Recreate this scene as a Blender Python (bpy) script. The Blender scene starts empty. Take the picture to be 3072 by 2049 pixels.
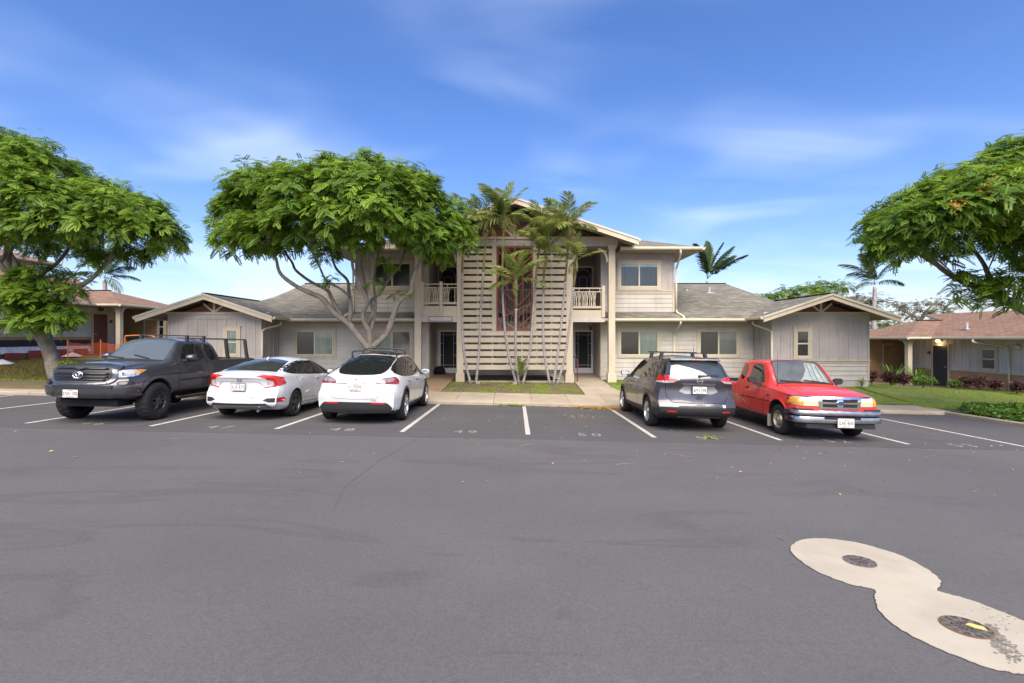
import bpy, bmesh, math, random
import numpy as np
from mathutils import Vector, Matrix, Quaternion
from mathutils.bvhtree import BVHTree
from mathutils.geometry import delaunay_2d_cdt

random.seed(7)
rng = np.random.default_rng(11)
R = math.radians
scene = bpy.context.scene
COL = scene.collection

# ------------------------------------------------------------------ camera
CAM_H = 1.787
cam_d = bpy.data.cameras.new('camera')
cam = bpy.data.objects.new('camera', cam_d)
COL.objects.link(cam)
cam.location = (0, 0, CAM_H)
cam.rotation_euler = (R(90), 0, 0)
cam_d.sensor_width = 36.0
cam_d.lens = 17.93
cam_d.shift_y = -12.5 / 3072
cam_d.clip_start = 0.05
cam_d.clip_end = 3000
scene.camera = cam

# ------------------------------------------------------------------ world / sun / exposure
SUN_EL, SUN_AZ = R(52), R(180)          # azimuth clockwise from +Y (north): high behind the camera, veiled
world = bpy.data.worlds.new('World')
scene.world = world
world.use_nodes = True
wn, wl = world.node_tree.nodes, world.node_tree.links
wn.clear()
w_out = wn.new('ShaderNodeOutputWorld')
w_bg = wn.new('ShaderNodeBackground')
w_sky = wn.new('ShaderNodeTexSky')
w_sky.sky_type = 'NISHITA'
w_sky.sun_disc = False
w_sky.sun_elevation = SUN_EL
w_sky.sun_rotation = SUN_AZ
w_sky.air_density = 1.0
w_sky.dust_density = 1.1
w_sky.ozone_density = 2.2
w_bg.inputs['Strength'].default_value = 0.114
# thin cirrus: noise on the view direction, stretched flat
w_tc = wn.new('ShaderNodeTexCoord')
w_sep = wn.new('ShaderNodeSeparateXYZ')
wl.new(w_tc.outputs['Generated'], w_sep.inputs[0])
def wmath(op, a, b=None, c=None, clamp=False):
    n = wn.new('ShaderNodeMath'); n.operation = op; n.use_clamp = clamp
    for i, v in enumerate((a, b, c)):
        if v is None: continue
        if isinstance(v, (int, float)): n.inputs[i].default_value = v
        else: wl.new(v, n.inputs[i])
    return n.outputs[0]
w_up = wmath('ADD', wmath('MAXIMUM', w_sep.outputs[2], 0.0), 0.10)
w_px = wmath('DIVIDE', w_sep.outputs[0], w_up)
w_py = wmath('DIVIDE', w_sep.outputs[1], w_up)
w_cmb = wn.new('ShaderNodeCombineXYZ')
wl.new(w_px, w_cmb.inputs[0]); wl.new(w_py, w_cmb.inputs[1])
w_map = wn.new('ShaderNodeMapping')
w_map.inputs['Rotation'].default_value = (0, 0, R(-24))
w_map.inputs['Scale'].default_value = (0.75, 1.5, 1)
w_map.inputs['Location'].default_value = (1.7, 0.35, 0)
wl.new(w_cmb.outputs[0], w_map.inputs[0])
w_noi = wn.new('ShaderNodeTexNoise')
w_noi.inputs['Scale'].default_value = 0.85
w_noi.inputs['Detail'].default_value = 5.0
w_noi.inputs['Roughness'].default_value = 0.42
w_noi.inputs['Distortion'].default_value = 0.9
wl.new(w_map.outputs[0], w_noi.inputs['Vector'])
w_rmp = wn.new('ShaderNodeValToRGB')
w_rmp.color_ramp.elements[0].position = 0.42
w_rmp.color_ramp.elements[0].color = (0, 0, 0, 1)
w_rmp.color_ramp.elements[1].position = 0.82
w_rmp.color_ramp.elements[1].color = (0.42, 0.42, 0.42, 1)
wl.new(w_noi.outputs['Fac'], w_rmp.inputs[0])
# low puffy bank near the horizon
w_map2 = wn.new('ShaderNodeMapping')
w_map2.inputs['Scale'].default_value = (2.4, 2.4, 7.0)
w_map2.inputs['Location'].default_value = (0.35, 0.2, 0.55)
wl.new(w_tc.outputs['Generated'], w_map2.inputs[0])
w_noi2 = wn.new('ShaderNodeTexNoise')
w_noi2.inputs['Scale'].default_value = 1.5
w_noi2.inputs['Detail'].default_value = 6.0
w_noi2.inputs['Roughness'].default_value = 0.5
wl.new(w_map2.outputs[0], w_noi2.inputs['Vector'])
w_low = wn.new('ShaderNodeMapRange')
w_low.inputs['From Min'].default_value = 0.30
w_low.inputs['From Max'].default_value = 0.04
wl.new(w_sep.outputs[2], w_low.inputs['Value'])
w_puff = wn.new('ShaderNodeMapRange')
w_puff.inputs['From Min'].default_value = 0.47
w_puff.inputs['From Max'].default_value = 0.66
wl.new(w_noi2.outputs['Fac'], w_puff.inputs['Value'])
w_c2 = wmath('MULTIPLY', wmath('MULTIPLY', w_low.outputs[0], w_puff.outputs[0]), 0.40)
w_msk = wn.new('ShaderNodeTexNoise')
w_msk.inputs['Scale'].default_value = 1.15; w_msk.inputs['Detail'].default_value = 2.0
wl.new(w_cmb.outputs[0], w_msk.inputs['Vector'])
w_mr = wn.new('ShaderNodeMapRange'); w_mr.interpolation_type = 'SMOOTHSTEP'
w_mr.inputs['From Min'].default_value = 0.38; w_mr.inputs['From Max'].default_value = 0.68
wl.new(w_msk.outputs['Fac'], w_mr.inputs['Value'])
w_cl = wmath('MAXIMUM', wmath('MULTIPLY', w_rmp.outputs[0], w_mr.outputs[0]), w_c2)
# richer blue, as the photograph has it
w_hsv = wn.new('ShaderNodeHueSaturation')
w_hsv.inputs['Hue'].default_value = 0.503
w_hsv.inputs['Saturation'].default_value = 1.24
w_hsv.inputs['Value'].default_value = 1.0
wl.new(w_sky.outputs[0], w_hsv.inputs['Color'])
w_mix = wn.new('ShaderNodeMix'); w_mix.data_type = 'RGBA'
wl.new(w_cl, w_mix.inputs['Factor'])
w_tint = wn.new('ShaderNodeMix'); w_tint.data_type = 'RGBA'; w_tint.blend_type = 'MULTIPLY'
w_tint.inputs['Factor'].default_value = 1.0; w_tint.inputs['B'].default_value = (.90, .85, 1.0, 1)
wl.new(w_hsv.outputs[0], w_tint.inputs['A'])
wl.new(w_tint.outputs['Result'], w_mix.inputs['A'])
w_mix.inputs['B'].default_value = (6.6, 7.2, 8.2, 1)
wl.new(w_mix.outputs['Result'], w_bg.inputs['Color'])
wl.new(w_bg.outputs[0], w_out.inputs[0])

sun_d = bpy.data.lights.new('sun', 'SUN')
sun_d.energy = 4.1
sun_d.angle = R(65)
sun_d.color = (1.0, 0.90, 0.75)
sun = bpy.data.objects.new('sun', sun_d)
COL.objects.link(sun)
sdir = Vector((math.sin(SUN_AZ) * math.cos(SUN_EL), math.cos(SUN_AZ) * math.cos(SUN_EL), math.sin(SUN_EL)))
sun.rotation_euler = sdir.to_track_quat('Z', 'Y').to_euler()

vs = scene.view_settings
scene.display_settings.display_device = 'sRGB'
vs.view_transform = 'Standard'
vs.look = 'None'
vs.exposure = 1.0
vs.gamma = 1.0
vs.use_curve_mapping = False
scene.cycles.use_denoising = True
scene.cycles.max_bounces = 8
scene.cycles.transparent_max_bounces = 12

# ------------------------------------------------------------------ helpers
ORG = {}
def org(p):
    return ORG.get(p.name, Vector((0, 0, 0))) if p else Vector((0, 0, 0))

def tag(o, label=None, cat=None, group=None, kind=None):
    if label: o['label'] = label
    if cat: o['category'] = cat
    if group: o['group'] = group
    if kind: o['kind'] = kind
    return o

def empty(name, loc=(0, 0, 0), parent=None):
    o = bpy.data.objects.new(name, None)
    COL.objects.link(o)
    o.empty_display_size = 0.3
    o.location = Vector(loc) - org(parent)
    o.parent = parent
    ORG[o.name] = Vector(loc)
    return o

def link(name, mesh, parent=None, loc=(0, 0, 0), rot=None, scale=None):
    o = bpy.data.objects.new(name, mesh)
    COL.objects.link(o)
    o.parent = parent
    o.location = Vector(loc) - org(parent)
    if rot is not None: o.rotation_euler = rot
    if scale is not None: o.scale = scale
    ORG[o.name] = Vector(loc)
    return o

def mesh_from(name, verts, faces, mats, smooth=False, mat_idx=None):
    me = bpy.data.meshes.new(name)
    me.from_pydata([tuple(v) for v in verts], [], [tuple(f) for f in faces])
    if not isinstance(mats, (list, tuple)): mats = [mats]
    for m in mats: me.materials.append(m)
    if smooth: me.polygons.foreach_set('use_smooth', [True] * len(me.polygons))
    if mat_idx is not None: me.polygons.foreach_set('material_index', mat_idx)
    me.update()
    return me

def fast_mesh(name, V, Q, mat, tint=None, smooth=False):
    """V (n,3) array, Q (m,k) index array with k = 3 or 4."""
    V = np.ascontiguousarray(V, dtype=np.float32); Q = np.ascontiguousarray(Q, dtype=np.int32)
    me = bpy.data.meshes.new(name)
    k = Q.shape[1]
    me.vertices.add(len(V)); me.vertices.foreach_set('co', V.ravel())
    me.loops.add(Q.size); me.loops.foreach_set('vertex_index', Q.ravel())
    me.polygons.add(len(Q))
    me.polygons.foreach_set('loop_start', np.arange(0, Q.size, k, dtype=np.int32))
    me.polygons.foreach_set('loop_total', np.full(len(Q), k, dtype=np.int32))
    if smooth: me.polygons.foreach_set('use_smooth', np.ones(len(Q), dtype=bool))
    me.materials.append(mat)
    if tint is not None:
        a = me.attributes.new('tint', 'FLOAT', 'POINT')
        a.data.foreach_set('value', np.ascontiguousarray(tint, dtype=np.float32))
    me.update(calc_edges=True)
    return me

CUBES = {}
def cube_mesh(mat):
    if mat.name not in CUBES:
        v = [(x, y, z) for x in (-.5, .5) for y in (-.5, .5) for z in (-.5, .5)]
        f = [(0, 1, 3, 2), (4, 6, 7, 5), (0, 4, 5, 1), (2, 3, 7, 6), (0, 2, 6, 4), (1, 5, 7, 3)]
        CUBES[mat.name] = mesh_from('piece', v, f, mat)
    return CUBES[mat.name]

def box(name, x0, x1, y0, y1, z0, z1, mat, parent=None):
    """axis-aligned block, shared unit mesh"""
    return link(name, cube_mesh(mat), parent, ((x0 + x1) / 2, (y0 + y1) / 2, (z0 + z1) / 2),
                scale=(abs(x1 - x0), abs(y1 - y0), abs(z1 - z0)))

def bar(name, a, b, w, d, mat, parent=None, up=(0, 1, 0)):
    """square bar from a to b; w across, d along 'up'"""
    a, b = Vector(a), Vector(b)
    L = (b - a).length
    zax = (b - a).normalized()
    yax = Vector(up); yax = (yax - zax * yax.dot(zax)).normalized()
    xax = yax.cross(zax)
    o = link(name, cube_mesh(mat), parent, (a + b) / 2, scale=(w, d, L))
    o.rotation_euler = Matrix((xax, yax, zax)).transposed().to_euler()
    return o

class MB:
    """collects primitives into one mesh"""
    def __init__(s): s.v = []; s.f = []
    def box(s, x0, x1, y0, y1, z0, z1):
        n = len(s.v)
        s.v += [(x, y, z) for x in (x0, x1) for y in (y0, y1) for z in (z0, z1)]
        s.f += [tuple(n + i for i in q) for q in ((0, 1, 3, 2), (4, 6, 7, 5), (0, 4, 5, 1), (2, 3, 7, 6), (0, 2, 6, 4), (1, 5, 7, 3))]
        return s
    def bar(s, a, b, w, d, up=(0, 1, 0)):
        a, b = Vector(a), Vector(b)
        z = (b - a).normalized(); y = Vector(up); y = (y - z * y.dot(z)).normalized(); x = y.cross(z)
        n = len(s.v)
        for p in (a, b):
            for sx, sy in ((-1, -1), (1, -1), (1, 1), (-1, 1)):
                s.v.append(tuple(p + x * (sx * w / 2) + y * (sy * d / 2)))
        s.f += [tuple(n + i for i in q) for q in ((3, 2, 1, 0), (4, 5, 6, 7), (0, 1, 5, 4), (1, 2, 6, 5), (2, 3, 7, 6), (3, 0, 4, 7))]
        return s
    def prism(s, poly, axis, a, b):
        """extrude 2D polygon along axis between a and b; axis 'x': (y,z), 'y': (x,z), 'z': (x,y)"""
        n = len(s.v); k = len(poly)
        for t in (a, b):
            for p in poly:
                s.v.append({'x': (t, p[0], p[1]), 'y': (p[0], t, p[1]), 'z': (p[0], p[1], t)}[axis])
        s.f.append(tuple(range(n, n + k))); s.f.append(tuple(range(n + 2 * k - 1, n + k - 1, -1)))
        for i in range(k):
            j = (i + 1) % k
            s.f.append((n + i, n + k + i, n + k + j, n + j))
        return s
    def tube(s, pts, rad, seg=8, cap=True):
        pts = [Vector(p) for p in pts]
        n0 = len(s.v); m = len(pts)
        rad = rad if isinstance(rad, (list, tuple)) else [rad] * m
        ref = None
        for i, p in enumerate(pts):
            t = (pts[min(i + 1, m - 1)] - pts[max(i - 1, 0)]).normalized()
            if ref is None:
                ref = Vector((0, 0, 1)) if abs(t.z) < .9 else Vector((1, 0, 0))
            u = (ref - t * ref.dot(t)).normalized(); ref = u
            w = t.cross(u)
            for k in range(seg):
                a = 2 * math.pi * k / seg
                s.v.append(tuple(p + (u * math.cos(a) + w * math.sin(a)) * rad[i]))
        for i in range(m - 1):
            for k in range(seg):
                k2 = (k + 1) % seg
                s.f.append((n0 + i * seg + k, n0 + i * seg + k2, n0 + (i + 1) * seg + k2, n0 + (i + 1) * seg + k))
        if cap:
            s.f.append(tuple(n0 + k for k in range(seg - 1, -1, -1)))
            s.f.append(tuple(n0 + (m - 1) * seg + k for k in range(seg)))
        return s
    def disc(s, c, r, axis='y', seg=24, t=0.01):
        c = Vector(c); n = len(s.v)
        for d in (0, t):
            for k in range(seg):
                a = 2 * math.pi * k / seg
                o = {'y': (r * math.cos(a), d, r * math.sin(a)), 'z': (r * math.cos(a), r * math.sin(a), d), 'x': (d, r * math.cos(a), r * math.sin(a))}[axis]
                s.v.append(tuple(c + Vector(o)))
        s.f.append(tuple(range(n, n + seg))); s.f.append(tuple(range(n + 2 * seg - 1, n + seg - 1, -1)))
        for k in range(seg):
            j = (k + 1) % seg
            s.f.append((n + k, n + seg + k, n + seg + j, n + j))
        return s
    def build(s, name, mat, parent=None, smooth=False, loc=None):
        me = mesh_from(name, s.v, s.f, mat, smooth)
        bm = bmesh.new(); bm.from_mesh(me)
        bmesh.ops.recalc_face_normals(bm, faces=bm.faces); bm.to_mesh(me); bm.free()
        o = link(name, me, parent, (0, 0, 0))
        ORG[o.name] = Vector((0, 0, 0))
        return o

def catmull(pts, n=6):
    pts = [np.array(p, float) for p in pts]
    P = [2 * pts[0] - pts[1]] + pts + [2 * pts[-1] - pts[-2]]
    out = []
    for i in range(1, len(P) - 2):
        for k in range(n):
            t = k / n
            out.append(0.5 * ((2 * P[i]) + (-P[i-1] + P[i+1]) * t + (2*P[i-1] - 5*P[i] + 4*P[i+1] - P[i+2]) * t*t + (-P[i-1] + 3*P[i] - 3*P[i+1] + P[i+2]) * t**3))
    out.append(pts[-1])
    return out

F_PX, CX, CY = 1530.0, 1536.0, 1012.0
def at(x, y, Y):
    """world point at depth Y for a measured position in the photograph (survey helper)"""
    return Vector(((x - CX) / F_PX * Y, Y, CAM_H - (y - CY) / F_PX * Y))

# ------------------------------------------------------------------ materials
MATS = {}
def nodes(name):
    m = bpy.data.materials.new(name); m.use_nodes = True
    MATS[name] = m
    nt = m.node_tree
    return m, nt, nt.nodes['Principled BSDF']

def sock(nt, v, inp):
    if hasattr(v, 'links') or hasattr(v, 'is_linked'): nt.links.new(v, inp)
    else: inp.default_value = v

def nz(nt, scale, detail=4, rough=.55, vec=None, stretch=None, dist=0):
    n = nt.nodes.new('ShaderNodeTexNoise')
    n.inputs['Scale'].default_value = scale; n.inputs['Detail'].default_value = detail
    n.inputs['Roughness'].default_value = rough; n.inputs['Distortion'].default_value = dist
    if vec is None:
        g = nt.nodes.new('ShaderNodeNewGeometry'); vec = g.outputs['Position']
    if stretch:
        mp = nt.nodes.new('ShaderNodeMapping'); mp.inputs['Scale'].default_value = stretch
        nt.links.new(vec, mp.inputs[0]); vec = mp.outputs[0]
    nt.links.new(vec, n.inputs['Vector'])
    return n.outputs['Fac']

def ramp(nt, fac, stops):
    r = nt.nodes.new('ShaderNodeValToRGB')
    e = r.color_ramp.elements
    while len(e) < len(stops): e.new(0.5)
    for i, (p, c) in enumerate(stops):
        e[i].position = p; e[i].color = (*c, 1) if len(c) == 3 else c
    nt.links.new(fac, r.inputs[0])
    return r.outputs[0]

def mixc(nt, fac, a, b, mode='MIX'):
    m = nt.nodes.new('ShaderNodeMix'); m.data_type = 'RGBA'; m.blend_type = mode
    for v, key in ((fac, 'Factor'), (a, 'A'), (b, 'B')):
        i = m.inputs[key] if key == 'Factor' else [q for q in m.inputs if q.name == key and q.type == 'RGBA'][0]
        if isinstance(v, (int, float)): i.default_value = v
        elif isinstance(v, tuple): i.default_value = (*v, 1) if len(v) == 3 else v
        else: nt.links.new(v, i)
    return [q for q in m.outputs if q.type == 'RGBA'][0]

def bump(nt, b, height, strength=.3, dist=.01):
    n = nt.nodes.new('ShaderNodeBump')
    n.inputs['Strength'].default_value = strength; n.inputs['Distance'].default_value = dist
    nt.links.new(height, n.inputs['Height']); nt.links.new(n.outputs[0], b.inputs['Normal'])

def objrand(nt):
    o = nt.nodes.new('ShaderNodeObjectInfo'); return o.outputs['Random']

def paint(name, col, rough=.6, var=.13, weather=.20, fine=40):
    """house paint with faint blotches, drip weathering and brush grain"""
    m, nt, b = nodes(name)
    blot = nz(nt, 1.1, 4)
    dark = tuple(c * (1 - var) for c in col); lite = tuple(min(1, c * (1 + var)) for c in col)
    c = ramp(nt, blot, [(.3, dark), (.7, lite)])
    drip = nz(nt, 2.2, 5, .65, stretch=(3.0, 3.0, .35))
    c = mixc(nt, ramp(nt, drip, [(.55, (0, 0, 0)), (.8, (weather * 4,) * 3)]), c, tuple(x * .62 for x in col))
    rnd = nt.nodes.new('ShaderNodeMapRange'); nt.links.new(objrand(nt), rnd.inputs['Value'])
    rnd.inputs['To Min'].default_value = .95; rnd.inputs['To Max'].default_value = 1.04
    h = nt.nodes.new('ShaderNodeHueSaturation'); nt.links.new(c, h.inputs['Color']); nt.links.new(rnd.outputs[0], h.inputs['Value'])
    nt.links.new(h.outputs[0], b.inputs['Base Color'])
    b.inputs['Roughness'].default_value = rough
    b.inputs['Specular IOR Level'].default_value = .35
    bump(nt, b, nz(nt, fine, 3, .6), .12, .004)
    return m

def plain(name, col, rough=.5, metal=0.0, spec=.5, coat=0.0, noise=.06, scale=30):
    m, nt, b = nodes(name)
    f = nz(nt, scale, 3)
    nt.links.new(ramp(nt, f, [(.3, tuple(c * (1 - noise) for c in col)), (.7, tuple(min(1, c * (1 + noise)) for c in col))]), b.inputs['Base Color'])
    b.inputs['Roughness'].default_value = rough; b.inputs['Metallic'].default_value = metal
    b.inputs['Specular IOR Level'].default_value = spec
    b.inputs['Coat Weight'].default_value = coat
    return m

# building paints
M_white = paint('siding_white', (.485, .445, .38), .55)
M_mauve = paint('board_mauve', (.415, .37, .335), .6)
M_beige = paint('trim_beige', (.50, .43, .315), .55, .07)
M_cream = paint('gutter_cream', (.60, .54, .40), .45, .05)
M_red = paint('panel_oxide', (.20, .062, .045), .6)
M_redsid = paint('gable_oxide', (.155, .056, .042), .65)
M_soffit = paint('soffit_taupe', (.30, .265, .215), .7)
M_tan = paint('siding_tan', (.36, .225, .105), .6)
M_ivory = paint('board_ivory', (.58, .545, .46), .6)
M_dwhite = plain('door_white', (.62, .63, .63), .4)
M_dred = paint('door_red', (.15, .04, .028), .5)
M_dblack = plain('door_black', (.012, .011, .011), .5)
M_mesh = plain('screen_mesh', (.012, .009, .009), .55, spec=.3)
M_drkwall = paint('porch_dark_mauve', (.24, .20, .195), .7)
M_vinyl = plain('vinyl_tan', (.55, .50, .385), .4)
M_int = plain('room_dark', (.03, .03, .03), .9)
M_rail = plain('rail_oxide', (.10, .03, .022), .45)
M_iron = plain('iron_white', (.45, .44, .42), .5)
M_signw = plain('sign_board', (.62, .59, .53), .5)
M_signk = plain('sign_brown', (.075, .055, .04), .6)

def glass_mat(name, col, rough=.03, alpha=1.0, ior=1.55):
    m, nt, b = nodes(name)
    b.inputs['Base Color'].default_value = (*col, 1)
    b.inputs['Roughness'].default_value = rough
    b.inputs['IOR'].default_value = ior
    b.inputs['Specular IOR Level'].default_value = .6
    if alpha < 1:
        t = nt.nodes.new('ShaderNodeBsdfTransparent'); t.inputs[0].default_value = (.93, .96, .94, 1)
        mx = nt.nodes.new('ShaderNodeMixShader'); mx.inputs[0].default_value = alpha
        gl = nt.nodes.new('ShaderNodeBsdfGlossy'); gl.inputs['Roughness'].default_value = rough
        fr = nt.nodes.new('ShaderNodeFresnel'); fr.inputs['IOR'].default_value = ior
        mx2 = nt.nodes.new('ShaderNodeMixShader')
        nt.links.new(t.outputs[0], mx.inputs[1]); nt.links.new(b.outputs[0], mx.inputs[2])
        nt.links.new(fr.outputs[0], mx2.inputs[0]); nt.links.new(mx.outputs[0], mx2.inputs[1]); nt.links.new(gl.outputs[0], mx2.inputs[2])
        nt.links.new(mx2.outputs[0], nt.nodes['Material Output'].inputs[0])
    else:
        # faint waviness so reflections are not mirror-flat
        bump(nt, b, nz(nt, 3.0, 2), .02, .02)
    return m
M_pane = glass_mat('window_glass', (.02, .03, .026), .02, .12)
M_insect = glass_mat('screened_glass', (.045, .052, .046), .12, .55)
M_autoglass = glass_mat('car_glass', (.012, .014, .014), .02, 1.0, 1.75)
M_windsh = glass_mat('car_windshield', (.075, .088, .085), .02, 1.0, 2.1)  # base grey lightened in place of sky reflection and lit cabin
M_reargl = glass_mat('car_rear_glass', (.03, .034, .033), .02, 1.0, 2.0)
M_clearglass = glass_mat('car_clear_glass', (.05, .055, .055), .02, .14, 2.1)

def curtain_mat(name, a, b_):
    m, nt, b = nodes(name)
    f = nz(nt, 9, 3, stretch=(1, 1, .08))
    nt.links.new(ramp(nt, f, [(.3, a), (.7, b_)]), b.inputs['Base Color']); b.inputs['Roughness'].default_value = .9
    return m
M_curt = curtain_mat('curtain_pale', (.50, .57, .50), (.72, .77, .69))
M_curtg = curtain_mat('curtain_grey', (.36, .36, .38), (.48, .48, .50))
M_curtk = curtain_mat('curtain_dim', (.02, .024, .022), (.06, .07, .06))

def shingles(name, cols, exposure=.15, tab=.33):
    """asphalt shingles: coloured tabs in courses, stepped edges as bump; runs along the slope (uses z and x+y)"""
    m, nt, b = nodes(name)
    uv = nt.nodes.new('ShaderNodeUVMap'); uv.uv_map = 'UVMap'
    br = nt.nodes.new('ShaderNodeTexBrick')
    br.inputs['Scale'].default_value = 1.0
    br.inputs['Brick Width'].default_value = tab; br.inputs['Row Height'].default_value = exposure
    br.inputs['Mortar Size'].default_value = .006; br.inputs['Mortar Smooth'].default_value = .3
    br.inputs['Color1'].default_value = (0, 0, 0, 1); br.inputs['Color2'].default_value = (1, 1, 1, 1); br.inputs['Mortar'].default_value = (.15, .15, .15, 1)
    br.offset = .37
    nt.links.new(uv.outputs[0], br.inputs['Vector'])
    tabs = nz(nt, 2.8, 2, .5, vec=uv.outputs[0], stretch=(1, 2.2, 1))
    big = nz(nt, .5, 4)
    mn = tuple(c * .72 for c in cols[0])
    col = ramp(nt, br.outputs['Color'], [(0, cols[0]), (.45, cols[1]), (.75, cols[2]), (1, cols[3])])
    col = mixc(nt, ramp(nt, tabs, [(.35, (0, 0, 0)), (.65, (.6, .6, .6))]), col, cols[1])
    col = mixc(nt, ramp(nt, big, [(.4, (0, 0, 0)), (.7, (.3, .3, .3))]), col, mn)
    gran = nz(nt, 180, 2)
    col = mixc(nt, .35, col, ramp(nt, gran, [(.3, tuple(c * .5 for c in cols[1])), (.7, tuple(c * 1.5 for c in cols[1]))]))
    # dark butt line at every course
    nt.links.new(mixc(nt, br.outputs['Fac'], col, tuple(c * .35 for c in cols[0])), b.inputs['Base Color'])
    b.inputs['Roughness'].default_value = .92
    b.inputs['Specular IOR Level'].default_value = .2
    inv = nt.nodes.new('ShaderNodeMath'); inv.operation = 'SUBTRACT'; inv.inputs[0].default_value = 1; nt.links.new(br.outputs['Fac'], inv.inputs[1])
    bump(nt, b, inv.outputs[0], .8, .02)
    return m
M_roof = shingles('shingles_weathered', [(.085, .080, .066), (.165, .155, .128), (.215, .20, .16), (.31, .29, .24)])
M_roofr = shingles('shingles_terracotta', [(.13, .080, .058), (.21, .130, .094), (.25, .158, .115), (.30, .195, .145)])

# ground materials
def asphalt(name='asphalt', k=1.0):
    m, nt, b = nodes(name)
    big = nz(nt, .16, 5, .6, dist=.4)
    mid = nz(nt, 1.3, 5, .6)
    grit = nz(nt, 260, 2, .7)
    grain = nz(nt, 55, 3, .75)
    speck = nz(nt, 19, 4, .8)
    c = ramp(nt, big, [(.3, (.078, .0765, .079)), (.5, (.095, .0925, .095)), (.72, (.113, .110, .112))])
    c = mixc(nt, ramp(nt, mid, [(.35, (0, 0, 0)), (.75, (.35, .35, .35))]), c, (.083, .081, .083))
    # scuffs and arcs left by tyres, pulled out sideways
    scuff = nz(nt, .55, 6, .62, stretch=(.35, 1.6, 1), dist=1.2)
    c = mixc(nt, ramp(nt, scuff, [(.56, (0, 0, 0)), (.60, (.40, .40, .40)), (.66, (0, 0, 0))]), c, (.062, .061, .064))
    dust = nz(nt, 3.5, 6, .7, stretch=(.5, 1.2, 1))
    c = mixc(nt, ramp(nt, dust, [(.62, (0, 0, 0)), (.85, (.5, .5, .5))]), c, (.16, .155, .15))
    c = mixc(nt, .5, c, mixc(nt, 1.0, c, ramp(nt, grit, [(.25, (.55, .55, .55)), (.55, (1, 1, 1)), (.8, (1.7, 1.7, 1.7))]), 'MULTIPLY'))
    c = mixc(nt, 1.0, c, ramp(nt, grain, [(.30, (.81, .81, .81)), (.5, (1, 1, 1)), (.72, (1.22, 1.215, 1.21))]), 'MULTIPLY')
    c = mixc(nt, 1.0, c, ramp(nt, speck, [(.30, (.93, .93, .93)), (.5, (1, 1, 1)), (.70, (1.06, 1.06, 1.06))]), 'MULTIPLY')
    # oil drips: scattered dark spots with ragged edges
    g0 = nt.nodes.new('ShaderNodeNewGeometry'); off = nt.nodes.new('ShaderNodeVectorMath'); off.operation = 'ADD'
    wv = nt.nodes.new('ShaderNodeTexNoise'); wv.inputs['Scale'].default_value = 5; nt.links.new(g0.outputs['Position'], wv.inputs['Vector'])
    sc_ = nt.nodes.new('ShaderNodeVectorMath'); sc_.operation = 'SCALE'; sc_.inputs['Scale'].default_value = .5; nt.links.new(wv.outputs['Color'], sc_.inputs[0])
    nt.links.new(g0.outputs['Position'], off.inputs[0]); nt.links.new(sc_.outputs[0], off.inputs[1])
    oil = nt.nodes.new('ShaderNodeTexVoronoi'); oil.inputs['Scale'].default_value = .62; nt.links.new(off.outputs[0], oil.inputs['Vector'])
    c = mixc(nt, ramp(nt, oil.outputs['Distance'], [(.0, (.34, .34, .34)), (.03, (.26, .26, .26)), (.08, (0, 0, 0))]), c, (.045, .044, .046))
    spk = nt.nodes.new('ShaderNodeTexVoronoi'); spk.inputs['Scale'].default_value = 26
    g = nt.nodes.new('ShaderNodeNewGeometry'); nt.links.new(g.outputs['Position'], spk.inputs['Vector'])
    c = mixc(nt, ramp(nt, spk.outputs['Distance'], [(.0, (.55, .55, .55)), (.045, (0, 0, 0))]), c, (.26, .25, .24))
    c = mixc(nt, 1.0, c, (k, k * .985, k * .97), 'MULTIPLY')
    nt.links.new(c, b.inputs['Base Color'])
    b.inputs['Roughness'].default_value = .82
    b.inputs['Specular IOR Level'].default_value = .35
    bump(nt, b, grit, .35, .004)
    return m
M_asph = asphalt()
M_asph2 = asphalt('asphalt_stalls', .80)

def concrete(name, col, stain=(.30, .20, .12), amt=.4, rough=.85):
    m, nt, b = nodes(name)
    f = nz(nt, 1.4, 6, .62)
    c = ramp(nt, f, [(.3, tuple(x * .82 for x in col)), (.7, tuple(min(1, x * 1.12) for x in col))])
    s = nz(nt, .7, 5, .65, dist=.8)
    c = mixc(nt, ramp(nt, s, [(.5, (0, 0, 0)), (.75, (amt,) * 3)]), c, stain)
    gr = nz(nt, 70, 4, .7)
    c = mixc(nt, ramp(nt, gr, [(.62, (0, 0, 0)), (.8, (.35,) * 3)]), c, tuple(x * .45 for x in col))
    rnd = nt.nodes.new('ShaderNodeMapRange'); nt.links.new(objrand(nt), rnd.inputs['Value'])
    rnd.inputs['To Min'].default_value = .93; rnd.inputs['To Max'].default_value = 1.05
    h = nt.nodes.new('ShaderNodeHueSaturation'); nt.links.new(c, h.inputs['Color']); nt.links.new(rnd.outputs[0], h.inputs['Value'])
    nt.links.new(h.outputs[0], b.inputs['Base Color'])
    b.inputs['Roughness'].default_value = rough
    bump(nt, b, gr, .25, .004)
    return m
M_conc = concrete('concrete_walk', (.31, .262, .195), (.26, .17, .095), .45)
M_kerb = concrete('concrete_kerb', (.325, .275, .205), (.20, .14, .085), .4)
M_walkbr = concrete('concrete_stained', (.26, .175, .105), (.17, .09, .045), .6)
M_collar = concrete('concrete_collar', (.355, .318, .252), (.25, .215, .165), .5)

def worn_paint():
    m, nt, b = nodes('road_paint')
    f = nz(nt, 26, 5, .7)
    g = nz(nt, 5, 4, .6)
    c = ramp(nt, f, [(.34, (.14, .135, .13)), (.46, (.42, .40, .36)), (.7, (.52, .495, .455))])
    nt.links.new(mixc(nt, ramp(nt, g, [(.5, (0, 0, 0)), (.8, (.35,) * 3)]), c, (.30, .285, .265)), b.inputs['Base Color'])
    b.inputs['Roughness'].default_value = .75
    return m
M_line = worn_paint()

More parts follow.
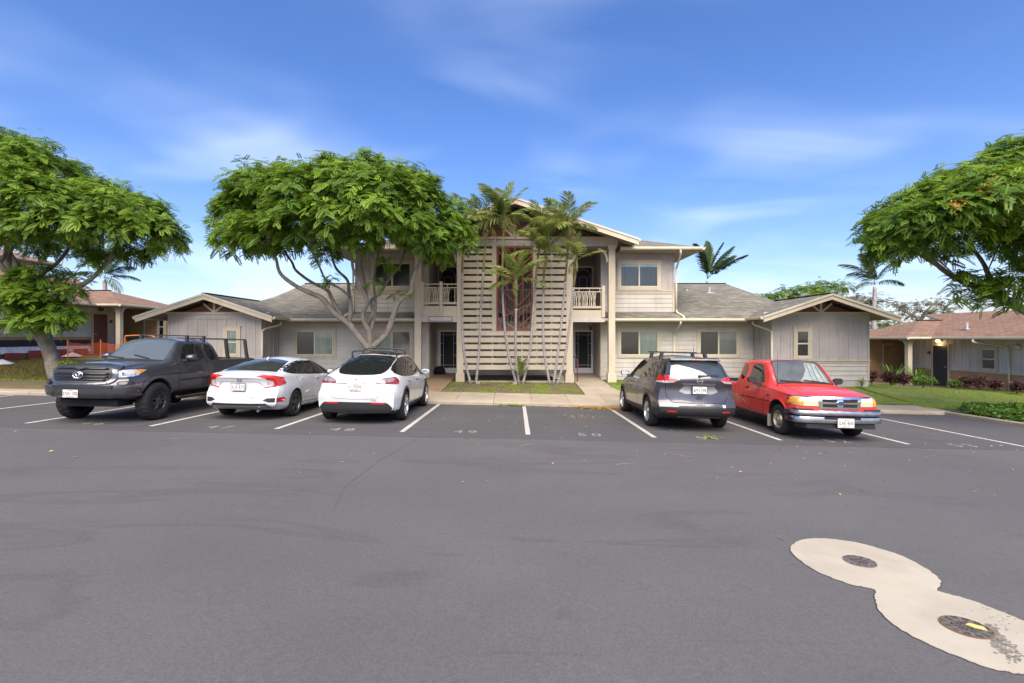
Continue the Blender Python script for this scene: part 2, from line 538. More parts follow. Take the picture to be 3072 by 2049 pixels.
def soil(name, stops, scale=3.0, rough=.95):
    m, nt, b = nodes(name)
    a = nz(nt, scale, 6, .68); d = nz(nt, scale * 9, 4, .7)
    c = ramp(nt, a, stops)
    c = mixc(nt, .5, c, mixc(nt, 1.0, c, ramp(nt, d, [(.3, (.5, .5, .5)), (.7, (1.5, 1.5, 1.5))]), 'MULTIPLY'))
    nt.links.new(c, b.inputs['Base Color']); b.inputs['Roughness'].default_value = rough
    bump(nt, b, d, .6, .02)
    return m
M_soil = soil('ground_soil', [(.3, (.085, .055, .032)), (.5, (.11, .085, .04)), (.7, (.085, .10, .03))], 1.6)

def leaf(name, lo, hi, trans=.35, rough=.5, tipcol=None):
    m, nt, b = nodes(name)
    at_ = nt.nodes.new('ShaderNodeAttribute'); at_.attribute_name = 'tint'
    stops = [(0, lo), (1, hi)] if tipcol is None else [(0, lo), (.85, hi), (1, tipcol)]
    c = ramp(nt, at_.outputs['Fac'], stops)
    nt.links.new(c, b.inputs['Base Color']); b.inputs['Roughness'].default_value = rough
    b.inputs['Specular IOR Level'].default_value = .35
    t = nt.nodes.new('ShaderNodeBsdfTranslucent')
    h = nt.nodes.new('ShaderNodeHueSaturation'); h.inputs['Value'].default_value = 1.25; h.inputs['Hue'].default_value = .485
    nt.links.new(c, h.inputs['Color']); nt.links.new(h.outputs[0], t.inputs[0])
    mx = nt.nodes.new('ShaderNodeMixShader'); mx.inputs[0].default_value = trans
    nt.links.new(b.outputs[0], mx.inputs[1]); nt.links.new(t.outputs[0], mx.inputs[2])
    nt.links.new(mx.outputs[0], nt.nodes['Material Output'].inputs[0])
    return m
M_leaf = leaf('leaf_green', (.058, .132, .012), (.255, .395, .038), .44)
M_leaf2 = leaf('leaf_far_green', (.06, .12, .012), (.20, .30, .035))
M_leaf3 = leaf('leaf_far_olive', (.07, .08, .03), (.17, .15, .06))
M_palm = leaf('palm_leaf', (.09, .135, .026), (.27, .33, .085), .40, .42, (.50, .46, .22))
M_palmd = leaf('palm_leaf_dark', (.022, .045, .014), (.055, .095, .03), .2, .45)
M_grass = leaf('grass_blade', (.12, .185, .018), (.32, .42, .05), .34, .6)
M_grassbr = leaf('grass_dry', (.12, .085, .03), (.20, .19, .05), .25, .7)
M_cover = leaf('cover_leaf', (.045, .11, .012), (.14, .25, .03), .3)
M_ti = leaf('ti_leaf', (.035, .010, .014), (.09, .028, .03), .2)
M_flower = plain('flower_orange', (.45, .09, .02), .6)
M_dead = leaf('dead_leaf', (.30, .14, .04), (.52, .36, .10), .2, .8)

def bark(name, a, b_, sc=7):
    m, nt, b = nodes(name)
    f = nz(nt, sc, 6, .65, stretch=(1, 1, .5)); r_ = nz(nt, sc * 5, 4, .6)
    c = ramp(nt, f, [(.3, a), (.7, b_)])
    nt.links.new(mixc(nt, ramp(nt, r_, [(.5, (0, 0, 0)), (.75, (.5,) * 3)]), c, tuple(x * .55 for x in a)), b.inputs['Base Color'])
    b.inputs['Roughness'].default_value = .9
    bump(nt, b, f, .6, .02)
    return m
M_bark = bark('bark_grey', (.125, .105, .082), (.27, .235, .19))
M_ptrunk = bark('palm_trunk_grey', (.22, .20, .18), (.42, .39, .36), 14)
M_pshaft = plain('palm_crownshaft', (.14, .17, .05), .45, noise=.25, scale=8)
# ================================================================== terrain, parking lot, walks
SX, SY = .0215, .02
KERB_Y = 15.67
LOT_X1 = 13.3
def lot(x, y): return -SX * x - SY * y
GX = np.array([-400, -60, -40, -22, -12, -4, 4, 12, 14, 18, 22, 40, 60, 400.])
GY = np.array([KERB_Y, 17.5, 20, 24, 30, 45, 90, 1500.])
_k = np.array([-SX * np.clip(x, -40, 40) - SY * KERB_Y + .105 for x in GX])
GZ = np.array([
    _k,
    _k + np.array([.3, .3, .26, .22, .12, .085, .085, .09, .09, .09, .08, .1, .1, .1]),
    [1.3, 1.3, 1.1, .75, .30, .03, -.03, -.12, -.16, -.34, -.52, -.8, -1, -1],
    [1.5, 1.5, 1.3, .95, .45, .14, .13, -.02, -.15, -.50, -.65, -.9, -1.2, -1.2],
    [1.5, 1.5, 1.4, .97, .5, .14, .13, -.05, -.2, -.55, -.68, -.9, -1.2, -1.2],
    [1.0, 1.0, 1.0, .6, .3, .0, .0, -.3, -.5, -.9, -1.0, -1.4, -1.6, -1.6],
    [-2.] * 14, [-40.] * 14])
def ground(x, y):
    if y <= KERB_Y:
        if x > LOT_X1:
            return lot(min(x, 40), max(y, -30)) + .105 + min((x - LOT_X1) * .06, .35)
        return lot(max(x, -40), max(y, -30))
    x = min(max(x, GX[0]), GX[-1] - 1e-3); y = min(y, GY[-1] - 1e-3)
    i = int(np.searchsorted(GX, x, 'right') - 1); j = int(np.searchsorted(GY, y, 'right') - 1)
    u = (x - GX[i]) / (GX[i+1] - GX[i]); v = (y - GY[j]) / (GY[j+1] - GY[j])
    return float((GZ[j, i] * (1-u) + GZ[j, i+1] * u) * (1-v) + (GZ[j+1, i] * (1-u) + GZ[j+1, i+1] * u) * v)

# one sheet to the horizon, under everything else
gxs = sorted(set(list(np.linspace(-60, 60, 81)) + [-1200, -400, -200, -100, 100, 200, 400, 1200] + [float(x) for x in GX if abs(x) < 390] + [LOT_X1, LOT_X1 + .02]))
gys = sorted(set([-300, -60, -30, -12, 0, 8, 12, KERB_Y, KERB_Y + .02, 60, 90, 200, 500, 1499] + list(np.linspace(16.2, 45, 40)) + [float(y) for y in GY[1:6]]))
V, Fc = [], []
for y in gys:
    for x in gxs:
        z = ground(x, y) - (.05 if (y <= KERB_Y + .01 and x <= LOT_X1 + .01) else .02)
        if y <= KERB_Y + .03 and x < LOT_X1 + .03: z = lot(max(min(x, 40), -40), max(y, -30)) - .06
        V.append((x, y, z))
nx = len(gxs)
for j in range(len(gys) - 1):
    for i in range(nx - 1):
        Fc.append((j*nx+i, j*nx+i+1, (j+1)*nx+i+1, (j+1)*nx+i))
g = link('ground', mesh_from('ground', V, Fc, M_soil, True))
tag(g, 'brown and green earth around the buildings', 'ground', kind='structure')

def slab_poly(name, pts, zf, mat, thick=.08, parent=None, dz=0.0, sub=1):
    """horizontal polygon (list of (x,y)) laid on height function zf"""
    n = len(pts)
    v = [(x, y, zf(x, y) + dz) for x, y in pts] + [(x, y, zf(x, y) + dz - thick) for x, y in pts]
    f = [tuple(range(n)), tuple(range(2*n-1, n-1, -1))] + [(i, n+i, n+(i+1) % n, (i+1) % n) for i in range(n)]
    me = mesh_from(name, v, f, mat)
    bm = bmesh.new(); bm.from_mesh(me); bmesh.ops.recalc_face_normals(bm, faces=bm.faces); bm.to_mesh(me); bm.free()
    return link(name, me, parent)

lot_o = slab_poly('parking_lot', [(-40, -30), (LOT_X1, -30), (LOT_X1, KERB_Y), (-40, KERB_Y)], lot, M_asph, .05)
tag(lot_o, 'dark grey asphalt parking lot', 'parking lot', kind='structure')
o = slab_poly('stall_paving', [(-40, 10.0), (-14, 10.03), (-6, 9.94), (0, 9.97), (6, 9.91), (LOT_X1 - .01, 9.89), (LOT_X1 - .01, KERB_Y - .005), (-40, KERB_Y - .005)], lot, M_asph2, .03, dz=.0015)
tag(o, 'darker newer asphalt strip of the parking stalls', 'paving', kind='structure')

# --- kerb with walk, slab by slab
WALK_Y1 = 17.5
def walk_z(x, y):
    x = max(min(x, 40), -40)
    return -SX * x - SY * KERB_Y + .105 + .043 * (y - KERB_Y)
sw = empty('sidewalk', (0, KERB_Y, -.25)); tag(sw, 'pale concrete sidewalk along the parking stalls', 'sidewalk', kind='structure')
j0 = -.57 - 1.19 * 20
k = 0
x = j0
while x < LOT_X1 - .01:
    x2 = min(x + 1.19, LOT_X1)
    gap = .006
    for nm, y0, y1, mat in (('kerb', KERB_Y, KERB_Y + .36, M_kerb), ('slab', KERB_Y + .366, WALK_Y1 if x < 7.6 else 16.75, M_conc)):
        if nm == 'kerb' and k % 4: continue
        xa, xb = x + gap, x2 - gap
        if nm == 'kerb': xb = min(x + 4.76, LOT_X1) - gap
        prof = [(y0, -.2), (y0, -.028), (y0 + .007, -.010), (y0 + .024, .0), (y1, .0), (y1, -.2)] if nm == 'kerb' else [(y0, -.12), (y0, -.003), (y0 + .004, 0), (y1, 0), (y1, -.12)]
        n = len(prof)
        v = [(xx, py, walk_z(xx, py) + pz) for xx in (xa, xb) for py, pz in prof]
        f = [tuple(range(n)), tuple(range(2*n-1, n-1, -1))] + [(i, (i+1) % n, n+(i+1) % n, n+i) for i in range(n)]
        link(nm, mesh_from(nm, v, f, mat), sw)
    x = x2; k += 1
# side kerb at the right end of the lot
sk = empty('side_kerb', (LOT_X1, 10, -.5)); tag(sk, 'concrete kerb turning along the planted island', 'kerb', kind='structure')
for i in range(7):
    ya, yb = KERB_Y - i * 3.2, KERB_Y - (i + 1) * 3.2
    prof = [(LOT_X1, -.2), (LOT_X1, .08), (LOT_X1 + .012, .098), (LOT_X1 + .03, .105), (LOT_X1 + .17, .105), (LOT_X1 + .17, -.2)]
    n = len(prof)
    v = [(px, yy, lot(px, yy) + pz) for yy in (ya - .005, yb + .005) for px, pz in prof]
    f = [tuple(range(n)), tuple(range(2*n-1, n-1, -1))] + [(a, (a+1) % n, n+(a+1) % n, n+a) for a in range(n)]
    link('kerb', mesh_from('kerb', v, f, M_kerb), sk)
# corner walk where the kerbs meet, right of the lot
slab = slab_poly('corner_walk', [(LOT_X1 + .01, KERB_Y + .02), (LOT_X1 + .5, KERB_Y + .02), (LOT_X1 + .7, 16.3), (LOT_X1 + .4, 17.2), (LOT_X1 + .01, 17.45)], walk_z, M_conc, .1)
tag(slab, 'short concrete corner at the end of the sidewalk', 'walk', kind='structure')

# lawn sheets under the grass blades
M_lawn = soil('lawn_base', [(.3, (.085, .105, .02)), (.5, (.13, .175, .026)), (.72, (.15, .135, .045))], 1.1)
def lawn_sheet(x0, x1, y0, y1, lab, dz=.012):
    nx_, ny_ = max(2, int((x1-x0)*2)), max(2, int((y1-y0)*2)); v = []; f = []
    for j in range(ny_+1):
        for i in range(nx_+1):
            x, y = x0 + (x1-x0)*i/nx_, y0 + (y1-y0)*j/ny_; v.append((x, y, ground(x, y) + dz))
    for j in range(ny_):
        for i in range(nx_): f.append((j*(nx_+1)+i, j*(nx_+1)+i+1, (j+1)*(nx_+1)+i+1, (j+1)*(nx_+1)+i))
    o = link('lawn', mesh_from('lawn', v, f, M_lawn, True)); tag(o, lab, 'lawn', kind='structure')
lawn_sheet(3.75, 13.25, 17.51, 19.6, 'green lawn strip before the right wing')
lawn_sheet(8.0, 13.25, 16.76, 17.5, 'narrow grass verge behind the kerb at the right')
lawn_sheet(13.5, 20.3, 16.6, 21.5, 'green lawn before the brown house')
# --- entry walks
def entry_z(x, y): return ground(x, y) + .03
for nm, x0, x1, mat, lab in (('entry_walk', -3.72, -2.42, M_walkbr, 'brown stained concrete entry walk behind the white crossover'),
                            ('entry_walk', 2.5, 3.7, M_conc, 'pale concrete entry walk beside the grey crossover')):
    ew = empty(nm, (x0, WALK_Y1, -.1)); tag(ew, lab, 'walk', kind='structure')
    ys = [WALK_Y1 + .006, 19.0, 20.6, 22.1, 23.55]
    for a, b in zip(ys[:-1], ys[1:]):
        fl = .35 if (a < 18 and x0 > 0) else (.5 if a < 18 else 0)
        pts = [(x0 - (0 if x0 < 0 else .0), a), (x1 + fl * (1 if x0 > 0 else 0), a), (x1, b - .008), (x0, b - .008)]
        slab_poly('slab', pts, entry_z, mat, .1, ew)

# --- painted stall lines and numbers
def flat_strip(name, x0, y0, x1, y1, w, label, dz=.004):
    d = Vector((x1 - x0, y1 - y0)).normalized(); n = Vector((-d.y, d.x)) * w / 2
    m = 14; v = []; f = []
    for i in range(m + 1):
        t = i / m; px, py = x0 + (x1 - x0) * t, y0 + (y1 - y0) * t
        jw = 1 + random.uniform(-.05, .05)
        for s in (1, -1):
            qx, qy = px + n.x * s * jw, py + n.y * s * jw
            v.append((qx, qy, lot(qx, qy) + dz))
    for i in range(m): f.append((2*i, 2*i+1, 2*i+3, 2*i+2))
    o = link(name, mesh_from(name, v, f, M_line)); return tag(o, label, 'parking line', kind='structure')
stripes = [(-15.27, 10.55), (-12.67, 10.55), (-10.07, 10.56), (-7.47, 10.53), (-4.87, 10.53), (-2.27, 10.49), (.33, 10.5), (2.93, 10.47), (5.52, 10.47), (8.03, 10.32), (10.38, 9.6)]
names = ['far left stall line beyond the dark pickup', 'stall line left of the stall beside the dark pickup', 'stall line under the dark pickup front', 'stall line between dark pickup and white sedan',
         'stall line between white sedan and white crossover', 'stall line right of the white crossover', 'stall line between the two empty stalls 49 and 50', 'stall line left of the grey crossover',
         'stall line between grey crossover and red pickup', 'stall line right of the red pickup', 'rightmost stall line near the planted island']
for (sx_, sy_), nm in zip(stripes, names):
    flat_strip('parking_line', sx_, sy_, sx_ + .04, 15.6 if sx_ < 9 else 14.5, .10, 'worn white ' + nm)

M_num = worn_paint(); M_num.name = 'number_paint_faded'
for n_ in M_num.node_tree.nodes:
    if n_.type == 'VALTORGB' and len(n_.color_ramp.elements) == 3:
        for e_, q in zip(n_.color_ramp.elements, ((.11, .108, .106), (.26, .25, .235), (.40, .385, .36))): e_.color = (*q, 1)
        n_.color_ramp.elements[0].position = .40; n_.color_ramp.elements[1].position = .52
# asphalt seams and hairline cracks
def seam(pts, w, label):
    P = []
    for a, b in zip(pts[:-1], pts[1:]):
        n = max(2, int(math.hypot(b[0]-a[0], b[1]-a[1]) / .12))
        for i in range(n): P.append((a[0] + (b[0]-a[0])*i/n + random.gauss(0, .008), a[1] + (b[1]-a[1])*i/n + random.gauss(0, .008)))
    P.append(pts[-1]); v = []; f = []
    for i, p in enumerate(P):
        a, b = P[max(i-1, 0)], P[min(i+1, len(P)-1)]; t = Vector((b[0]-a[0], b[1]-a[1])).normalized(); ww = w * random.uniform(.5, 1.3) / 2
        for s_ in (1, -1):
            q = (p[0] - t.y*s_*ww, p[1] + t.x*s_*ww); v.append((q[0], q[1], lot(*q) + .003))
    for i in range(len(P)-1): f.append((2*i, 2*i+1, 2*i+3, 2*i+2))
    o = link('asphalt_seam', mesh_from('asphalt_seam', v, f, M_seam)); tag(o, label, 'seam', kind='structure')
M_seam = plain('seam_dark', (.076, .075, .077), .85, noise=.3)
seam([(-1.75, 10.2), (-1.9, 9.0), (-2.05, 7.8), (-2.1, 6.4), (-1.9, 5.4)], .012, 'thin crack running towards the camera')
seam([(-14, 10.05), (-6, 9.95), (0, 9.98), (6, 9.92), (13, 9.9)], .014, 'paving seam across the lot below the stall numbers')
def text_mesh(s, size, mat, extrude=0.0, spacing=1.0, align='CENTER', xs=1.0):
    cu = bpy.data.curves.new('text', 'FONT'); cu.body = s; cu.size = size; cu.extrude = extrude
    cu.space_character = spacing; cu.align_x = align; cu.align_y = 'CENTER'; cu.resolution_u = 3
    o = bpy.data.objects.new('text', cu); COL.objects.link(o)
    dg = bpy.context.evaluated_depsgraph_get()
    me = bpy.data.meshes.new_from_object(o.evaluated_get(dg))
    bpy.data.objects.remove(o); bpy.data.curves.remove(cu)
    me.materials.clear(); me.materials.append(mat)
    if xs != 1.0:
        for v in me.vertices: v.co.x *= xs
    return me

for num, px, py in (('46', 280, 1271), ('47', 658, 1282), ('48', 1028, 1289), ('49', 1396, 1296), ('50', 1768, 1305), ('51', 2125, 1315), ('52', 2510, 1324), ('53', 2890, 1337)):
    Yn = CAM_H * F_PX / (py - (CY + F_PX * SY) - SX * (px - CX)); Xn = (px - CX) / F_PX * Yn
    me = text_mesh(num, .46, M_num, 0, 1.35, xs=.95)
    for v in me.vertices:
        X, Y = Xn + v.co.x, Yn + v.co.y
        v.co = (X, Y, lot(X, Y) + .004)
    o = link('parking_number', me); tag(o, 'white painted stall number ' + num + ' on the asphalt', 'stall number', kind='structure')

# --- concrete collar with two manhole covers
def gp(px, py):
    Y = CAM_H * F_PX / (py - (CY + F_PX * SY) - SX * (px - CX))
    return ((px - CX) / F_PX * Y, Y)
raw = [(130, 200), (180, 150), (300, 120), (450, 115), (600, 130), (800, 165), (1000, 220), (1200, 285), (1400, 390), (1500, 460), (1555, 520), (1550, 570), (1525, 610),
       (1650, 650), (1800, 690), (2000, 760), (2200, 840), (2351, 905), (2480, 985), (2580, 1080), (2640, 1200), (2620, 1320), (2540, 1400), (2430, 1425),
       (2351, 1412), (2200, 1385), (2000, 1340), (1700, 1230), (1400, 1100), (1150, 960), (1000, 830), (940, 720), (933, 670), (940, 610), (850, 580), (700, 550), (500, 480), (350, 410), (230, 330), (150, 260)]
pts = [gp(2330 + a / 3.168, 1580 + b / 3.168) for a, b in raw]
pts = [(p[0], p[1]) for p in catmull(pts + [pts[0]], 5)][:-1]
pts = [(p[0] + random.uniform(-.006, .006), p[1] + random.uniform(-.006, .006)) for p in pts]
o = slab_poly('concrete_collar', pts[::-1], lot, M_collar, .03, dz=.006)
tag(o, 'pale concrete patch of two joined discs in the asphalt', 'concrete patch', kind='structure')
# dark joint round the collar
cxm, cym = sum(p[0] for p in pts) / len(pts), sum(p[1] for p in pts) / len(pts)
def ring_out(d):
    out = []
    for i, p in enumerate(pts):
        a, b = pts[i-1], pts[(i+1) % len(pts)]
        t = Vector((b[0]-a[0], b[1]-a[1])).normalized(); out.append((p[0] + t.y * -d, p[1] + t.x * d))
    return out
M_stain = plain('old_stain', (.15, .140, .115), .85, noise=.25, scale=30)
M_tar = plain('joint_tar', (.035, .034, .035), .8)
o1 = ring_out(.007)
o = slab_poly('collar_joint', o1[::-1], lot, M_tar, .012, dz=.003); tag(o, 'dark joint round the concrete patch', 'joint', kind='structure')

M_cast = plain('cast_iron', (.15, .13, .115), .65, .25, noise=.2, scale=25)
M_castd = plain('cast_iron_gap', (.055, .048, .043), .8, noise=.2)
M_rust = plain('rust_edge', (.13, .075, .045), .8, noise=.3)
M_yel = plain('paint_yellow', (.62, .46, .14), .6, noise=.12, scale=15)
def manhole(px, py, r, lab, yellow):
    X, Y = gp(px, py); zl = lot(X, Y)
    e = empty('manhole_cover', (X, Y, zl)); tag(e, lab, 'manhole cover', 'manhole covers in the concrete patch')
    def tz(o):
        o.rotation_euler = Vector((0, 0, 1)).rotation_difference(Vector((SX, SY, 1))).to_euler(); return o
    mb = MB(); seg = 40
    def ringgeo(r0, r1, z0, z1):
        n = len(mb.v)
        for rr, zz in ((r0, z1), (r1, z1), (r1, z0)):
            for k in range(seg):
                a = 2*math.pi*k/seg; mb.v.append((rr*math.cos(a), rr*math.sin(a), zz))
        for k in range(seg):
            j = (k+1) % seg
            mb.f.append((n+k, n+j, n+seg+j, n+seg+k)); mb.f.append((n+seg+k, n+seg+j, n+2*seg+j, n+2*seg+k))
    ringgeo(r * .93, r, 0, .013)
    def put(o):
        o.location = (0, 0, 0); tz(o); return o
    put(mb.build('rim', M_cast if not yellow else M_rust, e))
    mb = MB(); mb.disc((0, 0, .002), r * .925, 'z', 40, .0065); put(mb.build('plate', M_castd, e))
    # raised web: irregular cells
    mb = MB(); rr = random.Random(5 if yellow else 9)
    cells = [(0, 0)] + [(r * .42 * math.cos(a), r * .42 * math.sin(a)) for a in (0.3, 1.35, 2.5, 3.5, 4.6, 5.6)]
    hexa = 6
    for (cx_, cy_) in cells:
        m = [(cx_ + r*.24*math.cos(k*math.pi/3 + .2 + rr.uniform(-.15, .15)), cy_ + r*.24*math.sin(k*math.pi/3 + .2)) for k in range(6)]
        for k in range(6):
            a, b = m[k], m[(k+1) % 6]
            mb.bar((a[0], a[1], .010), (b[0], b[1], .010), .022, .006, up=(0, 0, 1))
    for k in range(12):
        a = k * math.pi / 6 + .1
        mb.bar((r*.66*math.cos(a), r*.66*math.sin(a), .010), (r*.92*math.cos(a), r*.92*math.sin(a), .010), .022, .006, up=(0, 0, 1))
    put(mb.build('web', M_cast, e))
    if yellow:
        mb = MB(); mb.prism([(.12*r, .18*r), (.42*r, .30*r), (.80*r, -.05*r), (.70*r, -.35*r), (.30*r, -.15*r)], 'z', .0138, .0150)
        put(mb.build('yellow_mark', M_yel, e))
    mb = MB(); mb.tube([(0, 0, 0)] * 0 or [(-r*.5, r*.2, .012), (-r*.44, r*.2, .012)], .012, 6); put(mb.build('pick_hole', M_castd, e))
manhole(2579, 1687, .125, 'smaller grey iron manhole cover in the farther concrete disc', False)
manhole(2898, 1885, .140, 'rusty iron manhole cover with a yellow paint mark', True)
# dark oil and tar splash next to the yellow-marked cover
sp = []
rr = random.Random(3)
def blob(cx_, cy_, r, n=14):
    return [(cx_ + r*(.6+.7*rr.random())*math.cos(2*math.pi*k/n), cy_ + r*(.6+.7*rr.random())*math.sin(2*math.pi*k/n)) for k in range(n)]
mb = MB()
def zpoly(p, dz):
    n = len(mb.v); c = (sum(q[0] for q in p)/len(p), sum(q[1] for q in p)/len(p))
    mb.v.append((c[0], c[1], lot(*c) + dz)); mb.v += [(q[0], q[1], lot(*q) + dz) for q in p]
    for i in range(len(p)): mb.f.append((n, n+1+i, n+1+(i+1) % len(p)))
for i in range(260):
    t = rr.random() ** 1.2; px, py = 2950 + 105*t + rr.gauss(0, 9 + 8*t), 1885 + 95*t + rr.gauss(0, 8 + 6*t)
    zpoly(blob(*gp(px, py), rr.uniform(.003, .016) * (1.3 - .6*t)), .0070 + .00012 * (i % 8))
for i in range(60):
    px, py = 2990 + rr.gauss(0, 35), 1860 + rr.gauss(0, 22); zpoly(blob(*gp(px, py), rr.uniform(.002, .007)), .0072)
o = mb.build('tar_splash', M_stain); tag(o, 'dark tar splash on the concrete beside the yellow-marked cover', 'stain', kind='stuff')
# ================================================================== building helpers
BOARDS = {}
def board_mesh(mat):
    """lap board, 1 m long (x), 1 high (z, bottom proud), front at -y"""
    if mat.name not in BOARDS:
        prof = [(0, 0), (-.024, 0), (-.026, .02), (-.009, 1.0), (0, 1.0)]
        v = [(x, p[0], p[1]) for x in (-.5, .5) for p in prof]
        n = 5
        f = [tuple(range(n)), tuple(range(2*n-1, n-1, -1))] + [(i, (i+1) % n, n+(i+1) % n, n+i) for i in range(n)]
        me = mesh_from('board', v, f, mat)
        bm = bmesh.new(); bm.from_mesh(me); bmesh.ops.recalc_face_normals(bm, faces=bm.faces); bm.to_mesh(me); bm.free()
        BOARDS[mat.name] = me
    return BOARDS[mat.name]

def board(face, a, b, pos, z0, z1, mat, parent):
    """face: '-y' '+x' '-x'; a..b along the wall, pos = wall plane coordinate"""
    if b - a < .01: return
    rot = {'-y': 0, '+x': R(90), '-x': R(-90)}[face]
    c = (a + b) / 2
    loc = (c, pos, z0) if face == '-y' else (pos, c, z0)
    return link('board', board_mesh(mat), parent, loc, (0, 0, rot), (b - a, 1, z1 - z0))

def siding(face, a, b, pos, z0, z1, mat, parent, holes=(), exp=.187):
    z = z0
    while z < z1 - .02:
        zt = min(z + exp, z1)
        hs = sorted(h for h in holes if h[2] < zt - .005 and h[3] > z + .005)
        if not hs:
            board(face, a, b, pos, z, zt, mat, parent)
        else:
            cur = a
            for h in hs:
                board(face, cur, max(cur, h[0]), pos, z, zt, mat, parent)
                if h[2] > z + .03: board(face, max(cur, h[0]), min(b, h[1]), pos, z, h[2], mat, parent)
                if h[3] < zt - .03: board(face, max(cur, h[0]), min(b, h[1]), pos, h[3], zt, mat, parent)
                cur = min(b, h[1])
            board(face, cur, b, pos, z, zt, mat, parent)
        z = zt

def battens(face, a, b, pos, z0, z1, step, mat, parent, holes=(), start=None, w=.055):
    x = a + (step if start is None else start)
    while x < b - .03:
        segs = [(z0, z1)]
        for h in holes:
            if h[0] < x < h[1]:
                segs = [s for q in segs for s in ((q[0], min(q[1], h[2])), (max(q[0], h[3]), q[1])) if s[1] - s[0] > .03]
        for s0, s1 in segs:
            if face == '-y': box('batten', x - w/2, x + w/2, pos - .02, pos, s0, s1, mat, parent)
            elif face == '+x': box('batten', pos, pos + .02, x - w/2, x + w/2, s0, s1, mat, parent)
            else: box('batten', pos - .02, pos, x - w/2, x + w/2, s0, s1, mat, parent)
        x += step

def fbox(name, face, a0, a1, d0, d1, pos, z0, z1, mat, parent):
    """box on a wall: along a0..a1, d0..d1 = distance out of the wall plane"""
    if face == '-y': return box(name, a0, a1, pos - d1, pos - d0, z0, z1, mat, parent)
    if face == '+x': return box(name, pos + d0, pos + d1, a0, a1, z0, z1, mat, parent)
    return box(name, pos - d1, pos - d0, a0, a1, z0, z1, mat, parent)

CURT = {}
def curtain_mesh(mat):
    if mat.name not in CURT:
        n = 60; v = []; f = []
        for i in range(n + 1):
            x = i / n - .5
            y = .35 * math.sin(i * 1.05) + .15 * math.sin(i * 2.7)
            v += [(x, y, -.5), (x, y, .5)]
        for i in range(n): f.append((2*i, 2*i+2, 2*i+3, 2*i+1))
        CURT[mat.name] = mesh_from('curtain', v, f, mat, True)
    return CURT[mat.name]

def window(face, pos, o, gl, parent, split='v', panes=('dark', 'pale'), trim=M_beige, label=None):
    """o = outer trim rect (a0,a1,z0,z1); gl = glazed rect. Sliding ('v' split) or hung ('h')"""
    c = ((o[0]+o[1])/2, pos, (o[2]+o[3])/2) if face == '-y' else (pos, (o[0]+o[1])/2, (o[2]+o[3])/2)
    w = empty('window', c, parent)
    if label: w['label'] = label
    a0, a1, z0, z1 = gl
    fbox('frame', face, o[0], a0, -.02, .05, pos, o[2], o[3], trim, w)
    fbox('frame', face, a1, o[1], -.02, .05, pos, o[2], o[3], trim, w)
    fbox('frame', face, a0, a1, -.02, .0505, pos, z1, o[3], trim, w)
    fbox('sill', face, a0, a1, -.02, .058, pos, o[2], z0, trim, w)
    fbox('drip_cap', face, o[0] - .03, o[1] + .03, -.02, .075, pos, o[3], o[3] + .03, trim, w)
    t = .035
    # sash frame
    fbox('sash', face, a0, a1, .012, .038, pos, z0, z0 + t, M_vinyl, w); fbox('sash', face, a0, a1, .012, .038, pos, z1 - t, z1, M_vinyl, w)
    fbox('sash', face, a0, a0 + t, .012, .038, pos, z0 + t, z1 - t, M_vinyl, w); fbox('sash', face, a1 - t, a1, .012, .038, pos, z0 + t, z1 - t, M_vinyl, w)
    if split == 'v':
        m = (a0 + a1) / 2
        fbox('meeting_rail', face, m - .028, m + .028, .010, .042, pos, z0 + t, z1 - t, M_vinyl, w)
        rects = [(a0 + t, m - .028, z0 + t, z1 - t), (m + .028, a1 - t, z0 + t, z1 - t)]
    else:
        m = (z0 + z1) / 2
        fbox('meeting_rail', face, a0 + t, a1 - t, .010, .042, pos, m - .028, m + .028, M_vinyl, w)
        rects = [(a0 + t, a1 - t, m + .028, z1 - t), (a0 + t, a1 - t, z0 + t, m - .028)]
    for r_, pn in zip(rects, panes):
        pm = M_insect if pn in ('dark', 'green') else M_pane
        p = fbox('pane', face, r_[0], r_[1], .018, .024, pos, r_[2], r_[3], pm, w)
        cm = {'dark': M_curtk, 'green': M_curtk, 'pale': M_curt, 'grey': M_curtg, 'black': M_int, 'half': M_curtk}[pn]
        cc = ((r_[0]+r_[1])/2, pos - .004, (r_[2]+r_[3])/2) if face == '-y' else (pos + (.004 if face == '+x' else -.004), (r_[0]+r_[1])/2, (r_[2]+r_[3])/2)
        cu = link('curtain', curtain_mesh(cm), w, cc, (0, 0, {'-y': 0, '+x': R(90), '-x': R(-90)}[face]), (r_[1]-r_[0], .018, r_[3]-r_[2]))
        if pn == 'half':
            cc2 = Vector(cc); cc2.z = r_[3] - .06; cc2.y -= .008 if face == '-y' else 0
            link('blind', curtain_mesh(M_curt), w, cc2, cu.rotation_euler, (r_[1]-r_[0], .004, .12))
    return w

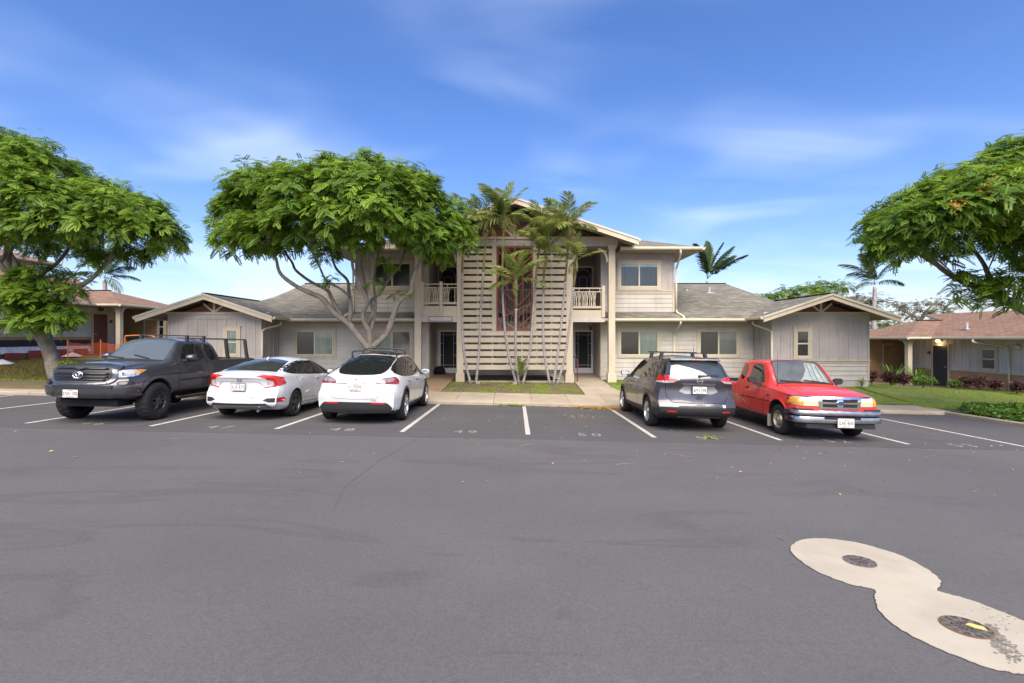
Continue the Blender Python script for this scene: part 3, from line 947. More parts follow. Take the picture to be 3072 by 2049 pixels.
def roof_face(name, pts, mat, parent, thick=.09, under=None):
    """planar roof polygon (world pts), with UVs along eave / up slope, given thickness"""
    P = [Vector(p) for p in pts]
    n = (P[1] - P[0]).cross(P[2] - P[0])
    for i in range(1, len(P) - 1):
        q = (P[i] - P[0]).cross(P[i+1] - P[0])
        if q.length > n.length: n = q
    n.normalize()
    if n.z < 0: P = P[::-1]; n = -n
    hx = Vector((0, 0, 1)).cross(n)
    hx = hx.normalized() if hx.length > 1e-4 else Vector((1, 0, 0))
    up = n.cross(hx)
    k = len(P)
    v = [tuple(p) for p in P] + [tuple(p - Vector((0, 0, thick))) for p in P]
    f = [tuple(range(k)), tuple(range(2*k-1, k-1, -1))] + [(i, k+i, k+(i+1) % k, (i+1) % k) for i in range(k)]
    me = mesh_from(name, v, f, [mat, under or M_soffit], mat_idx=[0] + [1] * (k + 1))
    uv = me.uv_layers.new(name='UVMap')
    for poly in me.polygons:
        for li in poly.loop_indices:
            co = me.vertices[me.loops[li].vertex_index].co
            uv.data[li].uv = (co.dot(hx), co.dot(up))
    return link(name, me, parent)

def gutter(name, a, b, parent, mat=M_cream, h=.12, d=.12, out=(0, -1, 0)):
    """ogee-ish gutter along a->b, hung outwards"""
    a, b, out = Vector(a), Vector(b), Vector(out)
    prof = [(0, 0), (d * .55, -.0), (d * .95, .04), (d, .075), (d, h), (d - .012, h + .004), (d - .016, h - .03), (.012, h - .03), (0, h)]
    v = []; n = len(prof)
    for p in (a, b):
        for o_, z in prof: v.append(tuple(p + out * o_ + Vector((0, 0, z - h))))
    f = [tuple(range(n)), tuple(range(2*n-1, n-1, -1))] + [(i, (i+1) % n, n+(i+1) % n, n+i) for i in range(n)]
    me = mesh_from(name, v, f, mat)
    bm = bmesh.new(); bm.from_mesh(me); bmesh.ops.recalc_face_normals(bm, faces=bm.faces); bm.to_mesh(me); bm.free()
    return link(name, me, parent)

def downspout(pts, parent, mat=M_cream, r=.042):
    mb = MB(); mb.tube(catmull(pts, 4) if len(pts) > 2 else pts, r, 8)
    return mb.build('downspout', mat, parent, True)

def rakes(xc, half, Yb, zpk, slope, parent, w=.2, th=.05):
    """two barge boards and their thin upper trim on the gable front at Yb"""
    for s in (-1, 1):
        mb = MB()
        x1 = xc + s * half; z1 = zpk - half * slope
        mb.prism([(xc, zpk - .03), (x1, z1 - .03), (x1, z1 - .03 - w), (xc, zpk - .03 - w)], 'y', Yb - th, Yb)
        mb.build('barge_board', M_beige, parent)
        mb = MB()
        mb.prism([(xc, zpk - .002), (x1 + s*.02, z1 - .002), (x1 + s*.02, z1 - .075), (xc, zpk - .075)], 'y', Yb - th - .028, Yb - th - .0005)
        mb.build('barge_trim', M_white, parent)

def rafter_tails(xa, xb, Y0, Y1, z_at, parent, step=.61):
    pass

# ================================================================== main building
XC = .115
B = empty('apartment_house', (XC, 21.5, 0.0))
tag(B, 'two storey beige apartment house with slatted stair screen and two gabled wings', 'building')
YF, YW, YD, YG = 20.4, 21.5, 23.5, 20.0
def zF(y, Y): return CAM_H - (y - CY) * Y / F_PX
def xF(x, Y): return (x - CX) * Y / F_PX

EAVE1 = 2.555           # lower gutter top
EAVE2 = zF(741, 20.75)  # upper gutter top
SL = 1 / 3

# ---- wings
def wing(xc, hw, name_l, side, win, panes):
    """side: +1 right wing (its recess on its left), -1 left wing"""
    W = B
    xa, xb = xc - hw, xc + hw
    zt = zF(936, YG); zt2 = zF(943, YG); zfz = zF(957, YG); zwt = zF(1080, YG); zb1 = zF(1090, YG); zbt = -.45 if side > 0 else .0
    box('wall', xa, xb, YG, 27.5, zbt, zF(880, 19.3) - hw * SL - .10, M_mauve, W)
    holes = [(win[0] - .0, win[1] + .0, win[2], win[3])]
    battens('-y', xa, xb, YG, zwt, zfz, .379, M_mauve, W, holes, start=.379 if side > 0 else .36)
    box('corner_board', xa - .012, xa + .055, YG - .026, YG + .03, zwt, zfz, M_mauve, W); box('corner_board', xb - .055, xb + .012, YG - .026, YG + .03, zwt, zfz, M_mauve, W)
    box('frieze', xa - .014, xb + .014, YG - .03, YG - .0005, zfz, zt2, M_mauve, W)
    box('gable_beam', xa - .35, xb + .35, YG - .06, YG - .001, zt2 + .0005, zt, M_beige, W)
    # gable infill with kingpost and braces
    zpk = zF(880, 19.3)
    top = zpk - .25
    mb = MB(); hwid = (top - zt) / SL
    mb.prism([(xc - hwid, zt), (xc + hwid, zt), (xc, top)], 'y', YG - .004, YG + .03); mb.build('gable_infill', M_redsid, W)
    bar('king_post', (xc, YG - .035, zt), (xc, YG - .035, top - .02), .085, .06, M_beige, W)
    for s in (-1, 1):
        bar('gable_brace', (xc + s * .05, YG - .03, zt + .02), (xc + s * .43, YG - .03, zt + .33), .07, .05, M_beige, W)
    # water table and lower siding
    box('water_table', xa - .035, xb + .035, YG - .055, YG - .0005, zb1 + .085, zwt, M_beige, W)
    box('band', xa - .02, xb + .02, YG - .032, YG - .0006, zb1, zb1 + .084, M_beige, W)
    zs = zF(1141, YG)
    siding('-y', xa + .075, xb - .075, YG - .001, zs, zb1, M_white, W)
    for x0, x1 in ((xa - .012, xa + .075), (xb - .075, xb + .012)):
        box('corner_board', x0, x1, YG - .034, YG + .03, zs, zb1, M_beige, W)
    box('base', xa + .02, xb - .02, YG - .012, YG + .02, zbt - .1, zs, M_white, W)
    # recess side wall
    f = '-x' if side > 0 else '+x'; xs = xa if side > 0 else xb
    battens(f, YG, YW, xs, zwt, EAVE1 + .05, .36, M_mauve, W, start=.30)
    fbox('water_table', f, YG + .03, YW - .03, 0.0005, .045, xs, zb1 + .085, zwt, M_beige, W)
    fbox('band', f, YG + .03, YW - .03, 0.0006, .028, xs, zb1, zb1 + .084, M_beige, W)
    siding(f, YG + .04, YW - .03, xs, zs, zb1, M_white, W)
    window('-y', YG, win, (win[0] + .125, win[1] - .125, win[2] + .12, win[3] - .13), W, 'h', panes)
    # roof of the wing
    half = 2.58
    Yb = 19.3
    zev = zpk - half * SL
    Yr = 20.7 + (zpk - EAVE1) * 3   # where its ridge meets the main slope
    for s in (-1, 1):
        inner = (s < 0) == (side > 0)
        if inner:
            pts = [(xc, Yb, zpk), (xc + s*half, Yb, zev), (xc + s*half, 20.7, zev), (xc, Yr + .12, zpk)]
        else:
            pts = [(xc, Yb, zpk), (xc + s*half, Yb, zev), (xc + s*half, 27.8, zev), (xc, 27.8, zpk)]
        roof_face('roof', pts, M_roof, W, .07)
    rakes(xc, half, Yb, zpk - .0, SL, W)
    mb = MB(); mb.bar((xc, Yb - .02, zpk + .012), (xc, Yr, zpk + .012), .18, .03, up=(0, 0, 1)); mb.build('ridge_cap', M_roof, W)
    for s in (-1, 1):
        inner = (s < 0) == (side > 0)
        gutter('gutter', (xc + s*(half + .0), Yb - .03, zev - .005), (xc + s*(half + .0), 20.7 if inner else 27.6, zev - .005), W, out=(s, 0, 0))
        # underside rafters on the gable overhang
        for k in range(3):
            pass
    return zpk, zev, Yr
rw = wing(12.09, 1.90, 'right', 1, (xF(2379.5, YG), xF(2435, YG), zF(1078.7, YG), zF(982, YG)), ('black', 'black'))
lw = wing(-11.65, 1.82, 'left', -1, (xF(400 + 1082/4, YG), xF(400 + 1290/4, YG), zF(800 + 1090/4, YG), zF(800 + 722/4, YG)), ('pale', 'pale'))

# ---- lower storey walls between wings and entry
def lower_wall(xa, xb, side):
    zb = -.35 if side > 0 else -.1
    box('wall', xa, xb, YW, YD + .15, zb, EAVE1 + .08, M_white, B)
    if side > 0:
        wins = [(1860.5, 1973.75, 'dark', 'pale'), (2098.75, 2211, 'green', 'grey')]
    else:
        wins = [(400 + 1958/4, 400 + 2400/4, 'dark', 'pale'), (600 + 1238/2.375, 600 + 1500/2.375, 'pale', 'dark')]
    holes = []
    for g0, g1, p0, p1 in wins:
        gl = (xF(g0, YW), xF(g1, YW), zF(1065, YW), zF(992.5, YW))
        o = (gl[0] - .125, gl[1] + .125, gl[2] - .115, gl[3] + .12)
        holes.append(o); window('-y', YW, o, gl, B, 'v', (p0, p1))
    zs = zF(1128, YW) if side > 0 else zF(1118, YW)
    siding('-y', xa + .08 if side < 0 else xa + .08, xb - .03, YW - .001, zs, EAVE1 - .02, M_white, B, holes)
    box('base', xa, xb, YW - .010, YW + .01, zb - .1, zs, M_white, B)
    for x in ((xa,) if side > 0 else (xb - .08,)):
        box('corner_board', x - .012, x + .088, YW - .036, YW + .02, zs, EAVE1 + .02, M_beige, B)
lower_wall(3.745, 10.19, 1)
lower_wall(-9.83, -3.515, -1)

# ---- upper storey
def upper_wall(xa, xb, side):
    zsplit = zF(872.5, YW); zbnd = zF(880, YW); zlo = zF(936, YW); zhi = EAVE2 + .05
    box('wall', xa, xb, YW + .001, 30.5, EAVE1 + .1, zhi, M_mauve, B)
    if side > 0: g0, g1, pn = 1860.5, 1973.75, ('half', 'half')
    else: g0, g1, pn = 600 + 1240/2.375, 600 + 1500/2.375, ('dark', 'dark')
    gl = (xF(g0, YW), xF(g1, YW), zF(860.5, YW), zF(790, YW))
    o = (gl[0] - .125, gl[1] + .125, gl[2] - .14, gl[3] + .12)
    window('-y', YW, o, gl, B, 'v', pn)
    battens('-y', xa, xb, YW, zsplit, zhi, .379, M_mauve, B, [o], start=.2)
    box('water_table', xa, xb + .03, YW - .055, YW - .0005, zsplit - .03, zsplit + .012, M_beige, B)
    box('band', xa, xb + .012, YW - .034, YW - .0006, zbnd - .01, zsplit - .03, M_beige, B)
    siding('-y', xa + .08, xb - .08, YW - .001, zlo, zbnd - .01, M_white, B)
    for x0 in (xa - .01, xb - .08):
        box('corner_board', x0, x0 + .09, YW - .036, YW + .02, zlo, zbnd - .01, M_beige, B)
    for x0 in (xa - .006, xb - .06):
        box('corner_board', x0, x0 + .066, YW - .026, YW + .02, zsplit + .013, zhi, M_mauve, B)
    # outer side face
    f = '+x' if side > 0 else '-x'; xs = xb if side > 0 else xa
    battens(f, YW + .1, 30, xs, zsplit, zhi, .4, M_mauve, B)
upper_wall(3.745, 6.837, 1)
upper_wall(-6.607, -3.515, -1)

# ---- recessed entry: door walls, side walls, ceilings, landing
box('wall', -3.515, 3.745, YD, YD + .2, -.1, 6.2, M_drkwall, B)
siding('-y', -3.5, -2.0, YD - .001, .14, 2.55, M_white, B); siding('-y', 2.2, 3.73, YD - .001, .14, 2.55, M_white, B)
siding('+x', YW + .09, YD - .03, -3.515, .1, 2.5, M_white, B); siding('-x', YW + .09, YD - .03, 3.745, .1, 2.5, M_white, B)
for s, x0, x1 in ((-1, -3.52, XC - 2.19 + .13), (1, XC + 2.19 - .13, 3.75)):
    dzl = .17 if s < 0 else 0
    zbot = zF(966, YF)
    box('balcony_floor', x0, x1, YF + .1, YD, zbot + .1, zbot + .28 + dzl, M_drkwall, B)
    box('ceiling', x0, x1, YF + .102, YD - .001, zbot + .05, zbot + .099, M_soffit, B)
# upper ceiling under the gable
box('ceiling', -3.6, 3.83, YF + .14, YD + .1, zF(738, YF) - .01, zF(738, YF) + .04, M_soffit, B)

def screen_door(x0, x1, z0, z1, upper=False):
    d = empty('door', ((x0 + x1) / 2, YD, z0), B)
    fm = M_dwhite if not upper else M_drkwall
    t = .10
    Y1 = YD - .05
    box('jamb', x0 - .09, x0 - .001, Y1 - .01, YD - .002, z0, z1 + .09, M_beige, d); box('jamb', x1 + .001, x1 + .09, Y1 - .01, YD - .002, z0, z1 + .09, M_beige, d)
    box('head', x0 - .0005, x1 + .0005, Y1 - .01, YD - .002, z1 + .001, z1 + .09, M_beige, d)
    if not upper:
        box('stile', x0, x0 + t, Y1, Y1 + .04, z0, z1, fm, d); box('stile', x1 - t, x1, Y1, Y1 + .04, z0, z1, fm, d)
        box('rail', x0 + t, x1 - t, Y1, Y1 + .04, z1 - .09, z1, fm, d); box('rail', x0 + t, x1 - t, Y1, Y1 + .04, z0, z0 + .24, fm, d)
        a, b, lo, hi = x0 + t, x1 - t, z0 + .24, z1 - .09
        box('screen', a, b, Y1 + .012, Y1 + .02, lo, hi, M_mesh, d)
        for x in (a + .13, b - .13): box('muntin', x - .009, x + .009, Y1 + .001, Y1 + .011, lo, hi, M_iron, d)
        for z in (hi - .13, lo + .13): box('muntin', a, b, Y1 + .0015, Y1 + .0105, z - .009, z + .009, M_iron, d)
        for z in (lo + (hi - lo) * .35, lo + (hi - lo) * .68):
            box('muntin', a, a + .121, Y1 + .0015, Y1 + .0105, z - .009, z + .009, M_iron, d); box('muntin', b - .121, b, Y1 + .0015, Y1 + .0105, z - .009, z + .009, M_iron, d)
        mb = MB(); mb.disc((x1 - .05, Y1 - .03, z0 + .98), .03, 'y', 12, .03); mb.build('handle', M_iron, d)
    else:
        box('screen', x0, x1, Y1 + .012, Y1 + .02, z0, z1, M_mesh, d)
        xc_ = (x0 + x1) / 2
        def arc(r, zc, lab='scroll'):
            mb = MB(); p = [(xc_ - r, Y1, zc - 1.2)] + [(xc_ + r*math.cos(a), Y1, zc + r*1.1*math.sin(a)) for a in np.linspace(math.pi, 0, 14)] + [(xc_ + r, Y1, zc - 1.2)]
            mb.tube(p, .009, 5); mb.build('scroll', M_iron, d, True)
        arc(.34, z1 - .45); arc(.17, z1 - .58)
        for x in (-.34, -.17, 0, .17, .34): bar('iron_bar', (xc_ + x * .99, Y1 + .004, z0 + .1), (xc_ + x * .99, Y1 + .004, z1 - (1.0 if x == 0 else 1.2)), .012, .012, M_iron, d)
        for z in (z0 + .5, z1 - 1.0): bar('iron_bar', (x0 + .05, Y1 + .008, z), (x1 - .05, Y1 + .008, z), .012, .012, M_iron, d, up=(0, 1, 0.001))
        for s in (-1, 1): bar('iron_bar', (xc_ + s*.19, Y1 + .002, z1 - .5), (xc_ + s*.31, Y1 + .002, z1 - .36), .011, .011, M_iron, d)
zs = zF(1119, YD)
screen_door(xF(1725-6, YD), xF(1779, YD), zs, zF(990, YD)); screen_door(-3.38, -2.46, zs, zF(990, YD))
for x0 in (xF(1724, YD), xF(1319, YD)):
    screen_door(x0, x0 + .78, zF(930, YD) + .1, zF(804, YD), True)
# small porch lamp by the right door, black bag by the left one
mb = MB(); mb.tube([(3.6, YD - .12, 2.28), (3.6, YD - .12, 2.12)], [.02, .05], 8); mb.bar((3.6, YD - .12, 2.28), (3.6, YD, 2.28), .03, .03, up=(0, 0, 1)); mb.build('wall_lamp', M_castd, B)

# ---- columns
for xc_ in (-3.885, -2.19, 2.19, 3.885):
    x = XC + xc_; ct = zF(735.5, YF); cb = zF(746, YF); bt = zF(1121, YF); bb = -.12
    c = empty('column', (x, YF + .13, bb), B)
    box('shaft', x - .13, x + .13, YF, YF + .26, bt, cb, M_beige, c)
    box('capital', x - .165, x + .165, YF - .035, YF + .295, cb, ct, M_beige, c)
    box('plinth', x - .172, x + .172, YF - .042, YF + .302, bb, bt, M_beige, c)
    box('plinth_cap', x - .15, x + .15, YF - .02, YF + .28, bt + .0005, bt + .03, M_beige, c)
# curved brackets under the beam
def bracket(x, s):
    mb = MB(); zt = zF(739, YF); pts = []
    for a in np.linspace(0, math.pi/2, 9): pts.append((x + s*.40*(1 - math.cos(a)) , zt - .56 + .50*math.sin(a)))
    inner = [(p[0] , p[1]) for p in pts]
    outer = [(x + s*.08 + s*.32*(1 - math.cos(a)), zt - .62 + .48*math.sin(a)) for a in np.linspace(0, math.pi/2, 9)]
    mb.prism([(x, zt - .62)] + inner + [(x + s*.42, zt - .12)] + outer[::-1] , 'y', YF + .09, YF + .17)
    mb.build('bracket', M_beige, B)
for xc_, s in ((3.885 - .13, -1), (2.19 + .13, 1), (-3.885 + .13, 1), (-2.19 - .13, -1)): bracket(XC + xc_, s)

# ---- beam and gable
zb0, zb1_, zb2 = zF(738, YF), zF(717.5, YF), zF(710.75, YF)
box('beam', XC - 4.12, XC + 4.12, YF - .01, YF + .2, zb0, zb1_, M_mauve, B)
box('beam_trim', XC - 4.2, XC + 4.2, YF - .06, YF + .2, zb1_ + .0005, zb2, M_beige, B)
YB = 19.5
zpk = zF(592, YB); half = 4.72
ztri = zpk - .27
mb = MB(); hh = (ztri - zb2) / SL
e = .088; z = zb2; k = 0
while z < ztri - .02:
    zt = min(z + e, ztri); wa, wb_ = (ztri - z) / SL, (ztri - zt) / SL
    n = len(mb.v)
    mb.v += [(XC - wa, YF + .035, z), (XC + wa, YF + .035, z), (XC + wb_, YF + .05, zt), (XC - wb_, YF + .05, zt), (XC - wa, YF + .05, z), (XC + wa, YF + .05, z)]
    mb.f += [(n, n+1, n+2, n+3), (n+4, n+5, n+1, n)]
    z = zt
o = mb.build('gable_boards', M_redsid, B); o['kind'] = 'stuff'
mb = MB(); mb.prism([(XC - hh, zb2), (XC + hh, zb2), (XC, ztri)], 'y', YF + .055, YF + .2); mb.build('gable_backing', M_redsid, B)
bar('king_post', (XC, YF + .0, zb2), (XC, YF + .0, ztri - .03), .12, .07, M_beige, B)
for s in (-1, 1): bar('gable_brace', (XC + s*.09, YF + .005, zb2 + .03), (XC + s*.78, YF + .005, zb2 + .68), .1, .06, M_beige, B)
# gable roof, front part open overhang with soffit
zev2 = zpk - half * SL
for s in (-1, 1):
    roof_face('roof', [(XC, YB, zpk), (XC + s*half, YB, zev2), (XC + s*half, 22.3, zev2), (XC, 27.5, zpk)], M_roof, B, .08)
rakes(XC, half, YB, zpk, SL, B, .22, .06)
for s in (-1, 1):
    box('rake_soffit', XC + s*3.3 - .35, XC + s*3.3 + .35, 0, 0.001, 0, .001, M_soffit, B) if False else None
    gutter('gutter', (XC + s*half, YB - .03, zev2 - .005), (XC + s*half, 22.2, zev2 - .005), B, out=(s, 0, 0), h=.1, d=.1)
    for Yk in (20.05, 20.85):   # lookout rafters seen under the overhang
        mb = MB(); mb.prism([(XC + s*.1, zpk - .09 - .1*SL), (XC + s*(half - .05), zev2 - .075), (XC + s*(half - .05), zev2 - .16), (XC + s*.1, zpk - .09 - .1*SL - .09)], 'y', Yk, Yk + .06)
        mb.build('rafter', M_soffit, B)

# ---- upper hip roof
ex0, ex1, ey0, ey1 = -7.49, 7.72, 20.75, 32.0
zr2 = EAVE2 + (ey1 - ey0) / 2 * SL; ym = (ey0 + ey1) / 2; dd = (ey1 - ey0) / 2
for s in (-1, 1):
    xe = ex1 if s > 0 else ex0
    xg = XC + s*(half - .45)
    xr = xe - s*dd
    roof_face('roof', [(xg, ey0, EAVE2), (xe, ey0, EAVE2), (xr, ym, zr2), (xg if s*(xg - xr) > 0 else xr - s*.02, ym, zr2)] if s*(xg - xr) < 0 else [(xg, ey0, EAVE2), (xe, ey0, EAVE2), (xr, ym, zr2), (xr - s*.3, ym, zr2)], M_roof, B, .07)
    roof_face('roof', [(xe, ey0, EAVE2), (xe, ey1, EAVE2), (xr, ym, zr2)], M_roof, B, .07)
    gutter('gutter', (xg, ey0, EAVE2 - .005), (xe + s*.0, ey0, EAVE2 - .005), B)
    gutter('gutter', (xe, ey0 - .1, EAVE2 - .005), (xe, ey1, EAVE2 - .005), B, out=(s, 0, 0))
    box('soffit', min(xg, xe - s*.02), max(xg, xe - s*.02), ey0 + .02, YW - .03, EAVE2 - .15, EAVE2 - .11, M_soffit, B)
    x_in = 6.84 if s > 0 else -6.61
    box('soffit', min(x_in, xe - s*.02), max(x_in, xe - s*.02), YW - .029, ey1 - .1, EAVE2 - .15, EAVE2 - .11, M_soffit, B)
roof_face('roof', [(ex0, ey1, EAVE2), (ex1, ey1, EAVE2), (ex1 - dd, ym, zr2), (ex0 + dd, ym, zr2)], M_roof, B, .07)
# ---- lower roofs
for s in (-1, 1):
    xw = 12.09 if s > 0 else -11.65                     # wing ridge
    zpkw, zevw, Yr = (rw if s > 0 else lw)
    xi = 3.63 if s > 0 else -3.4
    xo = xw - s*2.58                                     # wing eave
    Yrg = 26.9; zrg = EAVE1 + (Yrg - 20.7) * SL
    xg = 11.25 if s > 0 else -10.9
    roof_face('roof', [(xi, 20.7, EAVE1), (xo, 20.7, EAVE1), (xw, Yr, zpkw), (xw - s*.45, 24.0, EAVE1 + 3.3*SL), (xg, Yrg, zrg), (xi, Yrg, zrg)], M_roof, B, .07)
    roof_face('roof', [(xw - s*.45, 24.0, EAVE1 + 3.3*SL), (xg, Yrg, zrg), (xg + s*3.0, 27.0, EAVE1 + .4), (xw + s*.3, Yr, zpkw - .12)], M_roof, B, .05)
    roof_face('roof', [(xi, Yrg, zrg), (xg, Yrg, zrg), (xg, 33.1, EAVE1), (xi, 33.1, EAVE1)], M_roof, B, .07)
    gutter('gutter', (xi, 20.7, EAVE1 - .005), (xo, 20.7, EAVE1 - .005), B)
    box('soffit', min(xi, xo), max(xi, xo), 20.72, YW - .03, EAVE1 - .15, EAVE1 - .11, M_soffit, B)
    mb = MB(); mb.bar((xi, Yrg, zrg + .01), (xg, Yrg, zrg + .01), .2, .03, up=(0, 0, 1)); mb.build('ridge_cap', M_roof, B)
# roof vents on the right slope
def on_slope(x, Y): return EAVE1 + (Y - 20.7) * SL
p = (xF(2128, 25.0), 25.0); M_galv = plain('galvanised', (.55, .56, .58), .4, .5)
mb = MB(); mb.tube([(p[0], p[1], on_slope(*p) - .02), (p[0], p[1], on_slope(*p) + .26)], .05, 10); mb.build('vent_pipe', M_galv, B)
mb = MB(); mb.prism([(p[0] - .18, p[1] - .2), (p[0] + .18, p[1] - .2), (p[0] + .14, p[1] + .12), (p[0] - .14, p[1] + .12)], 'z', on_slope(p[0], p[1] - .2) + .005, on_slope(p[0], p[1] - .2) + .05); mb.build('vent_flashing', M_galv, B)
p = (xF(2059, 25.4), 25.4)
mb = MB(); mb.tube([(p[0], p[1], on_slope(*p) - .02), (p[0], p[1], on_slope(*p) + .05), (p[0], p[1], on_slope(*p) + .10)], [.08, .08, .11], 10); mb.build('roof_vent', M_galv, B)

# ---- downspouts
gz = EAVE1 - .12
downspout([(xF(2042, 20.65), 20.66, EAVE2 - .13), (xF(2041, 20.75), 20.72, EAVE2 - .3), (xF(2031, 21.3), 21.2, EAVE2 - .62), (6.90, 21.42, EAVE2 - .78)], B)
downspout([(6.90, 21.42, EAVE2 - .76), (6.90, 21.42, zF(932, 21.4))], B)
downspout([(6.90, 21.42, zF(930, 21.4)), (6.93, 21.36, zF(938, 21.3)), (7.0, 20.9, zF(948, 20.9)), (7.02, 20.70, zF(958, 20.7))], B)
downspout([(xF(2042, 20.65), 20.66, gz - .0), (xF(2041, 20.7), 20.7, gz - .12), (xF(2030, 21.2), 21.2, gz - .34), (xF(2022, 21.45), 21.45, gz - .5)], B)
downspout([(xF(2022, 21.45), 21.45, gz - .48), (xF(2022, 21.45), 21.45, -.2)], B)
downspout([(xF(2260, 20.6), 20.62, gz), (xF(2262, 20.6), 20.60, gz - .13), (xF(2300, 20.2), 20.15, gz - .33), (10.18, 19.95, gz - .45)], B)
downspout([(10.16, 19.94, gz - .43), (10.16, 19.94, .0)], B)
downspout([(xF(841, 20.6), 20.62, gz), (xF(840, 20.6), 20.60, gz - .13), (xF(800, 20.2), 20.15, gz - .30), (-9.78, 19.95, gz - .42)], B)
downspout([(-9.77, 19.94, gz - .40), (-9.77, 19.94, .3)], B)
downspout([(-6.67, 21.42, EAVE2 - .6), (-6.67, 21.42, 3.0), (-6.7, 21.3, 2.85), (-6.85, 20.75, 2.62)], B)

# ---- balconies
def balcony(x0, x1, s):
    dz = .165 if s < 0 else 0
    fz0, fz1 = zF(966, YF), (zF(953.75, YF) if s > 0 else zF(947.5, YF))
    bal = empty('balcony', ((x0 + x1)/2, YF + .1, fz0), B)
    box('fascia', x0, x1, YF + .03, YF + .1, fz0, fz1, M_white, bal)
    rz = zF(930, YF) + dz
    box('rim_board', x0, x1, YF + .05, YF + .12, fz1 + .0005, rz, M_beige, bal)
    lo = zF(927, YF) + dz + .03; lo1 = lo + .09; t2 = zF(875, YF) + dz; t1 = zF(864.5, YF) + dz
    box('bottom_rail', x0, x1, YF + .045, YF + .105, lo, lo1, M_beige, bal)
    box('mid_rail', x0, x1, YF + .05, YF + .10, t2 - .02, t2 + .02, M_beige, bal)
    box('top_rail', x0, x1, YF + .04, YF + .11, t1 - .02, t1 + .025, M_beige, bal)
    xp = [x0 + .05, (x0 + x1) / 2 + .08] if s < 0 else [x1 - .06]
    for i, x in enumerate(xp):
        box('post', x - .06, x + .06, YF - .01, YF + .13, fz1 + (.02 if s < 0 else .03), t1 + .10, M_beige, bal)
    y = YF + .075
    edges = [x0] + xp + [x1]
    for a, b in zip(edges[:-1], edges[1:]):
        if b - a < .25: continue
        u = a + .08; k = 0
        pat = [(0, 0), (.07, .02), (.04, .08), (.11, .11), (.17, .13), (.13, .19)]
        while u < b - .26:
            for (bx, tx) in pat:
                bar('baluster', (u + bx * 1.35, y, lo1), (u + tx * 1.35, y, t2 - .021), .026, .026, M_beige, bal)
            u += .30
        bar('baluster', (b - .09, y, lo1), (b - .09, y, t2 - .021), .026, .026, M_beige, bal)
        for q in np.arange(a + .25, b - .1, .42): bar('spacer', (q, y, t2 + .021), (q, y, t1 - .021), .03, .03, M_beige, bal)
    return bal
bl = balcony(XC - 3.885 + .13, XC - 2.19 - .13, -1); br_ = balcony(XC + 2.19 + .13, XC + 3.885 - .28, 1)
# address board
sx0, sx1, sz0, sz1 = xF(1200 + 342/4, YF), xF(1200 + 630/4, YF), zF(850 + 455/4, YF), zF(850 + 398/4, YF)
sg = empty('address_sign', ((sx0 + sx1)/2, YF + .02, sz0)); tag(sg, 'white address sign with brown border over the left entry', 'sign')
box('panel', sx0, sx1, YF + .008, YF + .029, sz0, sz1, M_signw, sg)
for a in ((sx0, sx1, sz0, sz0 + .028), (sx0, sx1, sz1 - .028, sz1), (sx0, sx0 + .028, sz0 + .028, sz1 - .028), (sx1 - .028, sx1, sz0 + .028, sz1 - .028)):
    box('border', a[0], a[1], YF + .002, YF + .0079, a[2], a[3], M_signk, sg)
tm = text_mesh("212 HO'OKEU LANE", .098, M_signk, .002)
xs_ = [v.co.x for v in tm.vertices]; sc_ = (sx1 - sx0 - .10) / (max(xs_) - min(xs_))
link('lettering', tm, sg, ((sx0 + sx1)/2, YF + .0055, (sz0 + sz1)/2), (R(90), 0, 0), (sc_, 1.15, 1))

# ---- slatted stair screen
S = empty('slat_screen', (XC, YF, .1), B)
S['label'] = 'horizontal beige slats in front of the stair'
ytop = 745.5
xl0, xl1, xr0, xr1 = xF(1390, YF), xF(1476, YF), xF(1609, YF), xF(1700, YF)
for k in range(18):
    z1 = zF(ytop + 20.55 * k, YF); z0 = zF(ytop + 20.55 * k + 14.3, YF)
    if k < 12:
        for a, b in ((xl0 - .001, xl1), (xr0, xr1 + .02)):
            o = box('slat', a, b, YF + .02, YF + .055, z0, z1, M_beige, S)
    else:
        box('slat', xl0 - .001, xr1 + .02, YF + .02, YF + .055, z0, z1, M_beige, S)
zlow, zmid = zF(1109.8, YF), zF(992.6, YF)
for px in (1433, 1655.5): box('strut', xF(px - 2, YF), xF(px + 2, YF), YF + .056, YF + .11, zmid - .2, zb0 - .001, M_beige, S)
for px in (1477, 1522, 1566, 1610, 1654): box('strut', xF(px - 2, YF), xF(px + 2, YF), YF + .056, YF + .11, zlow, zmid - .205, M_beige, S)
for a, b in ((1476, 1489), (1599, 1609)): box('frame_post', xF(a, YF) + .001, xF(b, YF) - .001, YF - .005, YF + .07, zmid, zb0 - .001, M_beige, S)
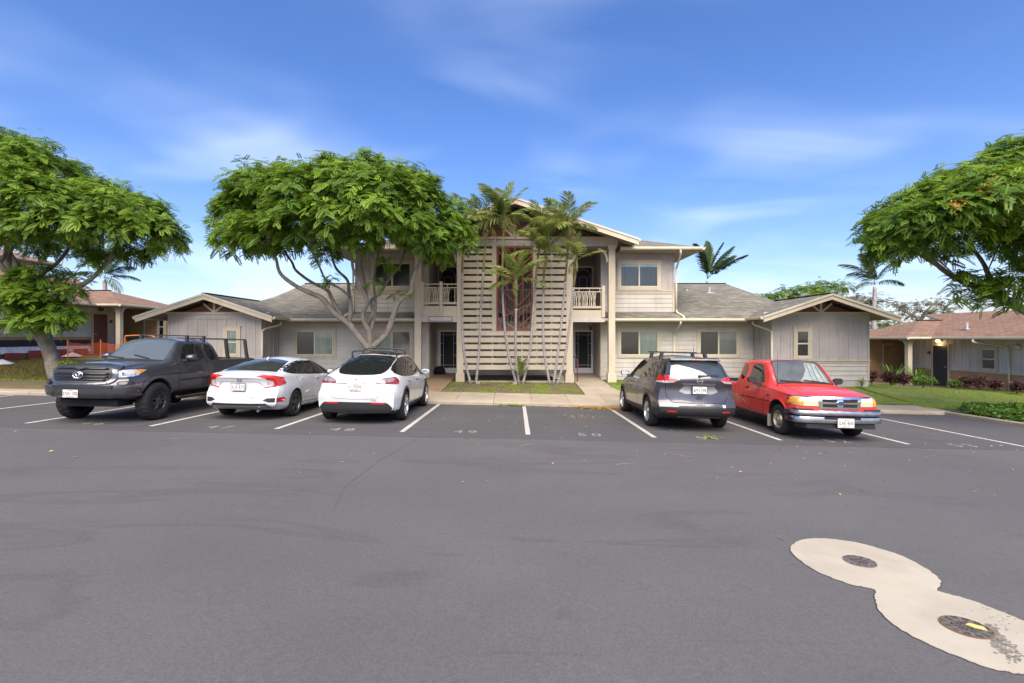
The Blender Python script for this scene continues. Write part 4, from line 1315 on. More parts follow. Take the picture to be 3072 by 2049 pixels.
# oxide-red lattice panel
P_ = empty('lattice_panel', (XC, YF, zmid), B); P_['label'] = 'oxide red lattice panel with branching diagonal bars'
px0, px1, pz0, pz1 = xF(1489, YF), xF(1599, YF), zmid + .002, zb0 - .002
fw = .085
box('frame', px0, px0 + fw, YF - .002, YF + .06, pz0, pz1, M_red, P_); box('frame', px1 - fw, px1, YF - .002, YF + .06, pz0, pz1, M_red, P_)
box('frame', px0 + fw, px1 - fw, YF - .002, YF + .06, pz0, pz0 + fw, M_red, P_); box('frame', px0 + fw, px1 - fw, YF - .002, YF + .06, pz1 - fw, pz1, M_red, P_)
xc_ = (px0 + px1)/2; y = YF + .03
a_, b_, lo_, hi_ = px0 + fw, px1 - fw, pz0 + fw, pz1 - fw
bar('lattice_bar', (xc_, y, lo_), (xc_, y, hi_), .08, .05, M_red, P_)
for x, z0, z1 in ((xc_ - .32, lo_ + 1.5, hi_), (xc_ + .33, lo_ + 1.1, hi_ - .9), (xc_ + .36, lo_, lo_ + .95), (xc_ - .36, lo_ + .35, lo_ + 1.2)): bar('lattice_bar', (x, y + .001, z0), (x, y + .001, z1), .06, .045, M_red, P_)
def diag(x0, z0, x1, z1, w=.06): bar('lattice_bar', (x0, y + .002, z0), (x1, y + .002, z1), w, .04, M_red, P_)
for z in (hi_ - .75, hi_ - 1.45, hi_ - 2.15, hi_ - 2.7):
    diag(xc_ - .03, z, a_, z + .62)
for z in (hi_ - .95, hi_ - 1.65, hi_ - 2.4, hi_ - 2.85):
    diag(xc_ + .03, z, b_, z + .62)
diag(xc_ - .03, hi_ - .33, xc_ - .30, hi_, .05); diag(xc_ + .03, hi_ - .42, xc_ + .42, hi_ - .02, .05)
diag(a_, lo_ + .45, xc_ - .1, lo_, .06); diag(b_, lo_ + .5, xc_ + .1, lo_, .06); diag(xc_ - .33, hi_ - 1.25, xc_ - .03, hi_ - .98, .05); diag(xc_ + .33, hi_ - 1.3, xc_ + .6, hi_ - 1.05, .05)

# ---- stair behind the screen
T = empty('stair', (XC, 22, .1), B)
box('stair_wall', XC - 2.0, XC + 2.0, 22.95, 23.05, -.1, 2.5, M_white, T)
siding('-y', XC - 2.0, XC + 2.0, 22.94, .1, .9, M_white, T, exp=.2)
box('landing', XC - 2.0, XC - .7, 20.75, 22.9, 1.55, 1.68, M_soffit, T)
def flight(xa, za, xb, zb, Y0, Y1):
    for Yk in (Y0, Y1 - .05):
        mb = MB(); mb.prism([(xa, za - .28), (xa, za), (xb, zb), (xb, zb - .28)], 'y', Yk, Yk + .05); mb.build('stringer', M_beige, T)
    n = 9
    for i in range(n):
        t = (i + .5) / n; x = xa + (xb - xa) * t; z = za + (zb - za) * t
        box('tread', x - .14, x + .14, Y0 + .05, Y1 - .05, z - .07, z - .01, M_soffit, T)
    for i in range(16):
        t = (i + .5) / 16; x = xa + (xb - xa) * t; z = za + (zb - za) * t
        bar('baluster', (x, Y0 + .02, z), (x, Y0 + .02, z + .85), .028, .028, M_beige, T)
    bar('handrail', (xa, Y0 + .02, za + .87), (xb, Y0 + .02, zb + .87), .05, .06, M_beige, T)
flight(XC + 2.1, .15, XC - .7, 1.68, 20.8, 21.75)
flight(XC - .7, 1.68, XC + 1.9, 3.0, 21.9, 22.85)
box('upper_landing', XC - 2.0, XC + 2.0, 22.9, YD - .01, 2.86, 3.02, M_soffit, T)
for q in np.arange(XC - 1.95, XC + 1.95, .13): bar('baluster', (q, 22.88, 3.03), (q, 22.88, 3.9), .028, .028, M_beige, T)
bar('handrail', (XC - 2, 22.88, 3.92), (XC + 2, 22.88, 3.92), .05, .06, M_beige, T, up=(0, 1, 0))
# oxide handrail at the right entry
mb = MB(); hx = XC + 2.19 + .22
mb.tube(catmull([(hx + .08, 20.35, ground(hx, 20.35) - .02), (hx + .08, 20.35, .75), (hx + .05, 20.42, .92), (hx - .02, 20.8, 1.0), (hx - .04, 22.0, 1.0), (hx - .04, 22.0, .1)], 5), .022, 8); mb.build('handrail', M_rail, B, True)
# ================================================================== neighbour houses
def neighbour(s, xo, zo, label, door_mat, upper):
    """s = -1 left house (its wall faces +x), +1 right house; xo: porch eave |x|; zo: floor level"""
    H = empty('neighbour_house', (s * (xo + 3), 27, zo)); tag(H, label, 'building')
    f = '+x' if s < 0 else '-x'
    def X(d): return s * (xo + d)               # d metres behind the porch eave line
    xw = X(2.1)                                  # long wall plane
    E = zo + 2.50                                # eave
    def xb(name, d0, d1, y0, y1, z0, z1, mat, par=H):
        a, b = sorted((X(d0), X(d1))); return box(name, a, b, y0, y1, z0, z1, mat, par)
    # long wall with board and batten above, tan siding below
    xb('wall', 2.1, 8, 14.5, 27.6, zo - .5, E + .1, M_ivory)
    zt = zo + .80
    wins = []
    if s < 0:
        wins = [((19.4, 22.65, zo + .98, zo + 2.12), 'v', ('dark', 'dark')), ((23.95, 24.95, zo + .98, zo + 2.12), 'h', ('dark', 'dark'))]
    else:
        wins = [((19.6, 21.5, zo + .88, zo + 2.0), 'v', ('pale', 'pale')), ((22.75, 23.65, zo + .92, zo + 2.05), 'h', ('dark', 'dark'))]
    dy0, dy1 = (26.15, 27.05) if s < 0 else (25.35, 26.25)
    holes = [w[0] for w in wins] + [(dy0 - .12, dy1 + .12, zo - .2, zo + 2.2)]
    battens(f, 14.6, 27.5, xw, zt + .1, E, .41, M_ivory, H, holes, start=.2)
    for o, sp, pn in wins:
        window(f, xw, o, (o[0] + .12, o[1] - .12, o[2] + .11, o[3] - .11), H, sp, pn)
        if sp == 'h' and s > 0:
            for k in range(22):
                fbox('blind_slat', f, o[0] + .17, o[1] - .17, .0125, .0165, xw, o[2] + .17 + k * .041, o[2] + .187 + k * .041, M_curtg, H)
    fbox('water_table', f, 14.6, dy0 - .12, .0005, .05, xw, zt + .05, zt + .1, M_beige, H)
    if s < 0:
        fbox('band', f, 14.6, dy0 - .12, .0005, .03, xw, zt - .08, zt + .049, M_tan, H)
        fbox('open_wall', f, 14.6, dy0 - .12, .0005, .012, xw, zo + .40, zt - .081, M_int, H)
    else:
        siding(f, 14.6, dy0 - .12, xw, zo - .3, zt + .05, M_tan, H, exp=.2)
        siding(f, dy1 + .12, 27.5, xw, zo - .3, zt + .05, M_tan, H, exp=.2)
    # door
    d = empty('door', (xw, (dy0 + dy1)/2, zo), H)
    fbox('leaf', f, dy0, dy1, .004, .035, xw, zo, zo + 2.05, door_mat, d)
    fbox('jamb', f, dy0 - .1, dy0, .002, .055, xw, zo, zo + 2.14, M_beige, d); fbox('jamb', f, dy1, dy1 + .1, .002, .055, xw, zo, zo + 2.14, M_beige, d)
    fbox('head', f, dy0, dy1, .002, .0555, xw, zo + 2.05, zo + 2.14, M_beige, d)
    mb = MB(); mb.tube([(xw - s*.04, dy0 + .1, zo + 1.0), (xw - s*.10, dy0 + .1, zo + 1.0)], .028, 8); mb.build('knob', M_galv, d)
    # number plate beside the door
    fbox('number_plate', f, dy1 + .18, dy1 + .36, .02, .035, xw, zo + 1.62, zo + 1.75, M_signk, H)
    # wall lamp above door
    mb = MB(); cy_ = (dy0 + dy1)/2
    mb.tube([(xw - s*.01, cy_, zo + 2.32), (xw - s*.12, cy_, zo + 2.32)], [.10, .12], 12)
    mb.build('lamp_base', M_castd, H)
    # porch part behind the door: recess, tan walls, post
    yp = 28.6
    xb('porch_back', .45, 4, yp + .5, yp + .7, zo - .4, E, M_tan)
    xb('storage_wall', .4, 1.15, yp + .001, yp + 3, zo - .4, E, M_tan)
    siding('-y', min(X(.42), X(1.15)), max(X(.42), X(1.15)), yp, zo - .2, E, M_tan, H, exp=.2)
    xb('trim', 1.16, 1.24, yp - .03, yp + .05, zo - .2, zo + 2.1, M_beige)
    xb('panel', 1.3, 2.05, yp + .44, yp + .5, zo - .2, zo + 2.05, M_tan)
    xb('panel_trim', 1.24, 2.1, yp + .40, yp + .47, zo + 2.05, zo + 2.14, M_beige)
    if s < 0:
        window('-y', yp, (X(.42) - .62 + .55, X(.42) + .40, zo + .75, zo + 2.1), (X(.42) + .03, X(.42) + .33, zo + .85, zo + 2.0), H, 'h', ('black', 'black'))
        xb('wall', .0, .45, yp + .002, yp + 3, zo - .4, E, M_tan)
    px = X(.42); py = 25.75
    c = empty('porch_post', (px, py, zo), H)
    box('shaft', px - .11, px + .11, py - .11, py + .11, zo - .35, E - .1, M_beige, c)
    for sx_ in (-1, 1):
        mb = MB(); zt_ = E - .1
        mb.prism([(px + sx_*.11, zt_), (px + sx_*.46, zt_), (px + sx_*.46, zt_ - .06), (px + sx_*.25, zt_ - .14), (px + sx_*.17, zt_ - .3), (px + sx_*.11, zt_ - .34)], 'y', py - .04, py + .04)
        mb.build('post_bracket', M_beige, c)
    # roofs
    y0 = 25.25
    ap = (X(2.7), y0 + 2.7, E + 2.7*SL)
    roof_face('roof', [(X(0), y0, E), (X(1.25), y0, E), (X(3.4), y0 + 2.7*.8, E + 2.7*SL*.8), ap], M_roofr, H, .08) if False else None
    roof_face('roof', [(X(0), y0, E), (X(1.2), y0, E), (X(3.9), y0 + 2.7, E + .9), ap], M_roofr, H, .08)
    roof_face('roof', [(X(0), y0, E), (X(0), y0 + 5.4, E), ap], M_roofr, H, .08)
    roof_face('roof', [(X(0), y0 + 5.4, E), ap, (X(9), y0 + 2.7, E + .9), (X(9), y0 + 5.4, E)], M_roofr, H, .08)
    xr = 6.6 if s < 0 else 5.2
    roof_face('roof', [(X(1.2), 12, E), (X(1.2), y0, E), (X(1.2) + s*2.7, y0 + 2.7, E + .9), (X(xr), y0 + 2.7, E + .9), (X(xr), y0 + 2.7 - .001, E + (xr - 1.2)*SL), (X(xr), 12, E + (xr - 1.2)*SL)], M_roofr, H, .08) if False else None
    roof_face('roof', [(X(1.2), 12, E), (X(1.2), y0, E), (X(3.9), y0 + 2.7, E + .9), (X(xr), y0 + 5.4, E + (xr - 1.2)*SL), (X(xr), 12, E + (xr - 1.2)*SL)], M_roofr, H, .08)
    roof_face('roof', [(X(xr), 12, E + (xr - 1.2)*SL), (X(xr), y0 + 5.4, E + (xr - 1.2)*SL), (X(xr + 5), y0 + 5.4, E), (X(xr + 5), 12, E)], M_roofr, H, .08)
    mb = MB(); mb.bar((X(2.6), y0 + 2.7, E + .915), (X(4.3), y0 + 2.7, E + .915), .2, .04, up=(0, 0, 1)); mb.build('ridge_cap', M_roofr, H)
    gutter('gutter', (X(0), y0, E - .005), (X(1.2), y0, E - .005), H)
    gutter('gutter', (X(0), y0 - .1, E - .005), (X(0), y0 + 5.4, E - .005), H, out=(-s, 0, 0))
    gutter('gutter', (X(1.2), 12, E - .005), (X(1.2), y0, E - .005), H, out=(-s, 0, 0))
    xb('soffit', 1.22, 2.12, 12, y0 + .1, E - .13, E - .10, M_soffit)
    xb('soffit', .03, 2.2, y0 + .05, y0 + 5.2, E - .13, E - .102, M_soffit)
    if upper:
        U = E + 2.75; xe = xo + 7.7
        def xu(name, d0, d1, y0_, y1_, z0, z1, mat):
            a, b = sorted((s*d0, s*d1)); return box(name, a, b, y0_, y1_, z0, z1, mat, H)
        xu('upper_wall', xe + .8, xe + 6, 16, 29.8, E, U + .1, M_ivory)
        battens(f, 16.1, 29.7, s*(xe + .8), E + 1.0, U, .41, M_ivory, H)
        siding(f, 16.0, 29.8, s*(xe + .8), E - .1, E + .95, M_ivory, H)
        roof_face('roof', [(s*xe, 13, U), (s*xe, 30.6, U), (s*(xe + 5), 25.6, U + 5*SL), (s*(xe + 5), 13, U + 5*SL)], M_roofr, H, .08)
        roof_face('roof', [(s*xe, 30.6, U), (s*(xe + 5), 25.6, U + 5*SL), (s*(xe + 10), 30.6, U)], M_roofr, H, .08)
        gutter('gutter', (s*xe, 13, U - .005), (s*xe, 30.6, U - .005), H, out=(-s, 0, 0))
        xu('soffit', xe + .02, xe + .82, 13, 30.5, U - .13, U - .1, M_soffit)
    return H, xw, E, zo
HL = neighbour(-1, 19.4, .95, 'tan neighbour house with terracotta roof and red door behind the left tree', M_dred, True)
HR = neighbour(1, 19.6, -.69, 'brown and ivory neighbour house with terracotta roof and black door', M_dblack, False)

# right house extras: lit porch lamp, downspout, wall fan cover, roof vent
Hr, xwr, Er, zr_ = HR
m, nt, b = nodes('lamp_glow'); b.inputs['Emission Color'].default_value = (1, .62, .25, 1); b.inputs['Emission Strength'].default_value = 2.0; b.inputs['Base Color'].default_value = (.9, .8, .6, 1)
mb = MB(); mb.tube([(xwr - .12, 25.8, zr_ + 2.34), (xwr - .14, 25.8, zr_ + 2.27), (xwr - .14, 25.8, zr_ + 2.2)], [.10, .13, .06], 12); mb.build('lamp_globe', m, Hr, True)
pl = bpy.data.lights.new('porch_light', 'POINT'); pl.energy = 2; pl.color = (1, .7, .4); pl.shadow_soft_size = .08
plo = bpy.data.objects.new('porch_light', pl); COL.objects.link(plo); plo.location = (xwr - .18, 25.8, zr_ + 2.1)
downspout([(19.6 + 1.12, 22.9, Er - .12), (19.6 + 1.14, 22.85, Er - .25), (xwr - .12, 22.35, Er - .42), (xwr - .07, 22.2, Er - .55)], Hr)
downspout([(xwr - .07, 22.2, Er - .53), (xwr - .07, 22.2, zr_ + .12)], Hr)
mb = MB(); mb.tube([(xwr - .02, 21.85, zr_ + 2.05), (xwr - .10, 21.85, zr_ + 2.03)], [.15, .11], 14); mb.build('fan_hood', M_ivory, Hr, True)
vx, vy = 19.6 + 2.35, 24.6
vz = Er + (vx - 20.8) * SL
mb = MB(); mb.tube([(vx, vy, vz - .05), (vx, vy, vz + .3)], .05, 8); mb.build('vent_pipe', M_galv, Hr)
mb = MB(); mb.prism([(vx - .2, vy - .16), (vx + .02, vy - .16), (vx + .02, vy + .16), (vx - .2, vy + .16)], 'z', vz - .03, vz + .02); mb.build('vent_flashing', M_galv, Hr)

# left house: works along its base - sheeting, red boards, orange barrier
Hl, xwl, El, zl_ = HL
M_sheet = plain('white_sheeting', (.66, .62, .66), .45, noise=.15, scale=6)
M_redb = paint('red_board', (.26, .045, .025), .6)
n = 60; v = []; f = []
for i in range(n + 1):
    y = 15.5 + (25.9 - 15.5) * i / n
    w = .03 * math.sin(i * 1.3) + .02 * math.sin(i * 3.1)
    v += [(xwl + .03 + w * .4, y, zl_ + .42), (xwl + .07 + w, y, zl_ + .26 + w), (xwl + .16 + w, y, zl_ + .14 + .5 * w)]
for i in range(n):
    for k in range(2): f.append((3*i + k, 3*i + 3 + k, 3*i + 4 + k, 3*i + 1 + k))
o = link('plastic_sheeting', mesh_from('plastic_sheeting', v, f, M_sheet, True)); tag(o, 'white plastic sheeting along the foot of the left house wall', 'sheeting')
for i in range(9):
    y = 16.2 + i * 1.12
    z = ground(xwl + .5, y)
    o = box('red_board', xwl + .20, xwl + .26, y - .42, y + .42, z - .02, z + random.uniform(.28, .36), M_redb)
    o.rotation_euler = (random.uniform(-.05, .05), 0, random.uniform(-.12, .12))
    tag(o, 'red painted board at the foot of the left house, %s from the picture edge' % ('first second third fourth fifth sixth seventh eighth ninth'.split()[i]), 'board', 'red boards at the left house')
for i, (y, xx) in enumerate(((17.2, 1.0), (19.0, .9), (20.4, 1.1), (23.9, .9))):
    mb = MB(); z = ground(xwl + xx, y); rr = random.Random(i)
    ring = [(xwl + xx + .35*math.cos(a)*(.7 + .5*rr.random()), y + .5*math.sin(a)*(.7 + .5*rr.random()), z + .02) for a in np.linspace(0, 2*math.pi, 10)[:-1]]
    mb.v = ring + [(xwl + xx, y, z + .22)]
    mb.f = [(k, (k+1) % 9, 9) for k in range(9)]
    o = mb.build('tarp_heap', M_sheet); tag(o, 'crumpled white tarp before the left house, ' + ('nearest the left picture edge', 'second from the left picture edge', 'left of the leaning tree trunk', 'right of the leaning tree trunk')[i], 'tarp', 'tarps lying before the left house')
# orange mesh barrier
m, nt, b = nodes('orange_netting')
b.inputs['Base Color'].default_value = (.55, .10, .025, 1); b.inputs['Roughness'].default_value = .5
g_ = nt.nodes.new('ShaderNodeNewGeometry'); br2 = nt.nodes.new('ShaderNodeTexBrick')
br2.inputs['Scale'].default_value = 1; br2.inputs['Brick Width'].default_value = .09; br2.inputs['Row Height'].default_value = .05; br2.inputs['Mortar Size'].default_value = .007
sp_ = nt.nodes.new('ShaderNodeSeparateXYZ'); cb_ = nt.nodes.new('ShaderNodeCombineXYZ'); ad_ = nt.nodes.new('ShaderNodeMath'); ad_.operation = 'ADD'
nt.links.new(g_.outputs['Position'], sp_.inputs[0]); nt.links.new(sp_.outputs[0], ad_.inputs[0]); nt.links.new(sp_.outputs[1], ad_.inputs[1])
nt.links.new(ad_.outputs[0], cb_.inputs[0]); nt.links.new(sp_.outputs[2], cb_.inputs[1]); nt.links.new(cb_.outputs[0], br2.inputs['Vector'])
tr_ = nt.nodes.new('ShaderNodeBsdfTransparent'); mx_ = nt.nodes.new('ShaderNodeMixShader')
nt.links.new(br2.outputs['Fac'], mx_.inputs[0]); nt.links.new(tr_.outputs[0], mx_.inputs[1]); nt.links.new(b.outputs[0], mx_.inputs[2])
nt.links.new(mx_.outputs[0], nt.nodes['Material Output'].inputs[0])
M_net = m
M_orange = plain('orange_post', (.62, .20, .05), .5)
Fz = empty('safety_fence', (-19, 23, .8)); tag(Fz, 'orange mesh safety fence before the left house door', 'fence')
pp = [(-20.3, 23.3), (-19.6, 24.3), (-18.6, 24.6), (-17.6, 24.9), (-16.6, 25.2)]
for (a, b_) in zip(pp[:-1], pp[1:]):
    za, zb_ = ground(*a), ground(*b_); v = []; f = []
    for i in range(11):
        t = i / 10; x, y = a[0] + (b_[0]-a[0])*t, a[1] + (b_[1]-a[1])*t; z = za + (zb_-za)*t; sg_ = .09*math.sin(math.pi*t)
        v += [(x, y + .02*math.sin(i), z + .05), (x, y - .02*math.sin(i*2), z + .75 - sg_)]
    for i in range(10): f.append((2*i, 2*i+2, 2*i+3, 2*i+1))
    link('netting', mesh_from('netting', v, f, M_net, True), Fz)
for (x, y) in pp:
    mb = MB(); mb.tube([(x, y, ground(x, y) - .1), (x, y, ground(x, y) + .85)], .025, 6); mb.build('post', M_orange, Fz)
mb = MB(); z = ground(-18.6, 25.2)
mb.tube(catmull([(-19.2, 25.3, z), (-19.2, 25.3, z + .95), (-19.0, 25.3, z + 1.08), (-17.9, 25.3, z + 1.08), (-17.6, 25.3, z + .85)], 4), .03, 8); o = mb.build('barricade_rail', M_orange); tag(o, 'orange bent pipe barricade by the left porch', 'barricade')
# ================================================================== vegetation
def limb_mesh(mb, pts, r0, r1, seg=9, n=5, wob=.08):
    P = catmull(pts, n); m = len(P)
    rad = [max(.006, (r0 + (r1 - r0) * (i / (m - 1)) ** .85) * (1 + random.uniform(-wob, wob))) for i in range(m)]
    mb.tube(P, rad, seg)

def leaf_template(pairs=9, L=.44, w=.085, lw=.036, fold=.25):
    """pinnate leaf: every leaflet a rhombus quad. columns: along, side, normal"""
    V = []; Q = []
    def lf(base, d, ln, wd, tw):
        n = len(V); b = np.array(base); d = np.array(d) / np.linalg.norm(d)
        s = np.array([-d[1], d[0], 0]); 
        V.extend([b, b + d*ln*.45 + s*wd/2 + np.array([0, 0, tw]), b + d*ln, b + d*ln*.45 - s*wd/2 + np.array([0, 0, tw])])
        Q.append((n, n+1, n+2, n+3))
    for i in range(pairs):
        t = .14 + .82 * i / (pairs - 1)
        ln = w * (1.25 - .5 * abs(t - .45))
        for sd in (-1, 1): lf((t*L, sd*.004, 0), (.42, sd, -fold), ln, lw, .008)
    lf((L*.97, 0, 0), (1, 0, -.1), w, lw, .005)
    return np.array(V), np.array(Q)

def scatter_leaves(name, pos, dirs, ups, scl, droop, tint, template, mat, parent):
    T, Q = template
    N, K = len(pos), len(T)
    a = dirs / np.linalg.norm(dirs, axis=1, keepdims=True)
    b = np.cross(ups, a); b /= np.maximum(np.linalg.norm(b, axis=1, keepdims=True), 1e-6)
    c = np.cross(a, b)
    P = pos[:, None, :] + scl[:, None, None] * (a[:, None, :]*T[None, :, 0:1] + b[:, None, :]*T[None, :, 1:2] + c[:, None, :]*T[None, :, 2:3])
    L = T[:, 0].max()
    P[:, :, 2] -= (scl * droop)[:, None] * L * (np.clip(T[None, :, 0], 0, None) / L) ** 2
    F = Q[None, :, :] + (np.arange(N) * K)[:, None, None]
    me = fast_mesh(name, P.reshape(-1, 3), F.reshape(-1, Q.shape[1]), mat, np.repeat(tint, K))
    return link(name, me, parent)

from mathutils import noise as mnoise
def crown_clusters(blobs, density, jitter=.25):
    """points on the outsides of a union of ellipsoids; returns pos, outward normal"""
    B_ = [(np.array(c, float), np.array(r, float)) for c, r in blobs]
    pts, nrm = [], []
    for i, (c, r) in enumerate(B_):
        area = 4 * math.pi * ((r[0]*r[1])**1.6/3 + (r[0]*r[2])**1.6/3 + (r[1]*r[2])**1.6/3) ** (1/1.6)
        n = int(area * density)
        d = rng.normal(size=(n, 3)); d /= np.linalg.norm(d, axis=1, keepdims=True)
        rad = 1 - np.abs(rng.normal(0, jitter, size=(n, 1))) * .9 + rng.uniform(0, .12, size=(n, 1))
        wob = np.array([mnoise.noise(Vector(q)) for q in (c + d * r) * 1.1])[:, None]
        p = c + d * r * (rad + wob * .34)
        nn = d / r; nn /= np.linalg.norm(nn, axis=1, keepdims=True)
        keep = np.ones(n, bool)
        for j, (c2, r2) in enumerate(B_):
            if j != i: keep &= (((p - c2) / r2) ** 2).sum(1) > .55
        gap = np.array([mnoise.noise(Vector(q)) for q in p * 1.7 + 31.0])
        keep &= ~((gap < -.12) & (rad[:, 0] > .80) & (rng.random(n) < .62))
        keep &= ~((nn[:, 2] < -.45) & (rng.random(n) < .55))
        pts.append(p[keep]); nrm.append(nn[keep])
    return np.concatenate(pts), np.concatenate(nrm)

def leafy_crown(name, blobs, density, per, parent, mat=None, scale=1.0, template=None, droop=.75, wind=(0, 0, 0), jitter=.25):
    c, n = crown_clusters(blobs, density, jitter)
    M = len(c)
    ct = np.clip(rng.normal(.40, .26, M), 0, 1)
    N = M * per
    idx = np.repeat(np.arange(M), per)
    ang = rng.uniform(0, 2*math.pi, N) 
    axis = n[idx] * .75 + np.array([0, 0, .35]); axis /= np.linalg.norm(axis, axis=1, keepdims=True)
    ref = np.where(np.abs(axis[:, 2:3]) < .9, np.array([[0, 0, 1.]]), np.array([[1., 0, 0]]))
    u = np.cross(axis, ref); u /= np.linalg.norm(u, axis=1, keepdims=True)
    v = np.cross(axis, u)
    spread = rng.uniform(.7, 1.3, N)[:, None]
    d = axis * rng.uniform(.25, .8, N)[:, None] + (u*np.cos(ang)[:, None] + v*np.sin(ang)[:, None]) * spread + np.array(wind)
    d[:, 2] = d[:, 2] * .55 + .10 + np.where(rng.random(N) < .12, rng.uniform(.3, 1.1, N), 0)
    up = axis + rng.normal(0, .25, (N, 3)); up[:, 2] += .6
    pos = c[idx] + rng.normal(0, .07, (N, 3)) * scale
    scl = rng.uniform(.62, 1.02, N) * scale
    tint = np.clip(ct[idx] + rng.normal(0, .13, N), 0, 1)
    return scatter_leaves(name, pos, d, up, scl, rng.uniform(droop*.5, droop*1.4, N), tint, template, mat or M_leaf, parent), c, n

TPL = leaf_template(9, .33, .080, .038, .12)
TPLs = leaf_template(5, .34, .10, .055)
def P3(x, y, Y): return tuple(at(x, y, Y))

# ---- centre tree (in the strip behind the white crossover)
def z3(p): return (600 + p[0] / 2.375, 420 + p[1] / 2.375)
def make_tree(name, label, Yt, base, stems, blobs_px, density, per, scale=1.0, extra=None, droop=.50):
    T_ = empty(name, base); tag(T_, label, 'tree', 'shower trees by the parking stalls')
    mb = MB()
    for pts, r0, r1 in stems: limb_mesh(mb, pts, r0, r1)
    blobs = []
    for bx, by, br, dy, fl in blobs_px:
        Y = Yt + dy; m_ = br * Yt / F_PX
        blobs.append((P3(bx, by, Y), (m_, m_ * 1.15, m_ * fl)))
    # twigs running up into the crown
    tips = [s[0][-1] for s in stems]
    for c, r in blobs:
        t = min(tips, key=lambda q: (Vector(q) - Vector(c)).length)
        mid = (Vector(t) * .5 + Vector(c) * .5) + Vector((random.uniform(-.2, .2), random.uniform(-.2, .2), .15))
        limb_mesh(mb, [t, tuple(mid), tuple(Vector(c) + Vector((0, 0, .3)))], .045, .012, 6, 4)
    mb.build('trunk', M_bark, T_, True)
    leafy_crown('crown', blobs, density, per, T_, M_leaf, scale, TPL, droop)
    return T_, blobs
Yc = 17.4
def st(pts, dys, r0, r1):
    q = [z3(p) for p in pts]; n = len(q)
    return ([P3(x, y, Yc + dys * (i / max(1, n - 1)) ** 1.2) for i, (x, y) in enumerate(q)], r0, r1)
fork = (1213, 1480)
bx, by = z3((1213, 1500)); base_c = (xF(bx, Yc), Yc, ground(xF(bx, Yc), Yc))
stems = [
    ([(base_c[0] + .05, Yc, base_c[2] - .15), (base_c[0] + .03, Yc, base_c[2] + .6), P3(*z3((1205, 1470)), Yc)], .21, .17),
    st([(1205, 1490), (1120, 1385), (1060, 1310), (960, 1235), (870, 1130), (800, 1095), (700, 1050), (600, 980), (560, 925), (540, 840), (500, 760)], -1.0, .125, .04),
    st([(1060, 1320), (1075, 1200), (1062, 1100), (1050, 1000), (970, 915), (930, 800)], .9, .085, .035),
    st([(1010, 1270), (940, 1135), (905, 1070), (790, 1010), (685, 930), (655, 870), (600, 790), (560, 720)], 1.2, .075, .03),
    st([(1213, 1480), (1205, 1370), (1168, 1290), (1165, 1220), (1190, 1150), (1130, 1000), (1090, 915), (1080, 800)], -.8, .10, .04),
    st([(1175, 1320), (1235, 1230), (1220, 1150), (1285, 1090), (1340, 1000), (1420, 900), (1470, 780)], 1.0, .08, .035),
    st([(1220, 1480), (1330, 1380), (1380, 1240), (1420, 1150), (1500, 1085), (1520, 980), (1585, 820), (1640, 720)], -.9, .115, .04),
    st([(1190, 1150), (1170, 1000), (1150, 860), (1200, 740)], .3, .06, .03),
    st([(1210, 1380), (1250, 1200), (1240, 1000), (1280, 760)], .8, .07, .03),
    st([(1060, 1110), (1000, 1060), (900, 1000), (850, 900), (800, 800)], -.6, .05, .025),
]
cb = [(715, 640, 78, 0, .85), (790, 575, 85, -.6, .9), (800, 585, 80, 1.4, .9), (890, 560, 88, .2, .85), (905, 580, 85, -1.6, .85), (1000, 545, 82, .6, .85), (1020, 570, 92, -1.5, .85),
      (1115, 538, 80, .2, .85), (1130, 575, 90, -1.6, .85), (1215, 570, 80, .3, .9), (1240, 610, 85, -1.0, .85), (1310, 650, 78, 0, .9), (1345, 690, 60, -.4, .9),
      (712, 712, 66, -.3, .75), (790, 695, 74, -1.2, .7), (800, 705, 62, 1.3, .6), (890, 665, 80, -1.7, .75), (1000, 650, 82, -1.9, .75), (1110, 640, 78, -1.9, .75), (1210, 660, 74, -1.5, .75), (1285, 712, 58, -.9, .75),
      (900, 710, 45, .8, .6), (1010, 700, 45, 1.2, .6), (1130, 690, 48, 1.2, .6), (1240, 715, 42, 1.0, .6), (980, 765, 30, -.7, .8), (1395, 722, 34, -.3, .6), (1320, 770, 24, -.5, .9), (1090, 715, 36, -1.3, .7), (860, 742, 28, -1.0, .7)]
tc, blc = make_tree('shower_tree', 'broad green shower tree with forking grey trunk behind the white crossover', Yc, base_c, stems, cb, 18.5, 9)
# low sprigs on the limbs
sprig_b = [(P3(*z3((1250, 1030)), Yc - .4), (.32, .32, .22)), (P3(*z3((1420, 1100)), Yc - .5), (.26, .26, .2)), (P3(*z3((1060, 1080)), Yc), (.2, .2, .15)), (P3(*z3((930, 990)), Yc - .3), (.2, .2, .13)), (P3(*z3((1330, 870)), Yc - .2), (.4, .3, .14))]
leafy_crown('sprigs', sprig_b, 12, 7, tc, M_leaf, .75, TPL, .7)

